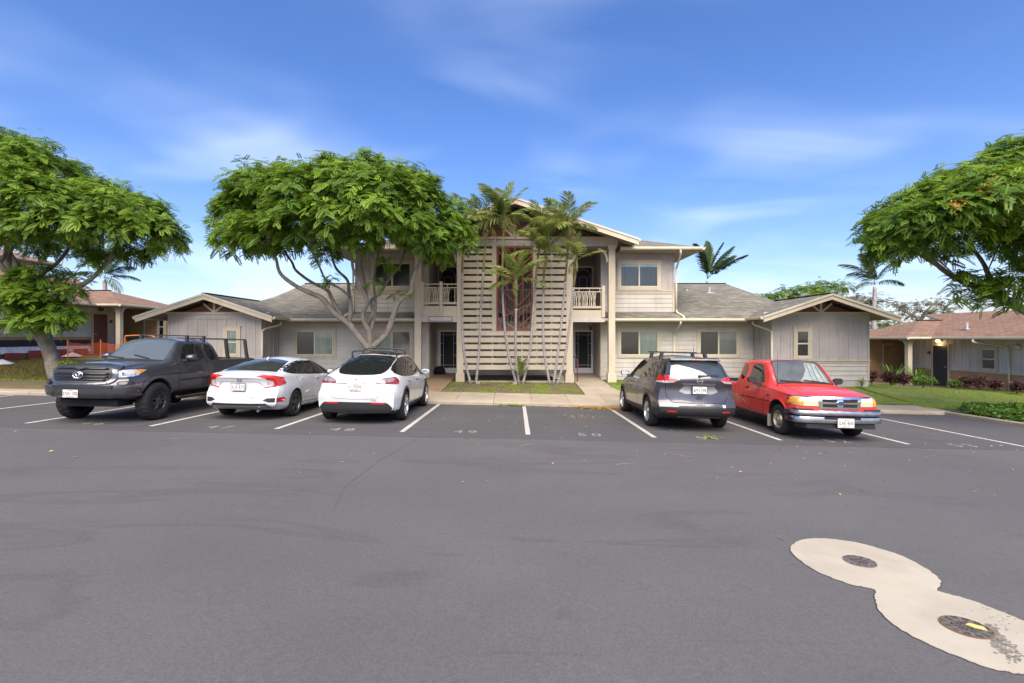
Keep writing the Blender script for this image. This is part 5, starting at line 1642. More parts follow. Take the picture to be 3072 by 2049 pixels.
# ---- left tree
Yl = 18.0
bxl = xF(172, Yl); base_l = (bxl, Yl, ground(bxl, Yl))
def sl(pts, dy, r0, r1):
    n = len(pts); return ([P3(x, y, Yl + dy * (i / max(1, n - 1))) for i, (x, y) in enumerate(pts)], r0, r1)
stems = [([(bxl + .05, Yl, base_l[2] - .15), P3(160, 1090, Yl), P3(140, 1030, Yl), P3(118, 965, Yl)], .27, .19),
         sl([(135, 1040), (112, 1000), (95, 950), (70, 880), (30, 830), (0, 790), (-40, 720)], -.8, .15, .06),
         sl([(125, 970), (150, 915), (190, 900), (215, 870), (270, 840), (330, 775), (370, 700), (420, 640)], -.9, .13, .04),
         sl([(120, 960), (115, 880), (120, 830), (170, 790), (210, 740), (240, 680)], .9, .10, .04),
         sl([(30, 830), (30, 760), (60, 720), (100, 690)], .6, .08, .035), sl([(0, 790), (20, 740), (-20, 660), (30, 600)], -.5, .07, .03),
         sl([(120, 880), (60, 800), (10, 700), (60, 560)], 1.2, .08, .03)]
lb = [(30, 480, 80, 0, .9), (110, 500, 78, -.8, .9), (180, 545, 78, .4, .85), (-60, 480, 95, 0, .9), (-50, 600, 120, -1, .9), (60, 590, 100, -1.6, .85), (160, 620, 95, -1.6, .85), (250, 600, 70, -.8, .85), (250, 610, 80, 1.2, .85),
      (335, 610, 72, 0, .85), (350, 640, 75, -1.2, .8), (430, 640, 68, -.3, .85), (470, 690, 60, -.6, .8), (500, 720, 40, -.2, .8), (400, 690, 58, -1.1, .65), (300, 675, 64, -1.5, .65), (200, 670, 70, -1.7, .65), (100, 665, 74, -1.7, .65), (0, 680, 74, -1.2, .65),
      (290, 770, 36, -.6, .8), (240, 740, 45, 1.2, .7), (120, 740, 40, 1.2, .6), (390, 760, 34, -.4, .7), (450, 755, 26, -.2, .7),
      (120, 830, 42, -.6, .9), (60, 860, 45, -.8, .9), (110, 900, 52, -.7, .8), (30, 930, 42, -.8, .8), (170, 950, 45, -.6, .85), (90, 960, 42, -.9, .7), (215, 870, 24, -.5, .8), (190, 985, 24, -.5, .8), (240, 830, 24, -.3, .7)]
tl, bll = make_tree('shower_tree', 'tall green shower tree leaning over the left house and dark pickup', Yl, base_l, stems, lb, 16.5, 9)

# ---- right tree, its trunk outside the picture
Yr_ = 14.6
bxr = 17.4; base_r = (bxr, Yr_, ground(bxr, Yr_))
def sr(pts, dy, r0, r1):
    n = len(pts); return ([P3(x, y, Yr_ + dy * (i / max(1, n - 1))) for i, (x, y) in enumerate(pts)], r0, r1)
stems = [([(bxr, Yr_, base_r[2] - .15), (bxr - .1, Yr_, 1.0), P3(3260, 1010, Yr_), P3(3160, 960, Yr_)], .28, .2),
         sr([(3170, 965), (3072, 930), (3010, 895), (2960, 868), (2900, 850), (2830, 810), (2790, 770), (2740, 720)], -.4, .15, .04),
         sr([(2990, 885), (2970, 840), (2950, 790), (2900, 720), (2860, 650)], .9, .09, .035), sr([(2850, 820), (2800, 790), (2750, 760), (2690, 730)], .5, .06, .025), sr([(3150, 960), (3130, 850), (3080, 740), (3040, 620)], -.8, .12, .04),
         sr([(3170, 960), (3220, 850), (3250, 700)], .6, .13, .05)]
rb = [(2660, 690, 72, 0, .75), (2640, 730, 50, -.5, .8), (2720, 650, 85, .4, .8), (2740, 680, 76, -1.1, .65), (2800, 610, 90, 0, .85), (2840, 650, 88, -1.4, .7), (2890, 560, 95, .2, .85), (2940, 600, 100, -1.6, .75), (2980, 540, 100, .2, .9),
      (3070, 510, 105, 0, .9), (3060, 600, 108, -1.8, .8), (3160, 520, 120, 0, .9), (3200, 640, 140, -1.5, .9), (3300, 560, 120, 0, .9), (2690, 745, 46, -.6, .6), (2780, 725, 50, -1.0, .55), (3050, 700, 70, -1.6, .6), (3130, 740, 80, -1.5, .7),
      (2895, 835, 24, -.5, .8), (2955, 865, 30, -.6, .8), (2890, 880, 20, -.5, .9), (3050, 840, 44, -.9, .8), (2960, 905, 18, -.5, .9), (3020, 910, 20, -.6, .8), (2840, 760, 34, -.6, .6)]
tr, blr = make_tree('shower_tree', 'green shower tree with a few orange blossoms leaning in at the right edge', Yr_, base_r, stems, rb, 19, 9)
mb = MB()
for (px, py, dy) in ((2975, 548, -1.4), (2955, 570, -1.5), (2990, 582, -1.6), (3040, 552, -1.5), (3052, 562, -1.6), (2870, 612, -1.6)):
    c = at(px, py, Yr_ + dy - .9)
    for k in range(26):
        q = c + Vector((random.gauss(0, .09), random.gauss(0, .09), random.gauss(0, .07))); r = .028
        n = len(mb.v); d = Vector((random.gauss(0, 1), random.gauss(0, 1), random.gauss(0, 1))).normalized(); u = d.orthogonal().normalized(); w = d.cross(u)
        mb.v += [tuple(q + u*r), tuple(q + w*r), tuple(q - u*r), tuple(q - w*r)]; mb.f.append((n, n+1, n+2, n+3))
mb.build('blossoms', M_flower, tr)

# ================================================================== palms
def frond_mesh(name, L, arch, nl, ll, mat, hang=.5, tat=.15, seed=0, width=.035, vee=.5, tintc=.5):
    """feather frond: rachis along +x, arching down; leaflets as two-quad strips"""
    r = np.random.default_rng(seed)
    ts = np.linspace(0, 1, 14)
    def rp(t): return np.array([L * (t - .12 * arch * t**3), 0, L * (.25 * t * 1.0 - arch * .55 * t**2)])
    V = []; Q = []; tint = []
    def strip(p, d, up, ln, w, tn):
        d = d / np.linalg.norm(d); s = np.cross(d, up); s /= max(np.linalg.norm(s), 1e-6)
        n = len(V); dr = np.array([0, 0, -1.0])
        p1 = p + d * ln * .55 + dr * ln * hang * .15; p2 = p + d * ln * .95 + dr * ln * hang * .6
        V.extend([p - s*w*.3, p + s*w*.3, p1 + s*w*.5, p1 - s*w*.5, p2 + s*w*.06, p2 - s*w*.06])
        Q.extend([(n, n+1, n+2, n+3), (n+3, n+2, n+4, n+5)]); tint.extend([tn] * 6)
    # rachis
    for i in range(len(ts) - 1):
        a, b = rp(ts[i]), rp(ts[i+1]); w = .016 * (1 - .8 * ts[i]); n = len(V)
        V.extend([a + [0, w, 0], a - [0, w, 0], b - [0, w*.9, 0], b + [0, w*.9, 0]]); Q.append((n, n+1, n+2, n+3)); tint.extend([.75] * 4)
        n = len(V); V.extend([a + [0, 0, w], a - [0, 0, w], b - [0, 0, w*.9], b + [0, 0, w*.9]]); Q.append((n, n+1, n+2, n+3)); tint.extend([.75] * 4)
    for i in range(nl):
        t = .16 + .84 * i / (nl - 1)
        p = rp(t); tan = rp(min(1, t + .02)) - rp(t - .02); tan /= np.linalg.norm(tan)
        ln = ll * (1.0 - .55 * abs(2 * (t - .45)) ** 2) * r.uniform(.85, 1.1)
        for sd in (-1, 1):
            if r.random() < tat: continue
            d = tan * (.55 + .5 * t) + np.array([0, sd, 0]) + np.array([0, 0, vee * r.uniform(.3, 1.0)]) * .6 + r.normal(0, .08, 3)
            strip(p, d, np.array([0, 0, 1.]), ln, width * r.uniform(.8, 1.1), float(np.clip(r.normal(tintc, .16), 0, 1)))
    me = fast_mesh(name, np.array(V), np.array(Q), mat, np.array(tint))
    return me

def wave_trunk():
    m, nt, b = nodes('palm_trunk_ringed')
    g_ = nt.nodes.new('ShaderNodeNewGeometry'); s_ = nt.nodes.new('ShaderNodeSeparateXYZ'); nt.links.new(g_.outputs['Position'], s_.inputs[0])
    md = nt.nodes.new('ShaderNodeMath'); md.operation = 'MULTIPLY'; md.inputs[1].default_value = 11.0; nt.links.new(s_.outputs[2], md.inputs[0])
    jit = nz(nt, 6, 3); ad = nt.nodes.new('ShaderNodeMath'); ad.operation = 'ADD'; nt.links.new(md.outputs[0], ad.inputs[0]); nt.links.new(jit, ad.inputs[1])
    fr = nt.nodes.new('ShaderNodeMath'); fr.operation = 'FRACT'; nt.links.new(ad.outputs[0], fr.inputs[0])
    c = ramp(nt, fr.outputs[0], [(0, (.10, .09, .08)), (.16, (.20, .185, .165)), (.3, (.36, .33, .32)), (.9, (.42, .39, .375)), (1, (.15, .13, .11))])
    lich = nz(nt, 5, 5, .7); c = mixc(nt, ramp(nt, lich, [(.45, (0, 0, 0)), (.7, (.8, .8, .8))]), c, (.20, .15, .12))
    nt.links.new(c, b.inputs['Base Color']); b.inputs['Roughness'].default_value = .85
    return m
M_ptr = wave_trunk()
M_pgreen = plain('palm_trunk_green', (.20, .19, .06), .6, noise=.35, scale=10)
FR = [frond_mesh('frond', 1.40, a, 34, .46, M_palm, h, .08, sd, .036, v, tc_) for a, h, sd, v, tc_ in ((.55, .55, 1, .5, .45), (.8, .7, 2, .2, .55), (.3, .4, 3, .8, .4), (.95, .8, 4, .1, .72))]
FRdead = frond_mesh('frond', .8, 1.25, 18, .34, M_grassbr, 1.0, .3, 9, .02, .0, .6)

def palm(name, label, path, r0, r1, crown, group, fronds, size=1.0, trunk=M_ptr, green=True, cat='palm', lean=(0, 0)):
    base = path[0]
    p = empty(name, base); tag(p, label, cat, group)
    P = catmull(path, 8); m = len(P)
    cut = int(m * .72)
    def tub(a, b, mat, nm, rA, rB):
        mb = MB(); q = P[a:b]; k = len(q)
        mb.tube(q, [rA + (rB - rA) * i / (k - 1) for i in range(k)], 8); mb.build(nm, mat, p, True)
    if green:
        tub(0, cut + 1, trunk, 'trunk', r0, (r0 + r1) / 2); tub(cut, m, M_pgreen, 'upper_trunk', (r0 + r1)/2 + .001, r1)
        mb = MB(); tp = P[-1]; mb.tube([tp - np.array([0, 0, .30]), tp - np.array([0, 0, .15]), tp, tp + np.array([0, 0, .18])], [r1*1.2, r1*1.6, r1*1.3, r1*.5], 8); mb.build('crownshaft', M_pshaft, p, True)
    else:
        tub(0, m, trunk, 'trunk', r0, r1)
    top = Vector(P[-1]) + Vector((0, 0, .12))
    for az, el, kind, sc in fronds:
        me = FRdead if kind < 0 else crown[kind]
        o = link('frond', me, p, top, None, (sc*size,)*3)
        o.rotation_euler = (Matrix.Rotation(R(az), 3, 'Z') @ Matrix.Rotation(-R(el), 3, 'Y') @ Matrix.Rotation(R(random.uniform(-25, 25)), 3, 'X')).to_euler()
    return p

def auto_fronds(n, seed, dead=2, up=(15, 75), avoid=None, sc=(.8, 1.1)):
    r = random.Random(seed); out = []
    a0 = r.uniform(0, 360)
    for i in range(n):
        az = a0 + i * 137.5 + r.uniform(-15, 15); az %= 360
        if avoid and 55 < az < 125: az = (az + 120) % 360
        out.append((az, up[0] + (up[1] - up[0]) * ((i + .5) / n) + r.uniform(-8, 8), r.choice((0, 1, 2, 0, 3)), r.uniform(*sc)))
    for i in range(dead): out.append((r.uniform(180, 360), r.uniform(-60, -25), -1, r.uniform(.7, 1.0)))
    return out
def ppath(pts):
    out = []; n = len(pts)
    for i, (x, y) in enumerate(pts):
        t = i / (n - 1); out.append(tuple(at(x, y, 19.88 - 1.05 * t ** 1.3)))
    b = out[0]; out[0] = (b[0], b[1], ground(b[0], b[1]) - .06)
    return out
GP = 'slender palms before the slatted stair screen'
PD = [
    ('leftmost slender palm before the slat screen, crown in the tree foliage', [(1412, 1152), (1392, 1060), (1386, 950), (1387, 800), (1393, 660)], 4, .75, 1),
    ('second slender palm from the left, leaning right before the slats', [(1428, 1150), (1437, 1050), (1443, 930), (1451, 800), (1461, 680)], 9, 1.0, 2),
    ('tallest slender palm before the lattice panel, reaching the gable peak', [(1550, 1152), (1525, 1060), (1513, 970), (1507, 840), (1512, 665)], 11, 1.1, 3),
    ('short slender palm in the middle of the lattice panel with hanging fronds', [(1557, 1152), (1547, 1060), (1548, 950), (1549, 850)], 10, .95, 4),
    ('slender palm curving right of the lattice panel', [(1568, 1148), (1590, 1050), (1600, 930), (1608, 830), (1622, 705)], 8, 1.0, 5),
    ('bushy crowned slender palm before the right slats', [(1650, 1150), (1633, 1060), (1629, 950), (1631, 850), (1636, 770)], 12, 1.0, 6),
    ('slender palm rising past the right slats to the roof edge', [(1660, 1147), (1675, 1050), (1688, 930), (1697, 830), (1708, 690)], 9, 1.05, 7),
    ('rightmost slender palm, leaning over the right inner column', [(1672, 1147), (1697, 1060), (1710, 960), (1722, 850), (1730, 790)], 8, .85, 8)]
for lab, pth, nf, sz, sd in PD:
    palm('slender_palm', lab, ppath(pth), .052, .036, FR, GP, auto_fronds(int(nf * 1.12), sd, 2, (-8, 80), True), sz)
# seedling palm among the stems
o = empty('palm_seedling', tuple(at(1560, 1140, 19.8))); tag(o, 'small bright green palm seedling between the stems', 'plant')
for k in range(7):
    q = link('frond', FR[k % 3], o, tuple(at(1560 + random.uniform(-4, 4), 1135 - 10*(k % 4), 19.75)), None, (.42,)*3)
    q.rotation_euler = (Matrix.Rotation(R(k*51 + 10), 3, 'Z') @ Matrix.Rotation(-R(55 + 6*(k % 4)), 3, 'Y')).to_euler()
# background palms
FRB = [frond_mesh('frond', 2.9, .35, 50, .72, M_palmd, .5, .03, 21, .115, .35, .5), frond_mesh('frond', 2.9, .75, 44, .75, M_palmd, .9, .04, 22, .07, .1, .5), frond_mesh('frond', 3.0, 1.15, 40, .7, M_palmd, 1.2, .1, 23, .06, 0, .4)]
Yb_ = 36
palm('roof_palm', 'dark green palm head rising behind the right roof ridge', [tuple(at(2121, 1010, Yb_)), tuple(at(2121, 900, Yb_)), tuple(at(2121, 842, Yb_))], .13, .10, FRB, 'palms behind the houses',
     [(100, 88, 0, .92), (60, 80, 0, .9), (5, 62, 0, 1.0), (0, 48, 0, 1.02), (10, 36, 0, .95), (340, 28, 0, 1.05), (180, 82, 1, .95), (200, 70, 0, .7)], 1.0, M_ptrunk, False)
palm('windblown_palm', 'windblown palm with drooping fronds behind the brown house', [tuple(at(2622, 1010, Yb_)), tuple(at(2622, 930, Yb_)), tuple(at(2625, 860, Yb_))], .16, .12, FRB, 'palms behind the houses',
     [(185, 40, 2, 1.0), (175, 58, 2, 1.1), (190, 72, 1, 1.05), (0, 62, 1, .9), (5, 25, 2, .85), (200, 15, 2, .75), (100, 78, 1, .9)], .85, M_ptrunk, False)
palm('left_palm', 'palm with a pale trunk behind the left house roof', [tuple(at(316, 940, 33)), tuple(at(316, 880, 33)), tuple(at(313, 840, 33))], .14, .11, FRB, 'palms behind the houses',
     [(0, 30, 1, .9), (15, 10, 1, .85), (345, 45, 1, .9), (180, 30, 2, .8), (170, 60, 1, .8), (60, 70, 0, .7), (330, -5, 2, .8), (20, 62, 1, .8)], .85, M_ptrunk, False)

# ---- trees far behind
def far_tree(label, px, py, Y, blobs, mat, dens, per, scale, stems_px):
    X = xF(px, Y); b0 = (X, Y, ground(X, Y))
    t = empty('far_tree', b0); tag(t, label, 'tree', 'trees behind the houses')
    mb = MB()
    for q, r0, r1 in stems_px: limb_mesh(mb, [(X, Y, b0[2] - .3)] + [tuple(at(a, c, Y)) for a, c in q], r0, r1, 7, 4)
    mb.build('trunk', M_bark, t, True)
    bl_ = [(tuple(at(a, c, Y + d)), (r*Y/F_PX, r*Y/F_PX*1.1, r*Y/F_PX*fl)) for a, c, r, d, fl in blobs]
    leafy_crown('crown', bl_, dens, per, t, mat, scale, TPLs, .5)
far_tree('bright green spreading tree behind the right wing roof', 2420, 960, 46, [(2290, 895, 34, 0, .5), (2350, 890, 40, 0, .6), (2420, 880, 42, 0, .6), (2470, 865, 36, 1, .6), (2520, 858, 26, 1, .6), (2320, 915, 36, -1, .5), (2400, 912, 44, -1, .5), (2480, 900, 40, -1, .5)], M_leaf2, 4.2, 7, 1.6,
         [([(2420, 930), (2350, 900)], .3, .08), ([(2420, 930), (2480, 890)], .25, .08)])
far_tree('olive brown tree behind the wing gable', 2560, 960, 42, [(2540, 900, 34, 0, .6), (2590, 890, 34, 0, .6), (2640, 905, 30, 0, .6), (2600, 920, 34, 0, .6), (2680, 915, 26, 0, .5)], M_leaf3, 2.3, 6, 1.4,
         [([(2570, 940), (2540, 900)], .22, .05), ([(2570, 940), (2620, 890)], .2, .05), ([(2590, 930), (2680, 900)], .12, .04)])
far_tree('brownish flat topped tree behind the brown house', 2760, 1000, 40, [(2690, 940, 30, 0, .45), (2740, 920, 36, 0, .45), (2800, 912, 38, 0, .45), (2850, 905, 34, 0, .45), (2770, 950, 40, 0, .4), (2690, 970, 30, -1, .4), (2830, 935, 36, -1, .4), (2640, 985, 30, 0, .6)], M_leaf3, 2.3, 6, 1.35,
         [([(2760, 970), (2700, 930)], .2, .05), ([(2760, 970), (2800, 910)], .2, .05), ([(2760, 965), (2860, 910)], .15, .04)])
far_tree('low dark tree seen beside the left wing', 505, 1010, 60, [(505, 1010, 24, 0, .7), (540, 1016, 20, 0, .6)], M_cover, 3, 6, 1.6, [([(505, 1012)], .2, .08)])
far_tree('dark tree low behind the brown house corner', 2640, 990, 38, [(2625, 965, 26, 0, .8), (2650, 985, 30, 0, .8), (2600, 990, 26, 0, .8)], M_cover, 4, 6, 1.4, [([(2640, 980)], .2, .08)])

# ---- shrubs at the right house
def shrub(name, label, x, y, h, mat, n, seed, spread=.5, leafL=.16, leafw=.05, group=None, cat='shrub'):
    r = np.random.default_rng(seed); z = ground(x, y)
    s_ = empty(name, (x, y, z)); tag(s_, label, cat, group)
    mb = MB(); tips = []
    for k in range(5):
        a = k*1.26 + r.uniform(0, 1); q = (x + spread*h*.6*math.cos(a), y + spread*h*.6*math.sin(a), z + h*.75)
        limb_mesh(mb, [(x, y, z - .05), (x + .3*(q[0]-x), y + .3*(q[1]-y), z + h*.4), q], .018, .008, 5, 3); tips.append(q)
    mb.build('stems', M_bark, s_, True)
    T = np.array([[0, 0, 0], [leafL*.4, leafw/2, .008], [leafL, 0, 0], [leafL*.4, -leafw/2, .008]]); Q = np.array([[0, 1, 2, 3]])
    N = n; d = r.normal(size=(N, 3)); d[:, 2] = np.abs(d[:, 2]) * .8 - .1
    u = r.normal(size=(N, 3)); u /= np.linalg.norm(u, axis=1, keepdims=True)
    pos = np.array([x, y, z + h*.62]) + u * np.array([spread*h, spread*h, h*.42]) * (r.random((N, 1)) ** .4)
    scatter_leaves('foliage', pos, d, np.tile([[0, 0, 1.]], (N, 1)) + r.normal(0, .4, (N, 3)), r.uniform(.7, 1.2, N), r.uniform(.2, .8, N), np.clip(r.normal(.5, .25, N), 0, 1), (T, Q), mat, s_)
    return s_
xwr_ = HR[1]
GS = 'dark red shrubs along the brown house'
for i, (px, Y, h, lab) in enumerate(((2616, 22.6, .62, 'small dark red shrub at the right wing corner'), (2672, 23.3, .66, 'larger dark red shrub left of the porch post'), (2712, 22.9, .58, 'dark red shrub right before the porch post'), (2894, 21.8, .55, 'dark red shrub under the blinded window of the brown house'),
                                  (2937, 21.4, .62, 'dark red shrub at the downspout of the brown house'), (2985, 20.6, .52, 'dark red shrub right of the downspout'), (3050, 19.6, .50, 'dark red shrub at the right picture edge'))):
    shrub('ti_shrub', lab, xF(px, Y), Y, h, M_ti, 420 if i in (1, 2) else 200, 40 + i, .55 if i in (1, 2) else .42, .15, .06, GS)
shrub('green_shrub', 'low green shrub left of the small red shrubs', xF(2865, 21.9), 21.9, .42, M_cover, 300, 60, .7, .14, .05)
shrub('green_shrub', 'low leafy green shrub under the porch post', xF(2770, 23.4), 23.4, .5, M_cover, 500, 61, .9, .22, .04)
shrub('young_plant', 'bright green young plant beside the left tree trunk', xF(200, 17.6), 17.6, .7, M_grass, 260, 62, .5, .13, .06)
shrub('weed', 'small weed growing up the right wing wall', xF(2586, 19.8), 19.8, .40, M_grass, 70, 63, .25, .08, .04)
def spiky(label, x, y, h, seed):
    r = np.random.default_rng(seed); z = ground(x, y); s_ = empty('spiky_plant', (x, y, z)); tag(s_, label, 'plant', 'spiky plants on the brown porch')
    for k in range(22):
        a = r.uniform(0, 2*math.pi); out = r.uniform(.25, .95) * h; hh = h * r.uniform(.55, 1.0)
        p0 = np.array([x + .05*math.cos(a), y + .05*math.sin(a), z]); p2 = p0 + [out*math.cos(a)*.7, out*math.sin(a)*.7, hh]; p1 = (p0 + p2)/2 + [0, 0, h*.14]
        P = catmull([p0, p1, p2], 5); s = np.array([-math.sin(a), math.cos(a), 0]); v = []; f = []
        for i, q in enumerate(P):
            w = .035 * math.sin(math.pi * (.12 + .86 * i/(len(P)-1))); v += [tuple(q + s*w), tuple(q - s*w)]
        for i in range(len(P)-1): f.append((2*i, 2*i+1, 2*i+3, 2*i+2))
        me = mesh_from('blade', v, f, M_cover, True); at__ = me.attributes.new('tint', 'FLOAT', 'POINT'); at__.data.foreach_set('value', [float(r.uniform(.3, 1))]*len(v))
        link('blade', me, s_)
spiky('tall spiky green plant left of the brown house post', xF(2682, 24.6), 24.6, 1.15, 71)
spiky('spiky green plant behind the brown house post', xF(2748, 25.0), 25.0, 1.05, 72)

# ---- grass, ground cover and litter
def blades(name, label, regions, n, mat, h=(.03, .07), w=.008, cat='grass', patch=.0, pscale=.8):
    """regions: list of (x0,x1,y0,y1); uniform over area with noisy gaps"""
    A = np.array([(b - a) * (d - c) for a, b, c, d in regions]); A = A / A.sum(); V = []; tn = []
    from mathutils import noise
    pos = []
    for (a, b, c, d), fr in zip(regions, A):
        k = int(n * fr); xs = rng.uniform(a, b, k); ys = rng.uniform(c, d, k)
        for x_, y_ in zip(xs, ys):
            if patch and noise.noise(Vector((x_*pscale, y_*pscale, 3.1))) < patch + random.uniform(-.25, .25): continue
            pos.append((x_, y_, ground(x_, y_) - .02))
    P = np.array(pos); N = len(P)
    a = rng.uniform(0, 2*math.pi, N); hh = rng.uniform(*h, N)
    s = np.stack([np.cos(a), np.sin(a), np.zeros(N)], 1) * w
    lean = rng.normal(0, .5, (N, 3)); lean[:, 2] = 1; lean /= np.linalg.norm(lean, axis=1, keepdims=True)
    V = np.stack([P - s, P + s, P + lean * hh[:, None]], 1).reshape(-1, 3)
    Q = np.arange(3*N).reshape(-1, 3)
    o = link(name, fast_mesh(name, V, Q, mat, np.repeat(np.clip(rng.normal(.5, .22, N), 0, 1), 3)))
    tag(o, label, cat, kind='stuff'); return o
blades('lawn_grass', 'green lawn in front of the brown house and right wing', [(8.0, 13.2, 16.76, 19.9), (13.2, 20.5, 16.2, 21.6), (3.8, 9.5, 17.5, 20.9)], 150000, M_grass, (.03, .075), .010, 'lawn', -.38, .5)
blades('bed_grass', 'patchy grass in the palm bed', [(-2.4, 2.45, 17.5, 20.3)], 14000, M_grass, (.02, .06), .009, 'grass', .12, 1.5)
blades('left_cover', 'dry brownish ground cover under the left tree', [(-22, -12.5, 17.6, 23)], 60000, M_grassbr, (.04, .12), .012, 'ground cover', -.2, .6)
blades('left_grass', 'green grass strip by the left sidewalk', [(-22, -9, 17.5, 18.3), (-9, -4, 17.5, 21)], 26000, M_grass, (.03, .08), .010, 'grass', -.1, .9)
# planted island at the right: leafy ground cover with volume
T = np.array([[0, 0, 0], [.045, .028, .006], [.1, 0, 0], [.045, -.028, .006]]); Q = np.array([[0, 1, 2, 3]])
N = 26000
px_ = rng.uniform(LOT_X1 + .16, 19, N); py_ = rng.uniform(11.0, 16.6, N)
keep = (py_ < 16.5 - np.clip((14.6 - px_), 0, 2) * 1.2); px_, py_ = px_[keep], py_[keep]; N = len(px_)
from mathutils import noise as mnoise
hz = np.array([ground(a, b) + .04 + .17 * min(1, (a - LOT_X1 - .1) * 2.2) * (.75 + .5 * mnoise.noise(Vector((a*1.3, b*1.3, .5)))) for a, b in zip(px_, py_)])
pos = np.stack([px_, py_, hz * 1.0 - rng.random(N) * .10], 1)
d = rng.normal(size=(N, 3)); d[:, 2] = np.abs(d[:, 2]) * .5
o = scatter_leaves('island_cover', pos, d, np.tile([[0, 0, 1.]], (N, 1)) + rng.normal(0, .35, (N, 3)), rng.uniform(.8, 1.5, N), rng.uniform(.1, .6, N), np.clip(rng.normal(.5, .25, N), 0, 1), (T, Q), M_cover, None)
tag(o, 'dense green ground cover on the planted island at the right', 'ground cover', kind='stuff')
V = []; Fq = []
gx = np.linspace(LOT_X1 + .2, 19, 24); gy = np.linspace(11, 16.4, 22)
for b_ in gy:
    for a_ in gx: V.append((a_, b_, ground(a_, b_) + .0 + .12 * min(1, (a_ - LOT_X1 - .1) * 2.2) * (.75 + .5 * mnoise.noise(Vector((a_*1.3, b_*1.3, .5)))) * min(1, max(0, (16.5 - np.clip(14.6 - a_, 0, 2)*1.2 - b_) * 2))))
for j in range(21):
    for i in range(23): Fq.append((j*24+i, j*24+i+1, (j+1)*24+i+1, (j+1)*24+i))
M_under = plain('cover_underlay', (.03, .05, .012), .95)  # even dark green beneath the cover leaves
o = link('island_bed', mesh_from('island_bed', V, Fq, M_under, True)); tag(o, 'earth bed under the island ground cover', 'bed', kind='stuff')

# litter: leaf pile at the kerb, scattered leaves on asphalt
def litter(name, label, pts, mat, size, tint, zoff=.006, lift=.012):
    N = len(pts); pos = np.array(pts)
    z = np.array([(lot(a, b) if b < KERB_Y else ground(a, b)) + zoff for a, b in pos]) + rng.random(N) * lift
    T = np.array([[0, 0, 0], [.35, .22, .05], [1, 0, .0], [.35, -.22, .05]]); Q = np.array([[0, 1, 2, 3]])
    a = rng.uniform(0, 2*math.pi, N); d = np.stack([np.cos(a), np.sin(a), rng.normal(0, .12, N)], 1)
    o = scatter_leaves(name, np.column_stack([pos, z]), d, np.tile([[0, 0, 1.]], (N, 1)) + rng.normal(0, .2, (N, 3)), rng.uniform(*size, N), np.zeros(N), tint, (T, Q), mat, None)
    tag(o, label, 'leaves', kind='stuff'); return o
pile = []
for i in range(2200):
    t = rng.random(); x_ = 2.0 + 1.6*t + rng.normal(0, .1); y_ = KERB_Y - .03 - abs(rng.normal(0, .16 + .30*t))
    pile.append((x_, y_))
pile += [(rng.uniform(.2, 13), KERB_Y - .02 - abs(rng.normal(0, .10))) for _ in range(420)]
pile += [(5.6 + rng.uniform(0, 3), KERB_Y - .03 - abs(rng.normal(0, .25))) for _ in range(500)]
pile += [(rng.normal(1.75, .35), rng.normal(13.4, .25)) for _ in range(60)]
litter('leaf_pile', 'drift of fallen orange leaves along the kerb beside the grey crossover', pile, M_dead, (.04, .085), np.clip(rng.normal(.5, .3, len(pile)), 0, 1), .006, .035)
sc = [(rng.uniform(-14, 12), rng.uniform(6.5, 15.5)) for _ in range(150)] + [(rng.uniform(-1, 11), rng.uniform(8, 15)) for _ in range(110)]
litter('scattered_leaves', 'single yellow leaves scattered over the asphalt', sc, M_dead, (.03, .07), np.clip(rng.normal(.75, .2, len(sc)), 0, 1))
sc = [(rng.uniform(-2.4, 2.4), rng.uniform(17.6, 20)) for _ in range(160)] + [(rng.uniform(4, 7), rng.uniform(17.6, 20.5)) for _ in range(120)]
litter('bed_leaves', 'fallen leaves lying in the palm bed and lawn', sc, M_dead, (.04, .09), np.clip(rng.normal(.6, .25, len(sc)), 0, 1), .01)
gl = [(.05 + rng.normal(0, .28), KERB_Y - .02 - abs(rng.normal(0, .07))) for _ in range(180)]
litter('kerb_weeds', 'tuft of green leaves at the kerb between the empty stalls', gl, M_grass, (.05, .09), np.clip(rng.normal(.6, .2, len(gl)), 0, 1), .004, .05)
gl = [(4.05 + rng.normal(0, .10), 10.52 + rng.normal(0, .06)) for _ in range(30)]
litter('green_sprig', 'green leaf sprig lying on stall number 51', gl, M_grass, (.07, .12), np.clip(rng.normal(.6, .2, len(gl)), 0, 1), .006, .03)
# twigs on the asphalt
for i, (x_, y_, a, L_) in enumerate(((.1, 9.2, .6, .35), (3.0, 8.6, 2.4, .4), (-6.2, 9.0, 1.0, .3), (1.6, 7.9, .2, .3), (2.6, 4.86, 1.3, .12))):
    mb = MB(); p0 = Vector((x_, y_, lot(x_, y_) + .008)); d_ = Vector((math.cos(a), math.sin(a), 0))
    q = [p0, p0 + d_*L_*.5 + Vector((-d_.y, d_.x, 0))*.04, p0 + d_*L_]
    for k in q: k.z = lot(k.x, k.y) + .007
    mb.tube(q, .005, 5); o = mb.build('twig', M_bark); tag(o, 'thin dry twig on the asphalt ' + ('in front of the line between the empty stalls', 'in front of the grey crossover', 'in front of the white sedan', 'nearest the camera before the right empty stall', 'at the edge of the farther concrete disc')[i], 'twig', 'twigs on the asphalt')
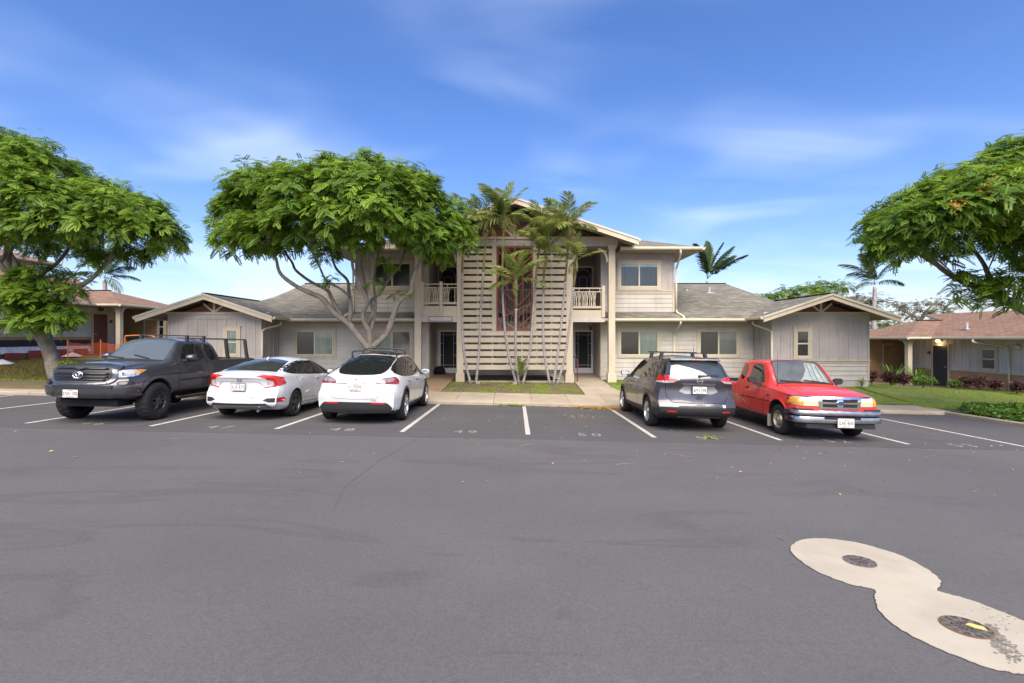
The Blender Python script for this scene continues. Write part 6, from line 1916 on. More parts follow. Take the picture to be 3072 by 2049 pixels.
# small finds by the entry: black bag, stones, bed edging
mb = MB(); c = Vector((-3.25, 22.9, ground(-3.25, 22.9) + .03)); rr = random.Random(2)
n = len(mb.v); ringz = [(0, .24), (.1, .28), (.22, .25), (.32, .16), (.36, .05)]
for z, r in ringz:
    for k in range(12): a = 2*math.pi*k/12; mb.v.append((c.x + r*math.cos(a)*(.8 + .35*rr.random()), c.y + r*math.sin(a)*(.8 + .35*rr.random()), c.z + z))
for i in range(4):
    for k in range(12): mb.f.append((i*12+k, i*12+(k+1) % 12, (i+1)*12+(k+1) % 12, (i+1)*12+k))
mb.f.append(tuple(range(48, 60)))
o = mb.build('bag', M_mesh, None, False); tag(o, 'black bag on the porch floor by the left screen door', 'bag')
mb = MB(); mb.box(-1.75, 2.1, 20.28, 20.34, -.12, .06); o = mb.build('bed_edging', M_kerb); tag(o, 'low pale concrete edging behind the palms', 'edging')
for i, (px, py) in enumerate(((1434, 1152), (1545, 1150))):
    q = at(px, py, 19.7); mb = MB(); rr = random.Random(i)
    for z, r in ((-.05, .09), (.03, .11), (.08, .07)):
        for k in range(8): a = 2*math.pi*k/8; mb.v.append((q.x + r*math.cos(a)*(.8+.4*rr.random()), q.y + r*math.sin(a), ground(q.x, q.y) + z))
    for j in range(2):
        for k in range(8): mb.f.append((j*8+k, j*8+(k+1) % 8, j*8+8+(k+1) % 8, j*8+8+k))
    mb.f.append(tuple(range(16, 24)))
    o = mb.build('stone', M_conc); tag(o, ('pale stone at the foot of the second palm' if i == 0 else 'pale stone at the foot of the tallest palm'), 'stone')
# ================================================================== vehicles
def pchip(pts):
    x = np.array([p[0] for p in pts], float); y = np.array([p[1] for p in pts], float)
    if len(x) == 1: return lambda q: np.full_like(np.asarray(q, float), y[0])
    h = np.diff(x); d = np.diff(y) / h; m = np.zeros_like(y)
    for i in range(1, len(x) - 1):
        if d[i-1] * d[i] > 0:
            w1, w2 = 2*h[i] + h[i-1], h[i] + 2*h[i-1]; m[i] = (w1 + w2) / (w1/d[i-1] + w2/d[i])
    m[0], m[-1] = d[0], d[-1]
    def f(q):
        q = np.clip(np.asarray(q, float), x[0], x[-1]); i = np.clip(np.searchsorted(x, q, 'right') - 1, 0, len(x) - 2)
        t = (q - x[i]) / h[i]
        return (2*t**3 - 3*t**2 + 1)*y[i] + (t**3 - 2*t**2 + t)*h[i]*m[i] + (-2*t**3 + 3*t**2)*y[i+1] + (t**3 - t**2)*h[i]*m[i+1]
    return f

def car_paint(name, col, metal=0.0, rough=.28, coat=1.0, flake=.0, under=(.02, .02, .02), fade=0.0):
    m, nt, b = nodes(name)
    dirt = nz(nt, 2.5, 5, .6)
    c = ramp(nt, dirt, [(.35, tuple(x*.93 for x in col)), (.7, tuple(min(1, x*1.05) for x in col))])
    if fade:
        sp = nt.nodes.new('ShaderNodeNewGeometry'); sx_ = nt.nodes.new('ShaderNodeSeparateXYZ'); nt.links.new(sp.outputs['Normal'], sx_.inputs[0])
        f2 = nz(nt, 3, 4)
        mu = nt.nodes.new('ShaderNodeMath'); mu.operation = 'MULTIPLY'; nt.links.new(f2, mu.inputs[0]); mu.inputs[1].default_value = fade
        c = mixc(nt, mu.outputs[0], c, tuple(min(1, x*1.3 + .08) for x in col))
    nt.links.new(c, b.inputs['Base Color'])
    b.inputs['Metallic'].default_value = metal; b.inputs['Roughness'].default_value = rough
    b.inputs['Coat Weight'].default_value = coat; b.inputs['Coat Roughness'].default_value = .05
    return m
M_pw1 = car_paint('paint_white', (.60, .60, .605), 0, .3)
M_pgrey = car_paint('paint_gunmetal', (.085, .083, .095), .6, .32)
M_pdark = car_paint('paint_dark_grey', (.082, .080, .090), .6, .3)
M_pred = car_paint('paint_red', (.58, .026, .020), 0, .36, .6, fade=.35)
M_blk = plain('trim_black', (.018, .018, .019), .5)
M_blkg = plain('trim_gloss_black', (.010, .010, .011), .12, coat=.5)
M_rub = plain('tyre_rubber', (.022, .021, .020), .85, spec=.25, noise=.25, scale=40)
M_chr = plain('chrome', (.72, .72, .72), .12, 1.0, noise=.05)
M_chrd = plain('chrome_dull', (.48, .47, .48), .25, 1.0, noise=.15, scale=8)
M_alloy = plain('alloy_silver', (.48, .48, .49), .3, .8)
M_alloyd = plain('alloy_dark', (.10, .10, .105), .35, .7)
M_steel = plain('steel_wheel', (.42, .36, .27), .42, .7, noise=.25, scale=14)
M_tail = plain('lamp_red', (.46, .012, .010), .10, coat=1.0, noise=.2, scale=20)
M_taild = plain('lamp_dark_red', (.14, .008, .008), .10, coat=1.0)
M_lens = plain('lamp_clear', (.62, .62, .62), .08, .4, coat=1.0, noise=.35, scale=35)
M_lensy = plain('lamp_aged', (.46, .44, .34), .15, coat=.8, noise=.08, scale=30)
M_amb = plain('lamp_amber', (.62, .25, .02), .12, coat=1.0, noise=.1, scale=30)
M_plate = plain('plate_white', (.62, .61, .57), .45, noise=.1, scale=60)
M_pltxt = plain('plate_dark', (.03, .03, .035), .5)
M_plrain = plain('plate_rainbow', (.55, .33, .20), .5, noise=.4, scale=30)
M_bluef = plain('emblem_blue', (.01, .03, .16), .25, coat=1)
M_shade = plain('sun_shade_foil', (.62, .66, .66), .35, .5, noise=.2, scale=12)
M_gap = plain('panel_gap', (.008, .008, .009), .9)
M_gapw = plain('panel_gap_white', (.22, .22, .23), .9)

def chaikin(P, n=2, closed=True):
    P = [np.array(p, float) for p in P]
    for _ in range(n):
        Q = []
        for i in range(len(P)):
            a, b = P[i], P[(i+1) % len(P)]
            Q += [a*.75 + b*.25, a*.25 + b*.75]
        P = Q
    return P

DEBUG_CUT = False
class Car:
    def __init__(s, name, label, cat, spec, paint, pos, heading, arch_r, wb, track, clad=None):
        s.root = empty(name, pos); tag(s.root, label, cat, 'vehicles parked in the stalls')
        n = Vector((SX, SY, 1)).normalized()
        q = Vector((0, 0, 1)).rotation_difference(n)
        s.root.rotation_mode = 'QUATERNION'
        s.root.rotation_quaternion = q @ Quaternion((0, 0, 1), heading)
        ORG[s.root.name] = Vector((0, 0, 0))   # children in car coordinates
        s.wb = wb; s.spec = spec
        s.loft(spec)
        s.bvh = BVHTree.FromPolygons([tuple(v) for v in s.V], s.Fq)
        me = mesh_from('body', s.V, s.Fq, [paint, M_gap, M_blk], True)
        bm = bmesh.new(); bm.from_mesh(me); bmesh.ops.recalc_face_normals(bm, faces=bm.faces); bm.to_mesh(me); bm.free()
        if clad:
            idx = [2 if clad(p.center) else 0 for p in me.polygons]
            me.polygons.foreach_set('material_index', idx)
        o = link('body', me, s.root)
        cutters = []
        def cutter(mb):
            c = mb.build('cutter', M_gap, s.root)
            me2 = c.data; me2.materials.clear(); me2.materials.append(paint); me2.materials.append(M_gap); me2.materials.append(M_blk)
            me2.polygons.foreach_set('material_index', [1]*len(me2.polygons)); cutters.append(c); return c
        W = spec['W']
        for sx_ in (-1, 1):
            for yy, rr in ((0, arch_r[0]), (wb, arch_r[1])):
                mb = MB(); mb.disc((sx_*(W - .34) if sx_ > 0 else -(W + .3), yy, spec['axz']), rr, 'x', 36, .64)
                cutter(mb)
        if 'bed' in spec:
            a, b, w, z0 = spec['bed']; mb = MB(); mb.box(-w, w, a, b, z0, 2.5); cutter(mb)
        for c in cutters:
            md = o.modifiers.new('cut', 'BOOLEAN'); md.operation = 'DIFFERENCE'; md.object = c; md.solver = spec.get('solver', 'EXACT')
        bpy.context.view_layer.update(); dg = bpy.context.evaluated_depsgraph_get()
        m2 = bpy.data.meshes.new_from_object(o.evaluated_get(dg))
        o.modifiers.clear(); o.data = m2
        if DEBUG_CUT: print(name, len(m2.polygons), min((Vector((abs(v.co.x) - W, v.co.y - wb, v.co.z - spec['axz'])).length for v in m2.vertices)))
        for c in cutters: bpy.data.objects.remove(c)
        # crease sharp edges
        bm = bmesh.new(); bm.from_mesh(m2)
        for e_ in bm.edges:
            if len(e_.link_faces) == 2 and e_.calc_face_angle(0) > R(42): e_.smooth = False
        for f_ in bm.faces: f_.smooth = True
        bm.to_mesh(m2); bm.free()
        s.body = o

    def loft(s, sp):
        C = {k: pchip(v) for k, v in sp.items() if isinstance(v, list)}
        s0, s1 = sp['range']
        st_ = sorted(set([round(q, 4) for q in np.arange(s0, s1, .045)] + [s1] + [p[0] for k in ('zc',) for p in sp[k]]))
        st_ = [q for i, q in enumerate(st_) if i == 0 or q - st_[i-1] > .004]
        rings = []
        def sect(q):
            g = {k: float(C[k](q)) for k in C}
            wl = g.get('wl', g['wm'] - .03); zl = g['zl']
            P = [(0, g['zb']), (wl - .10, g['zb']), (wl, zl), (g['wm'], g['zm']), (g['ws'], g['zs']), (g['wr'], g['zr']), (0, g['zc'])]
            rad = [0, .05, sp.get('r2', .08), sp.get('r3', .14), sp.get('r4', .05), sp.get('r5', .10), 0]
            segs = [3, 2, 5, 5, 7, 8]
            P = [np.array(p) for p in P]; out = []
            cutin = [None]*7
            for i in range(1, 6):
                a, b, c = P[i-1], P[i], P[i+1]
                la, lc = np.linalg.norm(a-b), np.linalg.norm(c-b)
                r = min(rad[i], la*.45, lc*.45)
                cutin[i] = (b + (a-b)/max(la, 1e-6)*r, b + (c-b)/max(lc, 1e-6)*r)
            cur = P[0]
            for i in range(6):
                end = cutin[i+1][0] if i < 5 else P[6]
                for k in range(segs[i]): out.append(cur + (end-cur)*k/segs[i])
                if i < 5:
                    e0, e1 = cutin[i+1]; b = P[i+1]
                    for k in range(4):
                        t = k/4; out.append((1-t)**2*e0 + 2*t*(1-t)*b + t*t*e1)
                    cur = e1
            # roof crown: bow the last run
            out.append(P[6])
            out = np.array(out)
            nl = segs[5] + 1
            seg = out[-nl:]; wr = max(seg[0, 0], 1e-4)
            u = seg[:, 0] / wr
            z_lin = seg[:, 1]; z_par = seg[-1, 1] + (seg[0, 1] - seg[-1, 1]) * u**2
            seg[:, 1] = z_par
            return out
        for q in st_: rings.append((q, sect(q)))
        m = len(rings[0][1])
        # end caps: shrink towards the centre line
        full = []
        for k in (0., .2, .4, .6, .8):
            r = rings[0][1].copy(); zm_ = (r[:, 1].min() + r[:, 1].max())/2; r[:, 0] *= k; r[:, 1] = zm_ + (r[:, 1] - zm_)*(.5 + .5*k); full.append((s0, r))
        full += rings
        for k in (.8, .6, .4, .2, 0.):
            r = rings[-1][1].copy(); zm_ = (r[:, 1].min() + r[:, 1].max())/2; r[:, 0] *= k; r[:, 1] = zm_ + (r[:, 1] - zm_)*(.5 + .5*k); full.append((s1, r))
        W = sp['W']; cf, cr = sp['plan']; Lf, Lr = sp.get('plan_len', (.9, .9))
        fp = pchip(sp['fprof']) if 'fprof' in sp else None; rp = pchip(sp['rprof']) if 'rprof' in sp else None
        V = []; Fq = []
        def shape(q, x, z):
            t = min(max((q - (s1 - Lf))/Lf, 0), 1); t = t*t*(3-2*t)
            y = q - cf * t * (abs(x)/W)**2.6
            if fp is not None: tt = min(max((q - (s1 - .25))/.25, 0), 1); y += float(fp(z)) * tt
            t = min(max(((s0 + Lr) - q)/Lr, 0), 1); t = t*t*(3-2*t)
            y += cr * t * (abs(x)/W)**2.6
            if rp is not None: tt = min(max(((s0 + .25) - q)/.25, 0), 1); y += float(rp(z)) * tt
            return (x, y, z)
        n = len(full)
        for q, r in full:
            for p in r: V.append(shape(q, p[0], p[1]))
        for q, r in full:
            for p in r: V.append(shape(q, -p[0], p[1]))
        for i in range(n-1):
            for j in range(m-1):
                a = i*m + j; Fq.append((a, a+1, a+m+1, a+m))
                b = n*m + a; Fq.append((b+m, b+m+1, b+1, b))
        # weld
        me = bpy.data.meshes.new('tmp'); me.from_pydata(V, [], Fq)
        bm = bmesh.new(); bm.from_mesh(me)
        bmesh.ops.remove_doubles(bm, verts=bm.verts, dist=.0006)
        bmesh.ops.dissolve_degenerate(bm, edges=bm.edges, dist=.0004)
        bmesh.ops.recalc_face_normals(bm, faces=bm.faces)
        bm.verts.ensure_lookup_table(); bm.verts.index_update()
        s.V = [v.co.copy() for v in bm.verts]; s.Fq = [tuple(v.index for v in f.verts) for f in bm.faces]
        bm.free(); bpy.data.meshes.remove(me)

    VIEW = {'side': (lambda a, b: Vector((4, a, b)), Vector((-1, 0, 0))), 'rear': (lambda a, b: Vector((a, -6, b)), Vector((0, 1, 0))),
            'front': (lambda a, b: Vector((a, 9, b)), Vector((0, -1, 0))), 'top': (lambda a, b: Vector((a, b, 5)), Vector((0, 0, -1)))}
    def proj(s, view, a, b, off, md=None):
        f, d = s.VIEW[view]
        ends = s.spec['range']
        for it in range(60):
            h = s.bvh.ray_cast(f(a, b), d)
            if h[0] is not None and (md is None or (h[0].y - ends[0] if view == 'rear' else ends[1] - h[0].y) < md): break
            if view in ('front', 'rear'): a *= .985; b += (.8 - b) * .006
            elif view == 'side': b += (.8 - b) * .02; a += (s.wb/2 - a) * .004
            else: a *= .985
        if h[0] is None: h = s.bvh.find_nearest(f(a, b))
        p, n = h[0], h[1]
        if n.dot(d) > 0: n = -n
        n = (n - d * .35).normalized()
        return p + n * off
    def patch(s, name, poly, view, mat, off=.006, thick=.02, smooth=0, mirror=False, both=False, parent=None, res=.042, label=None, md='auto'):
        if md == 'auto': md = .5 if (view in ('front', 'rear') and 'window' not in name and 'pillar' not in name) else None
        if smooth: poly = chaikin(poly, smooth)
        P = []
        for i in range(len(poly)):
            a, b = np.array(poly[i], float), np.array(poly[(i+1) % len(poly)], float)
            k = max(1, int(np.linalg.norm(b-a)/res))
            for j in range(k): P.append(a + (b-a)*j/k)
        nb = len(P)
        x0, y0 = np.min(P, 0); x1, y1 = np.max(P, 0)
        pts = [Vector((p[0], p[1])) for p in P]
        from mathutils.geometry import intersect_point_tri_2d
        gx_ = np.arange(x0 + res/2, x1, res); gy_ = np.arange(y0 + res/2, y1, res)
        A = np.array(P)
        for gx in gx_:
            for gy in gy_:
                # inside test and clearance from the edge
                ins = False; j = nb-1
                for i in range(nb):
                    if (A[i, 1] > gy) != (A[j, 1] > gy) and gx < (A[j, 0]-A[i, 0])*(gy-A[i, 1])/(A[j, 1]-A[i, 1]) + A[i, 0]: ins = not ins
                    j = i
                if ins and np.min(np.hypot(A[:, 0]-gx, A[:, 1]-gy)) > res*.3: pts.append(Vector((gx, gy)))
        r_ = delaunay_2d_cdt(pts, [(i, (i+1) % nb) for i in range(nb)], [], 1, 1e-5)
        vv, ff = r_[0], r_[2]
        outs = []
        for sg in ((1, -1) if both else ((-1,) if mirror else (1,))):
            F3 = [s.proj(view, v[0], v[1], off, md) for v in vv]
            Bk = [s.proj(view, v[0], v[1], off - thick, md) for v in vv]
            k = len(vv)
            cnt = {}
            for f in ff:
                for i in range(len(f)):
                    e_ = (f[i], f[(i+1) % len(f)]); cnt[tuple(sorted(e_))] = cnt.get(tuple(sorted(e_)), []) + [e_]
            V = list(F3); Fc = [tuple(f) for f in ff]
            for key, es in cnt.items():
                if len(es) == 1:
                    a, b = es[0]; n = len(V)
                    V += [F3[a].copy(), F3[b].copy(), Bk[b].copy(), Bk[a].copy()]; Fc.append((n+1, n, n+3, n+2))
            if sg < 0: V = [Vector((-v.x, v.y, v.z)) for v in V]
            me = mesh_from(name, V, Fc, mat, True)
            bm = bmesh.new(); bm.from_mesh(me); 
            d = s.VIEW[view][1].copy()
            if sg < 0: d.x = -d.x
            bm.normal_update()
            av = sum((f.normal.dot(d) for f in list(bm.faces)[:len(ff)]))
            if av > 0: bmesh.ops.reverse_faces(bm, faces=bm.faces)
            bm.to_mesh(me); bm.free()
            o = link(name, me, parent if parent else s.root)
            if label: o['label'] = label
            outs.append(o)
        return outs
    def line(s, pts, view, mat=None, w=.010, off=.0025, both=True, name='panel_gap'):
        Q = []
        for a, b in zip(pts[:-1], pts[1:]):
            a, b = np.array(a, float), np.array(b, float); k = max(1, int(np.linalg.norm(b-a)/.05))
            Q += [a + (b-a)*j/k for j in range(k)]
        Q.append(np.array(pts[-1], float)); n = len(Q)
        for sg in ((1, -1) if both else (1,)):
            V = []; Fc = []
            for i, q in enumerate(Q):
                t = Q[min(i+1, n-1)] - Q[max(i-1, 0)]; t /= max(np.linalg.norm(t), 1e-6); nn = np.array([-t[1], t[0]])*w/2
                for e_ in (q + nn, q - nn):
                    p = s.proj(view, e_[0], e_[1], off); V.append(Vector((p.x*sg, p.y, p.z)))
            for i in range(n-1): Fc.append((2*i, 2*i+1, 2*i+3, 2*i+2))
            link(name, mesh_from(name, V, Fc, mat or M_gap), s.root)
    def add(s, mb, name, mat, smooth=False, parent=None, label=None):
        o = mb.build(name, mat, parent or s.root, smooth)
        if label: o['label'] = label
        return o
    def wheels(s, meshes, xo, zr, front_same=True):
        for sx_ in (1, -1):
            for yy in (0, s.wb):
                w = bpy.data.objects.new('wheel', None); COL.objects.link(w); w.parent = s.root; w.location = (sx_*xo, yy, zr); w.empty_display_size = .2
                if sx_ < 0: w.rotation_euler = (0, 0, math.pi)
                ORG[w.name] = Vector((0, 0, 0))
                for nm, me in meshes:
                    o = bpy.data.objects.new(nm, me); COL.objects.link(o); o.parent = w
    def mirror_(s, x, y, z, mat, shell, sc=1.0, glass=None, facing=1):
        """door mirrors; facing +1: glass towards the rear (-y)"""
        for sg in (1, -1):
            hull = chaikin([(0, -.05), (.20, -.07), (.235, .0), (.21, .075), (.03, .085), (-.01, .03)], 2)
            V = []; Fc = []; k = len(hull)
            for yy, q in ((-.055, .94), (-.03, 1.0), (.03, .95), (.075, .70), (.10, .30)):
                for p in hull: V.append((sg*(x + sc*(.1 + (p[0]-.1)*q)), y + sc*yy, z + sc*p[1]*q))
            for i in range(4):
                for j in range(k): Fc.append((i*k+j, i*k+(j+1) % k, (i+1)*k+(j+1) % k, (i+1)*k+j))
            Fc.append(tuple(range(k))); Fc.append(tuple(4*k+i for i in range(k)))
            me = mesh_from('mirror', V, Fc, shell, True)
            bm = bmesh.new(); bm.from_mesh(me); bmesh.ops.recalc_face_normals(bm, faces=bm.faces); bm.to_mesh(me); bm.free()
            mo = link('mirror', me, s.root)
            V = [(sg*(x + sc*(.1 + (p[0]-.1)*.82)), y - sc*.0565, z + sc*p[1]*.82) for p in hull]
            link('mirror_glass', mesh_from('mirror_glass', V, [tuple(range(k))], glass or M_chr), mo)
            mb = MB(); mb.bar((sg*(x - .12), y + .02, z - .07*sc), (sg*(x + .05), y + .02, z - .05*sc), .05, .04, up=(0, 1, 0)); s.add(mb, 'mirror_arm', M_blk)

def lathe(prof, seg=40, axis='x'):
    V = []; Fc = []; n = len(prof)
    for k in range(seg):
        a = 2*math.pi*k/seg; c, s_ = math.cos(a), math.sin(a)
        for x, r in prof: V.append((x, r*c, r*s_))
    for k in range(seg):
        k2 = (k+1) % seg
        for j in range(n-1): Fc.append((k*n+j, k*n+j+1, k2*n+j+1, k2*n+j))
    return V, Fc

def wheel_meshes(Rt, w, rr, style, n, mat, seg=48, lugs=False, dark=None):
    h = w/2
    prof = [(-h+.02, rr-.005), (-h, rr+.03), (-h+.004, Rt-.05), (-h+.03, Rt-.008), (-h+.06, Rt), (-.004, Rt), (0, Rt-.006), (.004, Rt), (h-.06, Rt), (h-.03, Rt-.008), (h-.004, Rt-.05), (h, rr+.03), (h-.02, rr-.005)]
    if lugs: seg = 96
    V, Fc = lathe(prof, seg)
    if lugs:
        m = len(prof); V = [list(v) for v in V]
        for k in range(seg):
            for j in range(2, m-2):
                x, y, z = V[k*m+j]; r = math.hypot(y, z)
                ph = (k + (2 if x > 0 else 0)) % 4
                d = -.013 if ph == 0 else 0
                if j in (2, m-3): d = -.004 if k % 6 < 3 else .004
                V[k*m+j][1] = y*(r+d)/r; V[k*m+j][2] = z*(r+d)/r
    ty = mesh_from('tyre', V, Fc, M_rub, True)
    bm = bmesh.new(); bm.from_mesh(ty); bmesh.ops.recalc_face_normals(bm, faces=bm.faces)
    for e_ in bm.edges:
        if len(e_.link_faces) == 2 and e_.calc_face_angle(0) > R(35): e_.smooth = False
    bm.to_mesh(ty); bm.free()
    out = [('tyre', ty)]
    # rim: lip + barrel + spokes + hub in one mesh; dark back plate
    V, Fc = lathe([(h-.018, rr-.004), (h-.010, rr-.002), (h-.012, rr-.018), (h-.035, rr-.028), (-h*.5, rr-.035)], 48)
    mb = MB(); mb.v = V; mb.f = Fc
    xo = h - .03
    if style == 'steel':
        V2, F2 = lathe([(h-.03, rr-.03), (h-.055, rr-.05), (h-.06, rr*.62), (h-.02, rr*.5), (h-.012, rr*.36), (h-.05, rr*.34)], 48)
        k = len(mb.v); mb.v += V2; mb.f += [tuple(k+i for i in f) for f in F2]
        # chrome-ish centre
        V2, F2 = lathe([(h-.05, rr*.34), (h+.0, rr*.30), (h+.015, rr*.22), (h+.02, .001)], 24)
        k = len(mb.v); mb.v += V2; mb.f += [tuple(k+i for i in f) for f in F2]
    else:
        for i in range(n):
            a = 2*math.pi*i/n + .3
            for da in ((-.13, .13) if style == 'pair' else (0,)):
                wd = {'pair': .030, 'single': .055, 'wide': .085}[style]
                p0 = Vector((xo - .01, (.04)*math.cos(a+da*.6), .04*math.sin(a+da*.6))); p1 = Vector((xo - .005, (rr-.015)*math.cos(a+da), (rr-.015)*math.sin(a+da)))
                nrm = (p1-p0).normalized()
                mb.bar(p0, p1, .028, wd, up=Vector((1, 0, 0)).cross(nrm))
        k = len(mb.v); V2, F2 = lathe([(xo-.02, .075), (xo+.012, .070), (xo+.018, .045), (xo+.014, .001)], 20); mb.v += V2; mb.f += [tuple(k+i for i in f) for f in F2]
    me = mesh_from('rim', mb.v, mb.f, mat, True)
    bm = bmesh.new(); bm.from_mesh(me); bmesh.ops.recalc_face_normals(bm, faces=bm.faces)
    for e_ in bm.edges:
        if len(e_.link_faces) == 2 and e_.calc_face_angle(0) > R(35): e_.smooth = False
    bm.to_mesh(me); bm.free()
    out.append(('rim', me))
    V, Fc = lathe([(h-.09, rr-.03), (h-.09, .02), (h-.09, .001)], 32)
    out.append(('brake_disc', mesh_from('brake_disc', V, Fc, dark or M_blk, True)))
    if style == 'steel':
        mb = MB()
        for i in range(8):
            a = 2*math.pi*i/8; c = (h-.056, rr*.66*math.cos(a), rr*.66*math.sin(a))
            mb.tube([c, (h-.066, c[1], c[2])], .034, 10)
        out.append(('vent_hole', mesh_from('vent_hole', mb.v, mb.f, M_gap)))
    return out

def plate(car, x, y, z, face, txt, rainbow=True, frame=None, w=.305, h=.155, extra=None):
    """face -1: looks to -y (rear of a nose-in car), +1: looks to +y"""
    p = empty('license_plate', (x, y, z), car.root)
    def B_(name, x0, x1, d0, d1, z0, z1, m):
        ya, yb = sorted((y + face*d0, y + face*d1)); return box(name, x + x0, x + x1, ya, yb, z + z0, z + z1, m, p)
    if frame: B_('plate_frame', -w/2 - .014, w/2 + .014, 0, .006, -h/2 - .014, h/2 + .014, frame)
    B_('plate_panel', -w/2, w/2, .0065, .010, -h/2, h/2, M_plate)
    if rainbow:
        for i in range(3): 
            B_('rainbow_band', -w/2 + .01, -w/2 + .03 + .004*i, .0102, .0106 , -h/2 + .03 + .03*i, -h/2 + .055 + .03*i, M_plrain)
            B_('rainbow_band', w/2 - .03 - .004*i, w/2 - .01, .0102, .0106, -h/2 + .03 + .03*i, -h/2 + .055 + .03*i, M_plrain)
    def T(s_, sz, dx, dz, xs=1.0, nm='plate_number'):
        me = text_mesh(s_, sz, M_pltxt, .001, xs=xs)
        o = link(nm, me, p, (x + dx, y + face*.0115, z + dz)); o.rotation_euler = (R(90), 0, 0 if face < 0 else math.pi)
    f_ = 1 if face < 0 else -1
    if extra == 'left_art':
        T(txt, .115, f_*.055, -.005, .75); B_('plate_art', -w/2 + .015, -w/2 + .09, .0102, .0108, -.03, .03, M_leafp)
        T('CLEAN TRANSPORTATION', .022, 0, h/2 - .018, .8, 'plate_heading'); T('ELECTRIC VEHICLE', .024, 0, -h/2 + .016, .9, 'plate_motto')
    else:
        T(txt, .105, 0, -.003, .72); T('HAWAII', .03, 0, h/2 - .02, 1, 'plate_heading'); T('ALOHA STATE', .024, 0, -h/2 + .016, 1, 'plate_motto')
    return p
M_leafp = plain('plate_green', (.36, .42, .28), .5)
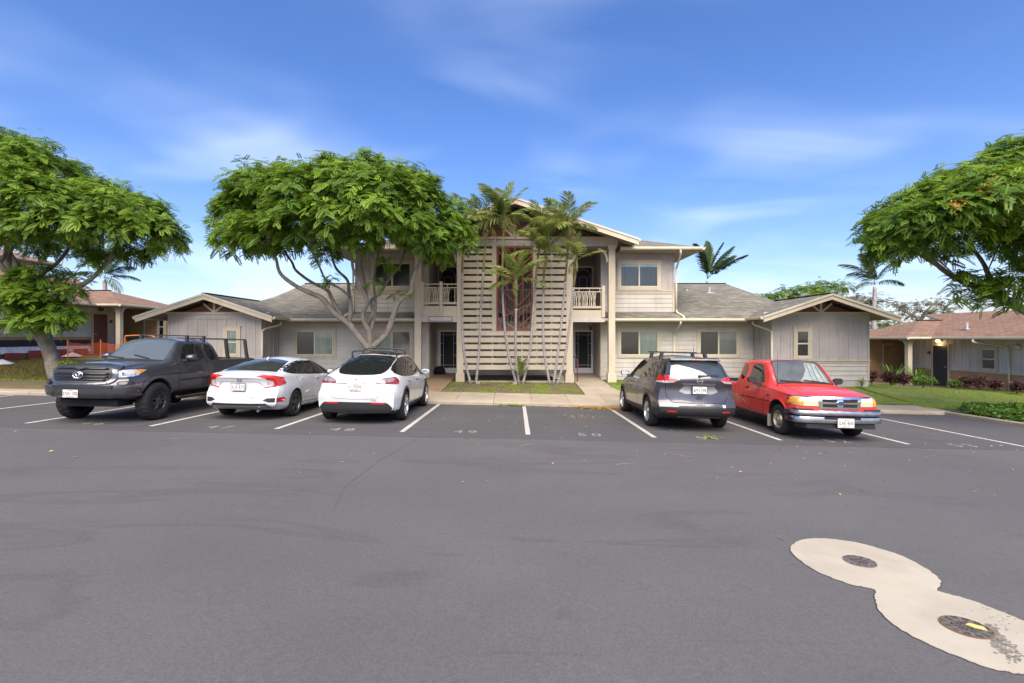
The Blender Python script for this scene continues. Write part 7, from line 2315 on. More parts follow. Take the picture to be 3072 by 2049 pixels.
# ---------------------------------------------------------------- white crossover (nose in, stall 48)
M_tail2 = plain('lamp_smoked_red', (.26, .018, .016), .10, coat=1.0, noise=.15, scale=20)
M_lens2 = plain('lamp_smoked', (.30, .27, .27), .10, .3, coat=1.0, noise=.3, scale=35)
def crossover_white():
    sp = dict(W=.965, axz=.36, range=(-.96, 3.79), plan=(.36, .22), plan_len=(1.0, .8), r3=.2, r4=.07, r5=.14,
        zc=[(-.96, .93), (-.9, 1.02), (-.8, 1.06), (-.5, 1.165), (-.2, 1.285), (.2, 1.435), (.7, 1.565), (1.2, 1.615), (1.6, 1.622), (2.0, 1.565), (2.4, 1.40), (2.95, 1.08), (3.05, 1.03), (3.4, .93), (3.7, .78), (3.79, .66)],
        zr=[(-.96, .91), (-.9, .99), (-.8, 1.03), (-.5, 1.125), (-.2, 1.24), (.2, 1.375), (.7, 1.49), (1.2, 1.535), (1.6, 1.54), (2.0, 1.49), (2.4, 1.345), (2.95, 1.055), (3.05, 1.015), (3.4, .915), (3.7, .765), (3.79, .65)],
        wr=[(-.96, .56), (-.8, .60), (-.5, .62), (0, .60), (.7, .585), (1.6, .585), (2.2, .63), (2.7, .67), (3.0, .68), (3.4, .6), (3.79, .5)],
        zs=[(-.96, .86), (-.8, .96), (-.4, 1.03), (0, 1.04), (.7, 1.02), (1.6, .985), (2.6, .955), (3.0, .94), (3.4, .86), (3.7, .7), (3.79, .6)],
        ws=[(-.96, .74), (-.8, .82), (-.4, .87), (0, .895), (1, .905), (2, .905), (2.8, .885), (3.3, .83), (3.7, .7), (3.79, .6)],
        wm=[(-.96, .86), (-.75, .915), (-.3, .96), (0, .965), (1, .945), (2, .945), (2.89, .958), (3.3, .93), (3.65, .82), (3.79, .7)],
        zm=[(-.96, .66), (0, .78), (1.4, .7), (2.89, .72), (3.79, .5)], zl=[(-1, .34), (4, .32)], zb=[(-.96, .26), (-.5, .2), (3.4, .2), (3.79, .24)],
        rprof=[(.2, .10), (.34, .02), (.5, 0), (.66, -.02), (.76, .01), (.86, .05), (.95, .06), (1.05, .03)])
    c = Car('white_crossover', 'white electric crossover parked nose in beside stall 49, black roof bars', 'car', sp, M_pw1, (-3.5, 12.22, lot(-3.5, 12.22)), 0, (.405, .405), 2.89, 1.63,
            clad=lambda p: p.z < .30 + (.0 if abs(p.x) > .8 else 0))
    rw = c.patch('rear_window', [(-.44, 1.10), (-.54, 1.15), (-.585, 1.24), (-.57, 1.38), (-.54, 1.50), (0, 1.535), (.54, 1.50), (.57, 1.38), (.585, 1.24), (.54, 1.15), (.44, 1.10), (0, 1.085)], 'rear', M_autoglass, .004, .012, 1)
    c.patch('roof_glass', [(-.52, .62), (.52, .62), (.55, 1.9), (0, 1.98), (-.55, 1.9)], 'top', M_autoglass, .004, .012, 1)
    c.patch('windshield', [(-.68, 2.92), (.68, 2.92), (.57, 2.02), (0, 2.08), (-.57, 2.02)], 'top', M_autoglass, .004, .012)
    dlo = [(-.36, 1.165), (-.20, 1.085), (.05, 1.055), (1.0, 1.03), (2.45, 1.0), (2.56, 1.03), (2.30, 1.22), (2.0, 1.39), (1.6, 1.475), (1.1, 1.48), (.6, 1.43), (.1, 1.335)]
    c.patch('window_surround', [(a + (.03 if a > 1.1 else -.03), b + (.018 if b > 1.1 else -.018)) for a, b in dlo], 'side', M_blkg, .002, .01, 1, both=True)
    c.patch('side_window', [(a*.985 + .015, b) for a, b in dlo], 'side', M_autoglass, .006, .01, 1, both=True)
    c.patch('door_pillar', [(1.10, 1.02), (1.20, 1.02), (1.12, 1.49), (1.04, 1.49)], 'side', M_blkg, .008, .01, both=True)
    # tail lights, light bar line, plate recess and seams
    tl = c.patch('tail_light', [(.42, .925), (.47, .99), (.58, 1.03), (.78, 1.045), (.92, 1.06), (.955, 1.03), (.94, .93), (.90, .895), (.70, .90), (.56, .915)], 'rear', M_tail2, .008, .02, 1, both=True)
    for t_, sg in zip(tl, (1, -1)):
        c.patch('lens', [(.45, .938), (.49, .985), (.58, 1.018), (.78, 1.032), (.80, .955), (.66, .935)], 'rear', M_lens2, .012, .01, 1, mirror=sg < 0, parent=t_)
        c.patch('lens_divider', [(.645, .91), (.660, .91), (.672, 1.035), (.657, 1.035)], 'rear', M_blk, .014, .01, mirror=sg < 0, parent=t_)
        c.patch('dark_corner', [(.86, 1.055), (.955, 1.06), (.95, 1.0)], 'rear', M_blkg, .013, .01, mirror=sg < 0, parent=t_)
    c.patch('trunk_trim', [(-.55, .905), (.55, .905), (.55, .918), (-.55, .918)], 'rear', M_blk, .004, .01)
    c.line([(.56, .905), (.555, .80), (.53, .64), (.46, .585), (0, .57)], 'rear', M_gapw)
    c.line([(-.56, 1.05), (0, 1.075), (.56, 1.05)], 'rear', M_gapw, .008, both=False)
    c.patch('lower_bumper', [(-.74, .46), (-.66, .505), (.66, .505), (.74, .46), (.84, .34), (.80, .27), (.35, .265), (.22, .245), (-.22, .245), (-.35, .265), (-.80, .27), (-.84, .34)], 'rear', M_blk, .012, .02, 1)
    c.patch('reflector', [(.36, .498), (.60, .492), (.68, .46), (.36, .468)], 'rear', M_tail, .018, .012, both=True)
    c.patch('diffuser_edge', [(-.78, .285), (-.34, .283), (-.2, .262), (.2, .262), (.34, .283), (.78, .285), (.78, .295), (.34, .293), (.2, .273), (-.2, .273), (-.34, .293), (-.78, .295)], 'rear', M_alloyd, .018, .012)
    plate(c, 0, -1.00, .845, -1, '193M', False, None, extra='left_art')
    # badge
    mb = MB(); yb = c.proj('rear', 0, 1.0, .006).y
    mb.prism([(-.05, 1.018), (.05, 1.018), (.045, 1.008), (.012, 1.008), (0, .965), (-.012, 1.008), (-.045, 1.008)], 'y', yb - .004, yb + .01); c.add(mb, 'badge', M_blk)
    me = text_mesh('07 26', .05, M_pltxt, .001); yy = c.proj('rear', .40, .545, .004).y
    link('sticker', me, c.root, (.42, yy - .002, .545), (R(90), 0, 0))
    # side seams, handles, camera, arch trims
    for q in ([(1.18, 1.0), (1.17, .5), (1.25, .32)], [(2.46, .99), (2.44, .45), (2.35, .32)], [(.12, 1.05), (.20, .88), (.42, .62), (.48, .34)], [(.48, .34), (2.35, .33)]): c.line(q, 'side', M_gapw, .009)
    c.patch('door_handle', [(.34, .885), (.56, .893), (.56, .915), (.34, .907)], 'side', M_blk, .006, .012, both=True); c.patch('door_handle', [(1.40, .865), (1.62, .873), (1.62, .895), (1.40, .887)], 'side', M_blk, .006, .012, both=True)
    c.patch('side_camera', [(2.56, .80), (2.74, .835), (2.74, .79), (2.66, .78)], 'side', M_blk, .006, .012, both=True)
    for yy in (0, 2.89):
        a = np.linspace(R(-22), R(202), 22); ring = [(yy + .455*math.cos(t), .36 + .455*math.sin(t)) for t in a] + [(yy + .398*math.cos(t), .36 + .398*math.sin(t)) for t in a[::-1]]
        c.patch('arch_trim', ring, 'side', M_blk, .008, .03, both=True)
    c.patch('rocker', [(.40, .22), (2.48, .22), (2.48, .325), (.40, .335)], 'side', M_blk, .008, .03, both=True)
    c.mirror_(.90, 2.36, 1.045, M_pw1, M_pw1, .95)
    # roof bars
    for yy, zt in ((.62, 1.605), (1.55, 1.665)):
        mb = MB(); e_ = c.proj('top', .53, yy, 0).z
        mb.tube(catmull([(-.565, yy, e_ - .05), (-.555, yy, e_ + .02), (-.51, yy, zt), (0, yy, zt + .03), (.51, yy, zt), (.555, yy, e_ + .02), (.565, yy, e_ - .05)], 5), .022, 8); c.add(mb, 'roof_bar', M_blk, True)
    c.wheels(wheel_meshes(.355, .25, .255, 'wide', 5, M_alloy), .845, .355)
    c.line([(-.6, .68), (-.2, .66), (.2, .66), (.6, .68)], 'rear', M_gapw, .004, both=False) if False else None
    return c
crossover_white()

# ---------------------------------------------------------------- white sedan (nose in, stall 47)
def sedan_white():
    sp = dict(W=.90, axz=.33, range=(-1.0, 3.64), plan=(.36, .24), plan_len=(1.0, .7), r3=.12, r4=.06, r5=.12,
        zc=[(-1.0, .98), (-.95, 1.085), (-.88, 1.098), (-.7, 1.085), (-.52, 1.11), (-.2, 1.225), (.2, 1.335), (.6, 1.395), (1.0, 1.418), (1.4, 1.412), (1.75, 1.355), (2.1, 1.225), (2.6, 1.0), (2.75, .95), (3.2, .86), (3.55, .72), (3.64, .6)],
        zr=[(-1.0, .96), (-.95, 1.06), (-.88, 1.075), (-.7, 1.07), (-.52, 1.09), (-.2, 1.19), (.2, 1.285), (.6, 1.335), (1.0, 1.35), (1.4, 1.345), (1.75, 1.29), (2.1, 1.17), (2.6, .975), (2.75, .93), (3.2, .84), (3.55, .70), (3.64, .58)],
        wr=[(-1, .62), (-.7, .66), (-.5, .67), (0, .58), (.5, .55), (1, .545), (1.7, .575), (2.5, .66), (3.0, .6), (3.64, .5)],
        zs=[(-1, .93), (-.9, 1.02), (-.5, 1.05), (0, 1.02), (1, .965), (2, .93), (2.6, .90), (3.2, .8), (3.64, .55)],
        ws=[(-1, .74), (-.8, .80), (-.5, .82), (0, .835), (1, .85), (2.5, .84), (3.2, .78), (3.64, .55)],
        wm=[(-1, .82), (-.8, .87), (-.3, .90), (0, .90), (1, .88), (2, .88), (2.7, .897), (3.2, .86), (3.64, .62)],
        zm=[(-1, .70), (0, .76), (1.4, .66), (2.7, .7), (3.64, .5)], zl=[(-1, .36), (-.3, .30), (4, .27)], zb=[(-1, .30), (-.6, .22), (3.3, .18), (3.64, .22)],
        rprof=[(.28, .05), (.40, -.03), (.58, -.02), (.66, .03), (.80, .075), (.92, .05), (1.02, -.02), (1.09, -.02)])
    c = Car('white_sedan', 'white sedan with red bracket tail lights between dark pickup and white crossover', 'car', sp, M_pw1, (-6.16, 12.46, lot(-6.16, 12.46)), R(-1), (.365, .365), 2.70, 1.55)
    c.patch('rear_window', [(-.62, -.50), (0, -.515), (.62, -.50), (.56, .0), (.49, .40), (0, .44), (-.49, .40), (-.56, .0)], 'top', M_reargl, .005, .012)
    c.patch('windshield', [(-.64, 2.58), (.64, 2.58), (.55, 1.72), (0, 1.78), (-.55, 1.72)], 'top', M_autoglass, .004, .012)
    dlo = [(-.42, 1.115), (-.22, 1.07), (.3, 1.035), (1.2, .985), (2.28, .955), (2.34, .985), (2.0, 1.17), (1.65, 1.285), (1.2, 1.325), (.75, 1.315), (.25, 1.25)]
    c.patch('window_surround', [(a + (.04 if a > 1 else -.03), b + (.018 if b > 1.1 else -.018)) for a, b in dlo], 'side', M_blkg, .002, .01, 1, both=True)
    c.patch('side_window', dlo, 'side', M_autoglass, .006, .01, 1, both=True)
    for q in ([(.93, 1.0), (1.02, .995), (1.04, 1.34), (.97, 1.34)], [(.06, 1.05), (.10, 1.05), (.24, 1.26), (.20, 1.25)]): c.patch('door_pillar', q, 'side', M_blkg, .008, .01, both=True)
    tl = c.patch('tail_light', [(.36, 1.02), (.54, 1.045), (.72, 1.03), (.88, .965), (.89, .84), (.80, .79), (.62, .755), (.46, .725), (.565, .79), (.62, .90), (.56, .965)], 'rear', M_tail, .010, .03, 0, both=True)
    for t_, sg in zip(tl, (1, -1)):
        c.patch('lens', [(.585, .93), (.70, .90), (.72, .83), (.69, .785), (.53, .765), (.60, .83)], 'rear', M_lens, .016, .012, 0, mirror=sg < 0, parent=t_)
    c.patch('plate_recess', [(-.50, .75), (-.40, .875), (.40, .875), (.50, .75), (.42, .655), (-.42, .655)], 'rear', M_pw1, .003, .012)
    c.line([(-.56, .745), (-.41, .882), (.41, .882), (.56, .745)], 'rear', M_gapw, .014, .006, both=False)
    c.line([(.46, .72), (.40, .64), (.34, .625), (0, .62)], 'rear', M_gapw, .008)
    c.line([(-.62, 1.055), (0, 1.062), (.62, 1.055)], 'rear', M_gapw, .014, both=False)
    plate(c, 0, -1.005, .765, -1, 'LLA 871', True, M_blk)
    mb = MB(); yb = c.proj('rear', 0, .955, .004).y
    for a in (((-.045, .99), (-.032, .915)), ((.045, .99), (.032, .915)), ((-.036, .945), (.036, .945))): mb.bar((a[0][0], yb, a[0][1]), (a[1][0], yb, a[1][1]), .014, .01)
    mb.bar((-.058, yb, 1.0), (.058, yb, 1.0), .008, .008); mb.bar((-.058, yb, 1.0), (-.042, yb, .905), .008, .008); mb.bar((.058, yb, 1.0), (.042, yb, .905), .008, .008); mb.bar((-.042, yb, .905), (.042, yb, .905), .008, .008)
    c.add(mb, 'badge', M_chrd)
    me = text_mesh('CIVIC', .05, M_chrd, .001, 1.2); yy = c.proj('rear', -.42, .86, .004).y; link('lettering', me, c.root, (-.45, yy - .003, .875), (R(90), 0, 0))
    me = text_mesh('07 26', .045, M_pltxt, .001); yy = c.proj('rear', .33, .53, .004).y; link('sticker', me, c.root, (.33, yy - .002, .53), (R(90), 0, 0))
    c.patch('lower_grille', [(-.60, .40), (.60, .40), (.70, .31), (-.70, .31)], 'rear', M_blk, .006, .02); c.patch('chrome_strip', [(-.58, .352), (.58, .352), (.66, .335), (.60, .328), (-.60, .328), (-.66, .335)], 'rear', M_chr, .016, .014)
    for sg in (1, -1):
        v_ = c.patch('bumper_vent', [(.54, .47), (.62, .52), (.86, .525), (.89, .47), (.85, .425), (.66, .425)], 'rear', M_blk, .005, .02, mirror=sg < 0)[0]
        c.patch('reflector', [(.80, .515), (.86, .515), (.88, .47), (.85, .435), (.80, .435)], 'rear', M_tail, .012, .012, mirror=sg < 0, parent=v_)
    for q in ([(1.0, .97), (.98, .5), (1.04, .30)], [(2.16, .945), (2.12, .5), (2.05, .30)], [(.02, 1.03), (.12, .86), (.36, .6), (.40, .33)], [(.40, .31), (2.05, .29)], [(.45, .42), (1.9, .36)]): c.line(q, 'side', M_gapw, .009)
    for a in (.22, 1.22):
        z = .90 - .03*(a > 1); c.patch('door_handle', [(a, z), (a + .2, z + .004), (a + .2, z + .028), (a, z + .024)], 'side', M_pw1, .022, .03, 1, both=True)
    c.patch('rocker', [(.42, .19), (2.25, .17), (2.25, .24), (.42, .27)], 'side', M_pw1, .018, .03, both=True)
    c.mirror_(.84, 2.10, 1.0, M_pw1, M_blk, .92)
    mb = MB(); z = c.proj('top', 0, .35, 0).z; mb.prism([(.28, z - .02), (.28, z + .01), (.33, z + .055), (.42, z + .02), (.45, z - .02)], 'x', -.018, .018); c.add(mb, 'shark_fin', M_pw1)
    c.wheels(wheel_meshes(.325, .225, .225, 'wide', 5, M_alloyd, dark=M_blk), .785, .325)
    mb = MB(); mb.tube([(.45, -.85, .24), (.45, -.98, .235)], .03, 10); c.add(mb, 'exhaust', M_chrd)
    return c
sedan_white()

# ---------------------------------------------------------------- grey crossover (nose in, stall 51)
def crossover_grey():
    sp = dict(W=.92, axz=.36, range=(-.98, 3.65), plan=(.34, .20), plan_len=(1.0, .6), r3=.16, r4=.06, r5=.09,
        zc=[(-.98, 1.17), (-.94, 1.23), (-.86, 1.34), (-.72, 1.50), (-.60, 1.605), (-.52, 1.63), (0, 1.675), (.6, 1.69), (1.2, 1.68), (1.6, 1.62), (2.0, 1.46), (2.6, 1.12), (2.75, 1.07), (3.2, .99), (3.5, .86), (3.65, .66)],
        zr=[(-.98, 1.14), (-.94, 1.20), (-.86, 1.30), (-.72, 1.455), (-.60, 1.555), (-.52, 1.58), (0, 1.62), (.6, 1.63), (1.2, 1.615), (1.6, 1.555), (2.0, 1.40), (2.6, 1.09), (2.75, 1.05), (3.2, .97), (3.5, .84), (3.65, .65)],
        wr=[(-.98, .66), (-.8, .62), (-.5, .58), (.2, .57), (1.2, .57), (2.0, .63), (2.6, .68), (3.1, .62), (3.65, .5)],
        zs=[(-.98, 1.08), (-.8, 1.13), (-.4, 1.14), (.4, 1.10), (1.4, 1.06), (2.4, 1.02), (3.1, .92), (3.5, .8), (3.65, .6)],
        ws=[(-.98, .76), (-.8, .80), (-.4, .83), (.4, .85), (2.4, .85), (3.1, .8), (3.5, .68), (3.65, .58)],
        wm=[(-.98, .86), (-.7, .89), (-.2, .92), (1, .905), (2, .905), (2.7, .918), (3.2, .87), (3.65, .66)],
        zm=[(-.98, .74), (0, .84), (1.3, .76), (2.7, .78), (3.65, .55)], zl=[(-1, .40), (-.4, .36), (4, .34)], zb=[(-.98, .36), (-.5, .26), (3.3, .24), (3.65, .28)],
        rprof=[(.34, .08), (.44, -.02), (.56, -.03), (.62, .02), (.80, .06), (.95, .07), (1.08, .03), (1.2, 0)])
    c = Car('grey_crossover', 'gunmetal grey crossover with roof rack parked beside the red pickup', 'car', sp, M_pgrey, (4.10, 12.14, lot(4.10, 12.14)), 0, (.40, .40), 2.705, 1.59,
            clad=lambda p: (p.z < .50 and abs(p.x) > .5 and p.y < -.3 and p.y > -.9) or p.z < .40)
    c.patch('rear_window', [(-.70, 1.215), (.70, 1.215), (.685, 1.30), (.60, 1.54), (0, 1.56), (-.60, 1.54), (-.685, 1.30)], 'rear', M_reargl, .005, .012)
    # spoiler over the window
    mb = MB(); zt = c.proj('rear', 0, 1.56, 0).z
    ys = c.proj('rear', 0, 1.59, 0).y
    mb.prism([(ys - .09, 1.595), (ys - .075, 1.615), (ys + .14, 1.64), (ys + .14, 1.60), (ys - .03, 1.565)], 'x', -.56, .56); c.add(mb, 'spoiler', M_pgrey)
    mb = MB(); mb.box(-.12, .12, ys - .082, ys - .06, 1.578, 1.592); c.add(mb, 'brake_light', M_tail)
    c.patch('pillar_trim', [(.62, 1.53), (.60, 1.54), (.70, 1.22), (.745, 1.215)], 'rear', M_blkg, .008, .02, both=True)
    c.patch('windshield', [(-.66, 2.58), (.66, 2.58), (.56, 1.58), (0, 1.64), (-.56, 1.58)], 'top', M_autoglass, .004, .012)
    dlo = [(-.50, 1.22), (-.40, 1.195), (.2, 1.155), (1.2, 1.12), (2.22, 1.085), (2.28, 1.11), (1.95, 1.34), (1.55, 1.51), (1.1, 1.565), (.4, 1.575), (-.1, 1.545), (-.38, 1.43)]
    c.patch('window_surround', [(a + (.03 if a > 1 else -.03), b + (.018 if b > 1.3 else -.018)) for a, b in dlo], 'side', M_blkg, .002, .01, 1, both=True)
    c.patch('side_window', dlo, 'side', M_autoglass, .006, .01, 1, both=True)
    for q in ([(.92, 1.12), (1.02, 1.12), (1.0, 1.58), (.92, 1.58)], [(-.10, 1.17), (-.03, 1.17), (.05, 1.56), (-.02, 1.56)]): c.patch('door_pillar', q, 'side', M_blkg, .008, .01, both=True)
    tl = c.patch('tail_light', [(.44, 1.155), (.56, 1.215), (.74, 1.27), (.82, 1.265), (.93, 1.14), (.915, 1.075), (.72, 1.075), (.56, 1.085)], 'rear', M_tail, .010, .03, 0, both=True)
    for t_, sg in zip(tl, (1, -1)):
        c.patch('lens', [(.47, 1.15), (.60, 1.135), (.91, 1.10), (.90, 1.08), (.72, 1.08), (.57, 1.09)], 'rear', M_lens, .014, .012, 0, mirror=sg < 0, parent=t_)
        c.patch('lens_divider', [(.715, 1.075), (.728, 1.075), (.748, 1.27), (.732, 1.27)], 'rear', M_blk, .016, .012, mirror=sg < 0, parent=t_)
        c.patch('lens_edge', [(.44, 1.157), (.56, 1.217), (.74, 1.272), (.74, 1.258), (.565, 1.203), (.46, 1.152)], 'rear', M_chrd, .014, .012, mirror=sg < 0, parent=t_)
    c.patch('chrome_strip', [(-.36, 1.045), (.36, 1.045), (.36, 1.068), (-.36, 1.068)], 'rear', M_chr, .022, .03)
    c.patch('plate_recess', [(-.43, .90), (-.33, 1.02), (.33, 1.02), (.43, .90), (.30, .845), (-.30, .845)], 'rear', M_alloy, .004, .015)
    plate(c, 0, -.965, .935, -1, 'SPN 290', True, M_blk)
    # badge ring
    yb = c.proj('rear', 0, 1.135, .006).y
    mb = MB(); mb.tube([(.062*math.cos(a), yb - .004, 1.13 + .055*math.sin(a)) for a in np.linspace(0, 2*math.pi, 25)], .010, 6); mb.box(-.078, .078, yb - .012, yb + .01, 1.118, 1.142); c.add(mb, 'badge', M_chr, False)
    me = text_mesh('NISSAN', .022, M_pltxt, .001); link('lettering', me, c.root, (0, yb - .0135, 1.130), (R(90), 0, 0))
    me = text_mesh('ROGUE', .05, M_chr, .001, 1.3); yy = c.proj('rear', -.53, .795, .004).y; link('lettering', me, c.root, (-.53, yy - .004, .80), (R(90), 0, 0))
    me = text_mesh('Sauro', .06, M_pltxt, .001); yy = c.proj('rear', 0, .80, .004).y; link('sticker', me, c.root, (.03, yy - .004, .79), (R(90), 0, 0))
    me = text_mesh('HANA', .065, M_pltxt, .001, 1.05); yy = c.proj('rear', 0, .605, .004).y; link('sticker', me, c.root, (.03, yy - .004, .605), (R(90), 0, 0))
    c.patch('sticker', [(.52, .55), (.59, .55), (.59, .61), (.52, .61)], 'rear', M_plate, .006, .006)
    # tailgate outline and lower panels
    c.line([(.72, 1.07), (.70, .86), (.68, .78), (.58, .66), (.5, .65), (0, .645)], 'rear', M_gap, .012)
    c.patch('tailgate_lower', [(-.66, .765), (.66, .765), (.57, .665), (-.57, .665)], 'rear', M_pdark, .003, .01)
    c.patch('handle_pocket', [(-.075, .765), (.075, .765), (.05, .725), (-.05, .725)], 'rear', M_blk, .007, .012)
    c.patch('lower_bumper', [(-.86, .555), (-.47, .56), (-.42, .585), (.42, .585), (.47, .56), (.86, .555), (.84, .42), (.55, .37), (-.55, .37), (-.84, .42)], 'rear', M_blk, .010, .03)
    c.patch('reflector', [(.50, .475), (.69, .472), (.69, .445), (.50, .448)], 'rear', M_tail, .018, .012, both=True)
    c.patch('tow_pocket', [(-.1, .46), (.1, .46), (.07, .41), (-.07, .41)], 'rear', M_gap, .014, .01)
    mb = MB(); mb.tube([(-.46, -.86, .335), (.46, -.86, .335)], .022, 8); c.add(mb, 'hitch_bar', M_alloyd, True)
    # wiper
    mb = MB(); y0_ = c.proj('rear', .04, 1.24, .02).y; mb.bar((-.03, y0_, 1.245), (.42, c.proj('rear', .42, 1.255, .02).y, 1.255), .035, .02); mb.disc((0, y0_ - .01, 1.24), .03, 'y', 10, .03); c.add(mb, 'wiper', M_blk)
    for q in ([(.97, 1.1), (.95, .55), (1.05, .38)], [(2.14, 1.08), (2.10, .5), (2.0, .38)], [(-.02, 1.15), (.10, .95), (.38, .7), (.44, .40)], [(.44, .40), (2.0, .38)]): c.line(q, 'side', M_gap, .009)
    for a, z in ((.20, 1.005), (1.2, .98)): c.patch('door_handle', [(a, z), (a + .2, z + .006), (a + .2, z + .034), (a, z + .028)], 'side', M_chr, .022, .03, 1, both=True)
    for yy in (0, 2.705):
        a = np.linspace(R(-18), R(198), 22); ring = [(yy + .445*math.cos(t), .36 + .445*math.sin(t)) for t in a] + [(yy + .393*math.cos(t), .36 + .393*math.sin(t)) for t in a[::-1]]
        c.patch('arch_trim', ring, 'side', M_blk, .008, .03, both=True)
    c.patch('rocker', [(.40, .26), (2.3, .26), (2.3, .40), (.40, .42)], 'side', M_blk, .010, .03, both=True)
    c.mirror_(.87, 2.06, 1.15, M_pgrey, M_pgrey, 1.0, M_lens)
    for yy, zt in ((.15, 1.735), (1.0, 1.75)):
        mb = MB(); mb.box(-.62, .62, yy - .035, yy + .035, zt, zt + .022); c.add(mb, 'roof_bar', M_blk)
        for sg in (1, -1):
            mb = MB(); zz = c.proj('top', .52, yy, 0).z
            mb.prism([(sg*.48, zt - .0005), (sg*.55, zt - .0005), (sg*.585, zz - .03), (sg*.51, zz - .02)], 'y', yy - .045, yy + .045); c.add(mb, 'bar_foot', M_blk)
    mb = MB(); mb.tube([(.02, -.42, 1.63), (.045, -.46, 1.92)], [.008, .004], 6); c.add(mb, 'antenna', M_blk)
    c.wheels(wheel_meshes(.355, .225, .235, 'pair', 5, M_alloy, dark=M_blk), .80, .355)
    return c
crossover_grey()

# ---------------------------------------------------------------- dark pickup (nose out, stall 46)
def pickup_dark():
    L = .10   # suspension lift
    def up(l): return [(a, b + L) for a, b in l]
    sp = dict(W=.945, axz=.43, range=(-1.22, 4.17), plan=(.30, .05), plan_len=(.9, .3), r3=.10, r4=.05, r5=.10, r2=.06,
        zc=up([(-1.22, 1.20), (-.2, 1.20), (.62, 1.20), (.66, 1.25), (.70, 1.66), (.80, 1.735), (1.4, 1.755), (1.95, 1.745), (2.15, 1.69), (2.42, 1.47), (2.72, 1.225), (2.78, 1.20), (3.2, 1.18), (3.7, 1.13), (4.0, 1.10), (4.12, 1.075), (4.17, 1.03)]),
        zr=up([(-1.22, 1.195), (.62, 1.195), (.66, 1.23), (.70, 1.60), (.80, 1.665), (1.4, 1.685), (1.95, 1.67), (2.15, 1.62), (2.42, 1.42), (2.72, 1.20), (2.78, 1.185), (3.2, 1.17), (3.7, 1.115), (4.0, 1.085), (4.12, 1.06), (4.17, 1.015)]),
        wr=[(-1.22, .80), (.6, .80), (.66, .72), (.72, .60), (1.4, .61), (2.0, .62), (2.5, .70), (2.8, .72), (3.5, .68), (4.17, .55)],
        zs=up([(-1.22, 1.17), (.62, 1.17), (.7, 1.17), (1.4, 1.14), (2.4, 1.12), (2.8, 1.11), (3.4, 1.07), (3.9, 1.03), (4.17, .96)]),
        ws=[(-1.22, .88), (.6, .88), (1.4, .88), (2.6, .87), (3.2, .86), (3.8, .83), (4.17, .78)],
        wm=[(-1.22, .92), (-.5, .935), (.6, .92), (1.4, .92), (2.4, .925), (3.0, .945), (3.6, .94), (4.0, .90), (4.17, .86)],
        zm=up([(-1.22, .9), (0, .93), (1.5, .86), (3.2, .92), (4.17, .75)]), zl=up([(-1.3, .55), (0, .50), (3.0, .48), (4.17, .52)]), zb=up([(-1.22, .50), (0, .42), (3.2, .42), (3.9, .46), (4.17, .50)]),
        fprof=[(.5, -.10), (.66, .03), (.80, .05), (.95, 0), (1.15, -.02), (1.25, -.05)], bed=(-1.15, .58, .72, .9))
    Xp, Yf = -8.90, 11.42; wb = 3.235
    c = Car('dark_pickup', 'dark grey lifted pickup with bed rack parked nose out at the left', 'pickup truck', sp, M_pdark, (Xp, Yf + wb, lot(Xp, Yf + wb)), math.pi, (.50, .50), wb, 1.65,
            clad=lambda p: p.z < .60)
    f = 'front'
    def cx_sym(P): return P
    # greenhouse
    c.patch('windshield', [(-.68, 2.70), (.68, 2.70), (.565, 2.06), (0, 2.10), (-.565, 2.06)], 'top', M_windsh, .004, .012)
    c.patch('side_window', [(1.36, 1.265), (2.30, 1.255), (2.36, 1.29), (2.05, 1.62), (1.92, 1.70), (1.36, 1.715)], 'side', M_autoglass, .005, .012, 1, both=True)
    c.patch('side_window', [(.84, 1.30), (1.20, 1.285), (1.22, 1.70), (.98, 1.69), (.88, 1.60)], 'side', M_autoglass, .005, .012, 1, both=True)
    c.line([(1.315, 1.26), (1.315, 1.715)], 'side', M_chr, .02, .010, name='window_trim')
    c.patch('wiper_cowl', [(-.66, 2.70), (.66, 2.70), (.66, 2.78), (-.66, 2.78)], 'top', M_blk, .006, .02)
    for x in (-.35, .25):
        mb = MB(); a = c.proj('top', x, 2.70, .02); b = c.proj('top', x + .42, 2.60, .02); mb.bar(a, b, .02, .02, up=(0, 0, 1)); c.add(mb, 'wiper', M_blk)
    # nose: black grille with dark surround, bars and emblem
    gs = c.patch('grille_surround', [(-.60, 1.22), (.60, 1.22), (.68, 1.10), (.66, .92), (.52, .83), (-.52, .83), (-.66, .92), (-.68, 1.10)], f, M_pdark, .05, .08, 1)[0]
    g_ = c.patch('grille', [(-.53, 1.175), (.53, 1.175), (.60, 1.08), (.58, .94), (.46, .865), (-.46, .865), (-.58, .94), (-.60, 1.08)], f, M_blk, .058, .02, 1)[0]
    for z, w in ((1.13, .52), (1.06, .545), (.99, .54), (.925, .5)):
        mb = MB(); y = c.proj(f, 0, z, .0).y
        n = 10; P = [c.proj(f, -w + 2*w*i/n, z, .07) for i in range(n+1)]; mb.tube(P, .017, 6); c.add(mb, 'grille_bar', M_blkg, True)
    c.patch('lower_grille', [(-.62, .815), (.62, .815), (.60, .74), (-.60, .74)], f, M_blk, .03, .03)
    yb = c.proj(f, 0, 1.03, .085).y
    mb = MB(); mb.tube([(.10*math.cos(a), yb + .005, 1.035 + .068*math.sin(a)) for a in np.linspace(0, 2*math.pi, 25)], .010, 6)
    mb.tube([(.055*math.cos(a), yb + .006, 1.052 + .026*math.sin(a)) for a in np.linspace(0, 2*math.pi, 17)], .008, 5); mb.tube([(.026*math.cos(a), yb + .006, 1.03 + .06*math.sin(a)) for a in np.linspace(0, 2*math.pi, 17)], .008, 5)
    c.add(mb, 'badge', M_chr, True)
    mb = MB(); mb.disc((0, yb - .01, 1.035), .075, 'y', 20, .012); c.add(mb, 'badge_plate', M_blkg)
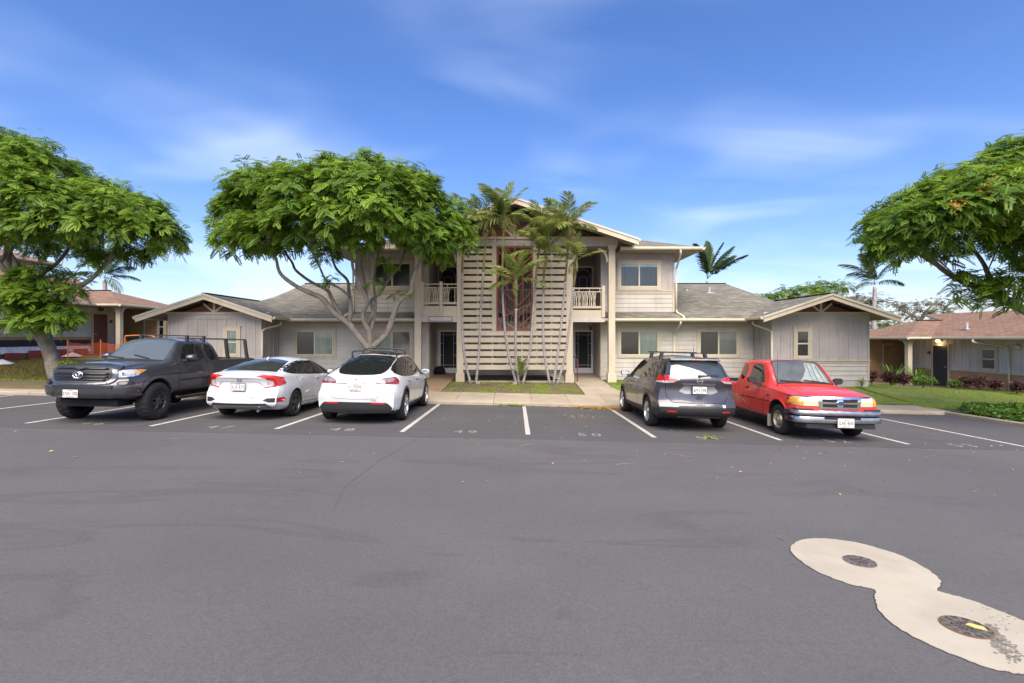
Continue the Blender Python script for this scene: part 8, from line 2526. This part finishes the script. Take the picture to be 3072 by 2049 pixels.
    # headlights wrap round the corner
    hl = c.patch('headlight', [(.62, 1.125), (.80, 1.14), (.93, 1.14), (.92, 1.06), (.84, 1.00), (.66, .985)], f, M_lens, .014, .05, 0, both=True)
    for h_, sg in zip(hl, (1, -1)):
        c.patch('turn_lamp', [(.85, 1.125), (.93, 1.13), (.92, 1.06), (.85, 1.05)], f, M_amb, .018, .012, mirror=sg < 0, parent=h_)
        for (x_, r_) in ((.735, .035), (.82, .035)):
            mb = MB(); p = c.proj(f, x_, 1.06, .016); mb.disc((sg*p.x, p.y - .004, p.z), r_, 'y', 14, .008); c.add(mb, 'reflector', M_chr, parent=h_)
        c.patch('brow', [(.60, 1.14), (.80, 1.155), (.93, 1.155), (.93, 1.14), (.80, 1.138), (.62, 1.124)], f, M_blk, .018, .03, mirror=sg < 0, parent=h_)
    c.patch('side_headlight', [(4.05, 1.02), (4.08, 1.13), (3.72, 1.14), (3.50, 1.125), (3.66, 1.06)], 'side', M_lens, .01, .02, 0, both=True)
    c.patch('side_turn_lamp', [(3.66, 1.065), (3.80, 1.055), (3.80, 1.13), (3.53, 1.12)], 'side', M_amb, .014, .02, 0, both=True)
    # bumper
    bm_ = c.patch('bumper', [(-.92, .80), (-.60, .745), (.60, .745), (.92, .80), (.93, .66), (.80, .56), (-.80, .56), (-.93, .66)], f, M_pdark, .06, .10, 0)[0]
    c.patch('bumper_lower', [(-.78, .555), (.78, .555), (.70, .50), (-.70, .50)], f, M_blk, .03, .05, 0)
    c.patch('fog_lamp', [(.66, .90), (.86, .91), (.88, .83), (.70, .80)], f, M_blk, .03, .05, 1, both=True); c.patch('fog_insert', [(.70, .88), (.83, .89), (.84, .845), (.72, .825)], f, M_blkg, .036, .03, 1, both=True)
    c.patch('bumper_accent', [(.44, .745), (.54, .745), (.66, .66), (.60, .60)], f, M_alloyd, .066, .03, 0, both=True)
    plate(c, .12, c.proj(f, .1, .66, .065).y + .005, .655, 1, 'LNN 185', True, None)
    mb = MB(); mb.box(-.6, .6, 3.5, 3.95, .36, .5); c.add(mb, 'skid_plate', M_gap)
    # hood creases
    c.line([(.36, 2.85), (.42, 3.4), (.46, 4.05)], 'top', M_gap, .008); c.line([(.70, 2.85), (.70, 3.4), (.62, 3.95)], 'top', M_gap, .010)
    mb = MB(); pz = c.proj('top', 0, 3.3, 0).z; mb.prism([(-.34, 2.9), (.34, 2.9), (.30, 3.75), (-.30, 3.75)], 'z', pz - .06, pz + .012); c.add(mb, 'hood_bulge', M_pdark) if False else None
    # sides
    for q in ([(1.30, 1.25), (1.30, .62)], [(2.42, 1.23), (2.46, .95), (2.44, .60)], [(.72, 1.26), (.72, .62)], [(.64, 1.28), (.64, .62)]): c.line(q, 'side', M_gap, .010)
    c.line([(.70, .60), (2.5, .585)], 'side', M_gap, .010); c.line([(.75, .86), (2.40, .84)], 'side', M_blk, .03, .006, name='side_molding')
    c.line([(-1.1, 1.27), (.62, 1.27)], 'side', M_blk, .03, .008, name='bed_rail')
    c.patch('door_handle', [(1.40, 1.08), (1.60, 1.085), (1.60, 1.12), (1.40, 1.115)], 'side', M_pdark, .024, .03, 1, both=True)
    for yy in (0, wb):
        a = np.linspace(R(2), R(178), 22); ring = [(yy + .57*math.cos(t), .43 + .565*math.sin(t)) for t in a] + [(yy + .505*math.cos(t), .43 + .505*math.sin(t)) for t in a[::-1]]
        c.patch('fender_flare', ring, 'side', M_pdark, .035, .06, both=True)
    mb = MB()
    for sg in (1, -1): mb.tube([(sg*.90, .75, .44), (sg*.92, .95, .42), (sg*.92, 2.35, .42), (sg*.90, 2.55, .44)], .04, 8)
    c.add(mb, 'side_step', M_blk, True)
    mb = MB(); mb.box(-.55, .55, -.8, 3.4, .40, .55); c.add(mb, 'chassis', M_gap)
    mb = MB(); mb.tube([(-.7, 0, .42), (.7, 0, .42)], .06, 8); mb.tube([(-.7, wb, .42), (.7, wb, .42)], .05, 8); c.add(mb, 'axle', M_gap, True)
    c.mirror_(.91, 2.22, 1.37, M_pdark, M_pdark, 1.05)
    # bed rack: two hoops and long side rails reaching over the cab
    zt = 1.83
    for yy in (-.95, .10):
        for sg in (1, -1):
            mb = MB(); mb.prism([(sg*.80, 1.28), (sg*.72, 1.28), (sg*.69, 1.42), (sg*.63, zt), (sg*.70, zt), (sg*.76, 1.45)], 'y', yy - .04, yy + .04); c.add(mb, 'rack_leg', M_blk)
        mb = MB(); mb.box(-.68, .68, yy - .035, yy + .035, zt, zt + .04); c.add(mb, 'rack_bar', M_blk)
    for yy in (1.0, 1.7):
        mb = MB(); mb.box(-.62, .62, yy - .03, yy + .03, 1.895, 1.92); c.add(mb, 'rack_bar', M_blk)
        for sg in (1, -1): mb = MB(); mb.box(sg*.58 - .03, sg*.58 + .03, yy - .035, yy + .035, 1.76, 1.894); c.add(mb, 'rack_foot', M_blk)
    c.wheels(wheel_meshes(.42, .29, .225, 'pair', 8, M_alloyd, lugs=True), .855, .42)
    # polished spoke faces on the front wheels
    mb = MB()
    for i in range(8):
        for da in (-.13, .13):
            a = 2*math.pi*i/8 + .3
            p0 = Vector((.1335, .06*math.cos(a+da*.6), .06*math.sin(a+da*.6))); p1 = Vector((.1345, .19*math.cos(a+da), .19*math.sin(a+da)))
            if i % 2 == 0 or da > 0: mb.bar(p0, p1, .006, .014, up=Vector((1, 0, 0)).cross((p1-p0).normalized()))
    me = mesh_from('spoke_face', mb.v, mb.f, M_chr)
    for w in [o for o in c.root.children if o.name.startswith('wheel')]:
        o = bpy.data.objects.new('spoke_face', me); COL.objects.link(o); o.parent = w
    return c
pickup_dark()

M_cabinrefl = plain('cabin_reflect_grey', (.17, .175, .175), .8, noise=.3, scale=4)  # cabin tone lightened to stand for sky reflected in the windshield
# ---------------------------------------------------------------- red pickup (nose out, stall 52)
def pickup_red():
    sp = dict(W=.88, axz=.34, range=(-1.05, 3.98), plan=(.12, .04), plan_len=(.4, .3), r3=.06, r4=.035, r5=.06, r2=.06,
        zc=[(-1.05, 1.02), (.9, 1.02), (1.0, 1.10), (1.07, 1.56), (1.14, 1.615), (1.7, 1.635), (2.18, 1.625), (2.28, 1.585), (2.50, 1.37), (2.76, 1.11), (2.80, 1.085), (3.2, 1.055), (3.6, 1.0), (3.85, .945), (3.95, .905), (3.98, .86)],
        zr=[(-1.05, 1.015), (.9, 1.015), (1.0, 1.08), (1.07, 1.51), (1.14, 1.565), (1.7, 1.585), (2.18, 1.575), (2.28, 1.535), (2.50, 1.335), (2.76, 1.09), (2.80, 1.07), (3.2, 1.04), (3.6, .985), (3.85, .93), (3.95, .89), (3.98, .845)],
        wr=[(-1.05, .76), (.9, .76), (1.0, .70), (1.08, .63), (1.7, .625), (2.2, .63), (2.6, .68), (2.8, .66), (3.5, .66), (3.98, .62)],
        zs=[(-1.05, .99), (.9, .99), (1.2, .985), (2.4, .97), (2.8, .97), (3.4, .95), (3.8, .90), (3.98, .82)],
        ws=[(-1.05, .82), (1.0, .82), (2.5, .82), (3.3, .83), (3.8, .82), (3.98, .80)],
        wm=[(-1.05, .85), (0, .87), (1.0, .86), (2.5, .865), (3.2, .88), (3.7, .875), (3.98, .84)],
        zm=[(-1.05, .74), (1.5, .72), (3.2, .74), (3.98, .66)], zl=[(-1.1, .42), (3, .36), (3.98, .42)], zb=[(-1.05, .40), (0, .30), (3.2, .30), (3.7, .36), (3.98, .42)], bed=(-.98, .88, .66, .62))
    Xp, Yf = 6.72, 11.27; wb = 3.18
    c = Car('red_pickup', 'faded red extended cab pickup parked nose out with chrome bumper', 'pickup truck', sp, M_pred, (Xp, Yf + wb, lot(Xp, Yf + wb)), math.pi, (.43, .43), wb, 1.46)
    f = 'front'
    c.patch('dash_panel', [(-.62, 2.735), (.62, 2.735), (.515, 2.22), (0, 2.25), (-.515, 2.22)], 'top', M_cabinrefl, .002, .01)  # cabin panel under the glass, paled as reflected sky
    # folded sun shade standing behind the glass (driver half)
    c.patch('sun_shade', [(.10, 2.715), (-.56, 2.72), (-.55, 2.62), (-.47, 2.28), (-.20, 2.30), (-.16, 2.46), (-.02, 2.62)], 'top', M_shade, .006, .006)
    for q in ([(-.20, 2.71), (-.24, 2.34)], [(-.32, 2.71), (-.34, 2.32)], [(-.46, 2.71), (-.44, 2.36)]): c.line(q, 'top', M_chrd, .012, .0095, both=False, name='shade_fold')
    c.patch('windshield', [(-.635, 2.745), (.635, 2.745), (.52, 2.21), (0, 2.24), (-.52, 2.21)], 'top', M_clearglass, .014, .010)
    ws_ = [(-.66, 2.765), (.66, 2.765), (.64, 2.75), (.53, 2.20)]
    c.line([(.645, 2.755), (.53, 2.205)], 'top', M_blk, .02, .016, name='windshield_seal'); c.line([(-.64, 2.758), (.64, 2.758)], 'top', M_blk, .03, .016, both=False, name='windshield_seal'); c.line([(-.53, 2.205), (0, 2.235), (.53, 2.205)], 'top', M_blk, .015, .016, both=False, name='windshield_seal')
    c.patch('side_window', [(1.62, 1.09), (2.38, 1.08), (2.44, 1.12), (2.20, 1.42), (2.10, 1.515), (1.70, 1.53), (1.64, 1.48)], 'side', M_autoglass, .005, .012, 1, both=True)
    c.patch('side_window', [(1.16, 1.12), (1.40, 1.10), (1.44, 1.50), (1.26, 1.51), (1.20, 1.44)], 'side', M_autoglass, .005, .012, 1, both=True)
    # grille in chrome frame
    c.patch('grille_frame', [(-.86, .905), (.86, .905), (.84, .885), (.44, .875), (.41, .66), (-.41, .66), (-.44, .875), (-.84, .885)], f, M_chr, .018, .05)
    gr = c.patch('grille', [(-.42, .885), (.42, .885), (.395, .672), (-.395, .672)], f, M_chr, .022, .05)[0]
    for (z0, z1) in ((.80, .858), (.70, .765)):
        for sg in (1, -1): c.patch('grille_opening', [(.075, z0), (.355, z0 + .004), (.365, z1), (.055, z1)] if z0 > .75 else [(.055, z0), (.345, z0), (.355, z1), (.075, z1)], f, M_gap, .026, .012, mirror=sg < 0, parent=gr)
    yb = c.proj(f, 0, .78, .03).y
    mb = MB(); mb.prism([(.072*math.cos(a), .782 + .034*math.sin(a)) for a in np.linspace(0, 2*math.pi, 24)[:-1]], 'y', yb, yb + .012); c.add(mb, 'badge', M_bluef)
    mb = MB(); mb.prism([(.080*math.cos(a), .782 + .040*math.sin(a)) for a in np.linspace(0, 2*math.pi, 24)[:-1]], 'y', yb - .004, yb + .008); c.add(mb, 'badge_rim', M_chr)
    me = text_mesh('Ford', .04, M_chr, .001); o = link('lettering', me, c.root, (0, yb + .014, .782)); o.rotation_euler = (R(90), 0, math.pi)
    hl = c.patch('headlight', [(.445, .872), (.80, .885), (.86, .875), (.855, .735), (.80, .715), (.43, .715)], f, M_lensy, .020, .05, both=True)
    for h_, sg in zip(hl, (1, -1)): c.patch('turn_lamp', [(.72, .868), (.80, .875), (.875, .870), (.87, .735), (.80, .722), (.71, .725)], f, M_amb, .026, .05, mirror=sg < 0, parent=h_)
    c.patch('side_turn_lamp', [(3.80, .74), (3.97, .735), (3.97, .865), (3.84, .86)], 'side', M_amb, .012, .03, both=True)
    # chrome bumper: a wrapped bar
    def bump(z0, z1, out, mat, nm, w=.90, back=.42):
        P = [(-w, -back), (-w*.985, -.16), (-w*.90, -.03), (-w*.6, .03), (0, .05), (w*.6, .03), (w*.90, -.03), (w*.985, -.16), (w, -back)]
        P = [(a, 4.0 + b + out) for a, b in P]; Q = [np.array(p) for p in catmull([(p[0], p[1], 0) for p in P], 4)]
        V = []; Fc = []; prof = [(0, z0), (.035, z0 + .02), (.045, (z0*.4 + z1*.6)), (.03, z1 - .012), (0, z1), (-.06, z1), (-.06, z0)]; k = len(prof)
        for i, q in enumerate(Q):
            t = Q[min(i+1, len(Q)-1)] - Q[max(i-1, 0)]; t /= np.linalg.norm(t); nn = np.array([-t[1], t[0]])
            for d, z in prof: V.append((q[0] + nn[0]*d, q[1] + nn[1]*d, z))
        for i in range(len(Q)-1):
            for j in range(k): Fc.append((i*k+j, i*k+(j+1) % k, (i+1)*k+(j+1) % k, (i+1)*k+j))
        me = mesh_from(nm, V, Fc, mat, True)
        bm = bmesh.new(); bm.from_mesh(me); bmesh.ops.recalc_face_normals(bm, faces=bm.faces)
        for e_ in bm.edges:
            if len(e_.link_faces) == 2 and e_.calc_face_angle(0) > R(40): e_.smooth = False
        bm.to_mesh(me); bm.free(); return link(nm, me, c.root)
    bump(.52, .635, .02, M_chrd, 'bumper'); bump(.365, .515, .0, M_chrd, 'bumper_lower', .89)
    mb = MB(); mb.prism([(-.80, 3.72), (.80, 3.72), (.70, 4.03), (-.70, 4.03)], 'z', .27, .362); c.add(mb, 'valance', M_blk)
    mb = MB(); mb.box(-.36, .36, 4.08, 4.098, .46, .51); c.add(mb, 'bumper_slot', M_gap)
    mb = MB(); mb.box(-.86, .86, 3.7, 3.95, .60, .66); c.add(mb, 'bumper_filler', M_blk)
    plate(c, -.05, 4.105, .395, 1, 'LAK 865', True, M_plate)
    # hood lines, wipers, antenna
    c.line([(.60, 2.80), (.66, 3.3), (.66, 3.86)], 'top', M_gap, .010); c.line([(-.66, 3.93), (.66, 3.93)], f, M_gap, .01, both=False) if False else None
    for x0, x1 in ((-.48, .02), (.08, .56)):
        mb = MB(); a = c.proj('top', x0, 2.755, .03); b = c.proj('top', x1, 2.70, .03); mb.bar(a, b, .022, .018, up=(0, 0, 1)); c.add(mb, 'wiper', M_blk)
    a = c.proj('top', .70, 2.86, 0); mb = MB(); mb.tube([a, a + Vector((0, 0, .78))], [.006, .0035], 6); mb.tube([a, a + Vector((0, 0, .05))], [.018, .01], 8); c.add(mb, 'antenna', M_blk)
    for q in ([(2.50, 1.03), (2.54, .75), (2.50, .42)], [(1.50, 1.08), (1.50, .42)], [(1.0, 1.0), (1.0, .45)], [(1.50, .42), (2.50, .40)]): c.line(q, 'side', M_gap, .010)
    c.line([(-1.0, .70), (1.5, .695), (2.9, .69)], 'side', M_taild, .016, .004, name='body_crease'); c.line([(1.0, 1.0), (2.5, 1.0), (3.75, .88)], 'side', M_chrd, .010, .004, name='pinstripe')
    c.patch('door_handle', [(1.60, .90), (1.74, .90), (1.74, .955), (1.60, .955)], 'side', M_blk, .010, .02, 1, both=True)
    c.patch('fender_badge', [(2.66, .80), (2.82, .80), (2.82, .85), (2.66, .85)], 'side', M_alloyd, .006, .01, 0, both=True)
    for yy in (0, wb):
        a = np.linspace(R(-5), R(185), 20); ring = [(yy + .465*math.cos(t), .34 + .465*math.sin(t)) for t in a] + [(yy + .433*math.cos(t), .34 + .433*math.sin(t)) for t in a[::-1]]
        c.patch('wheel_lip', ring, 'side', M_pred, .016, .03, both=True)
    mb = MB()
    for sg in (1, -1): mb.box(sg*.80 - .10, sg*.80 + .06, wb - .44, wb - .425, .12, .40)
    c.add(mb, 'mud_flap', M_soffit)
    mb = MB(); mb.box(-.5, .5, -.6, 3.3, .26, .42); c.add(mb, 'chassis', M_gap)
    for sg in (1, -1):   # square black door mirrors
        mb = MB(); mb.prism(chaikin([(sg*.90, 1.06), (sg*1.12, 1.08), (sg*1.12, 1.22), (sg*.92, 1.21)], 1), 'y', 2.27, 2.36); mo = c.add(mb, 'mirror', M_blk)
        mb = MB(); mb.bar((sg*.78, 2.32, 1.02), (sg*.98, 2.32, 1.08), .07, .06); c.add(mb, 'mirror_arm', M_blk)
    c.line([(-.9, 1.02), (.88, 1.02)], 'side', M_blk, .02, .006, name='bed_rail')
    c.wheels(wheel_meshes(.335, .215, .20, 'steel', 8, M_steel), .755, .335)
    return c
pickup_red()
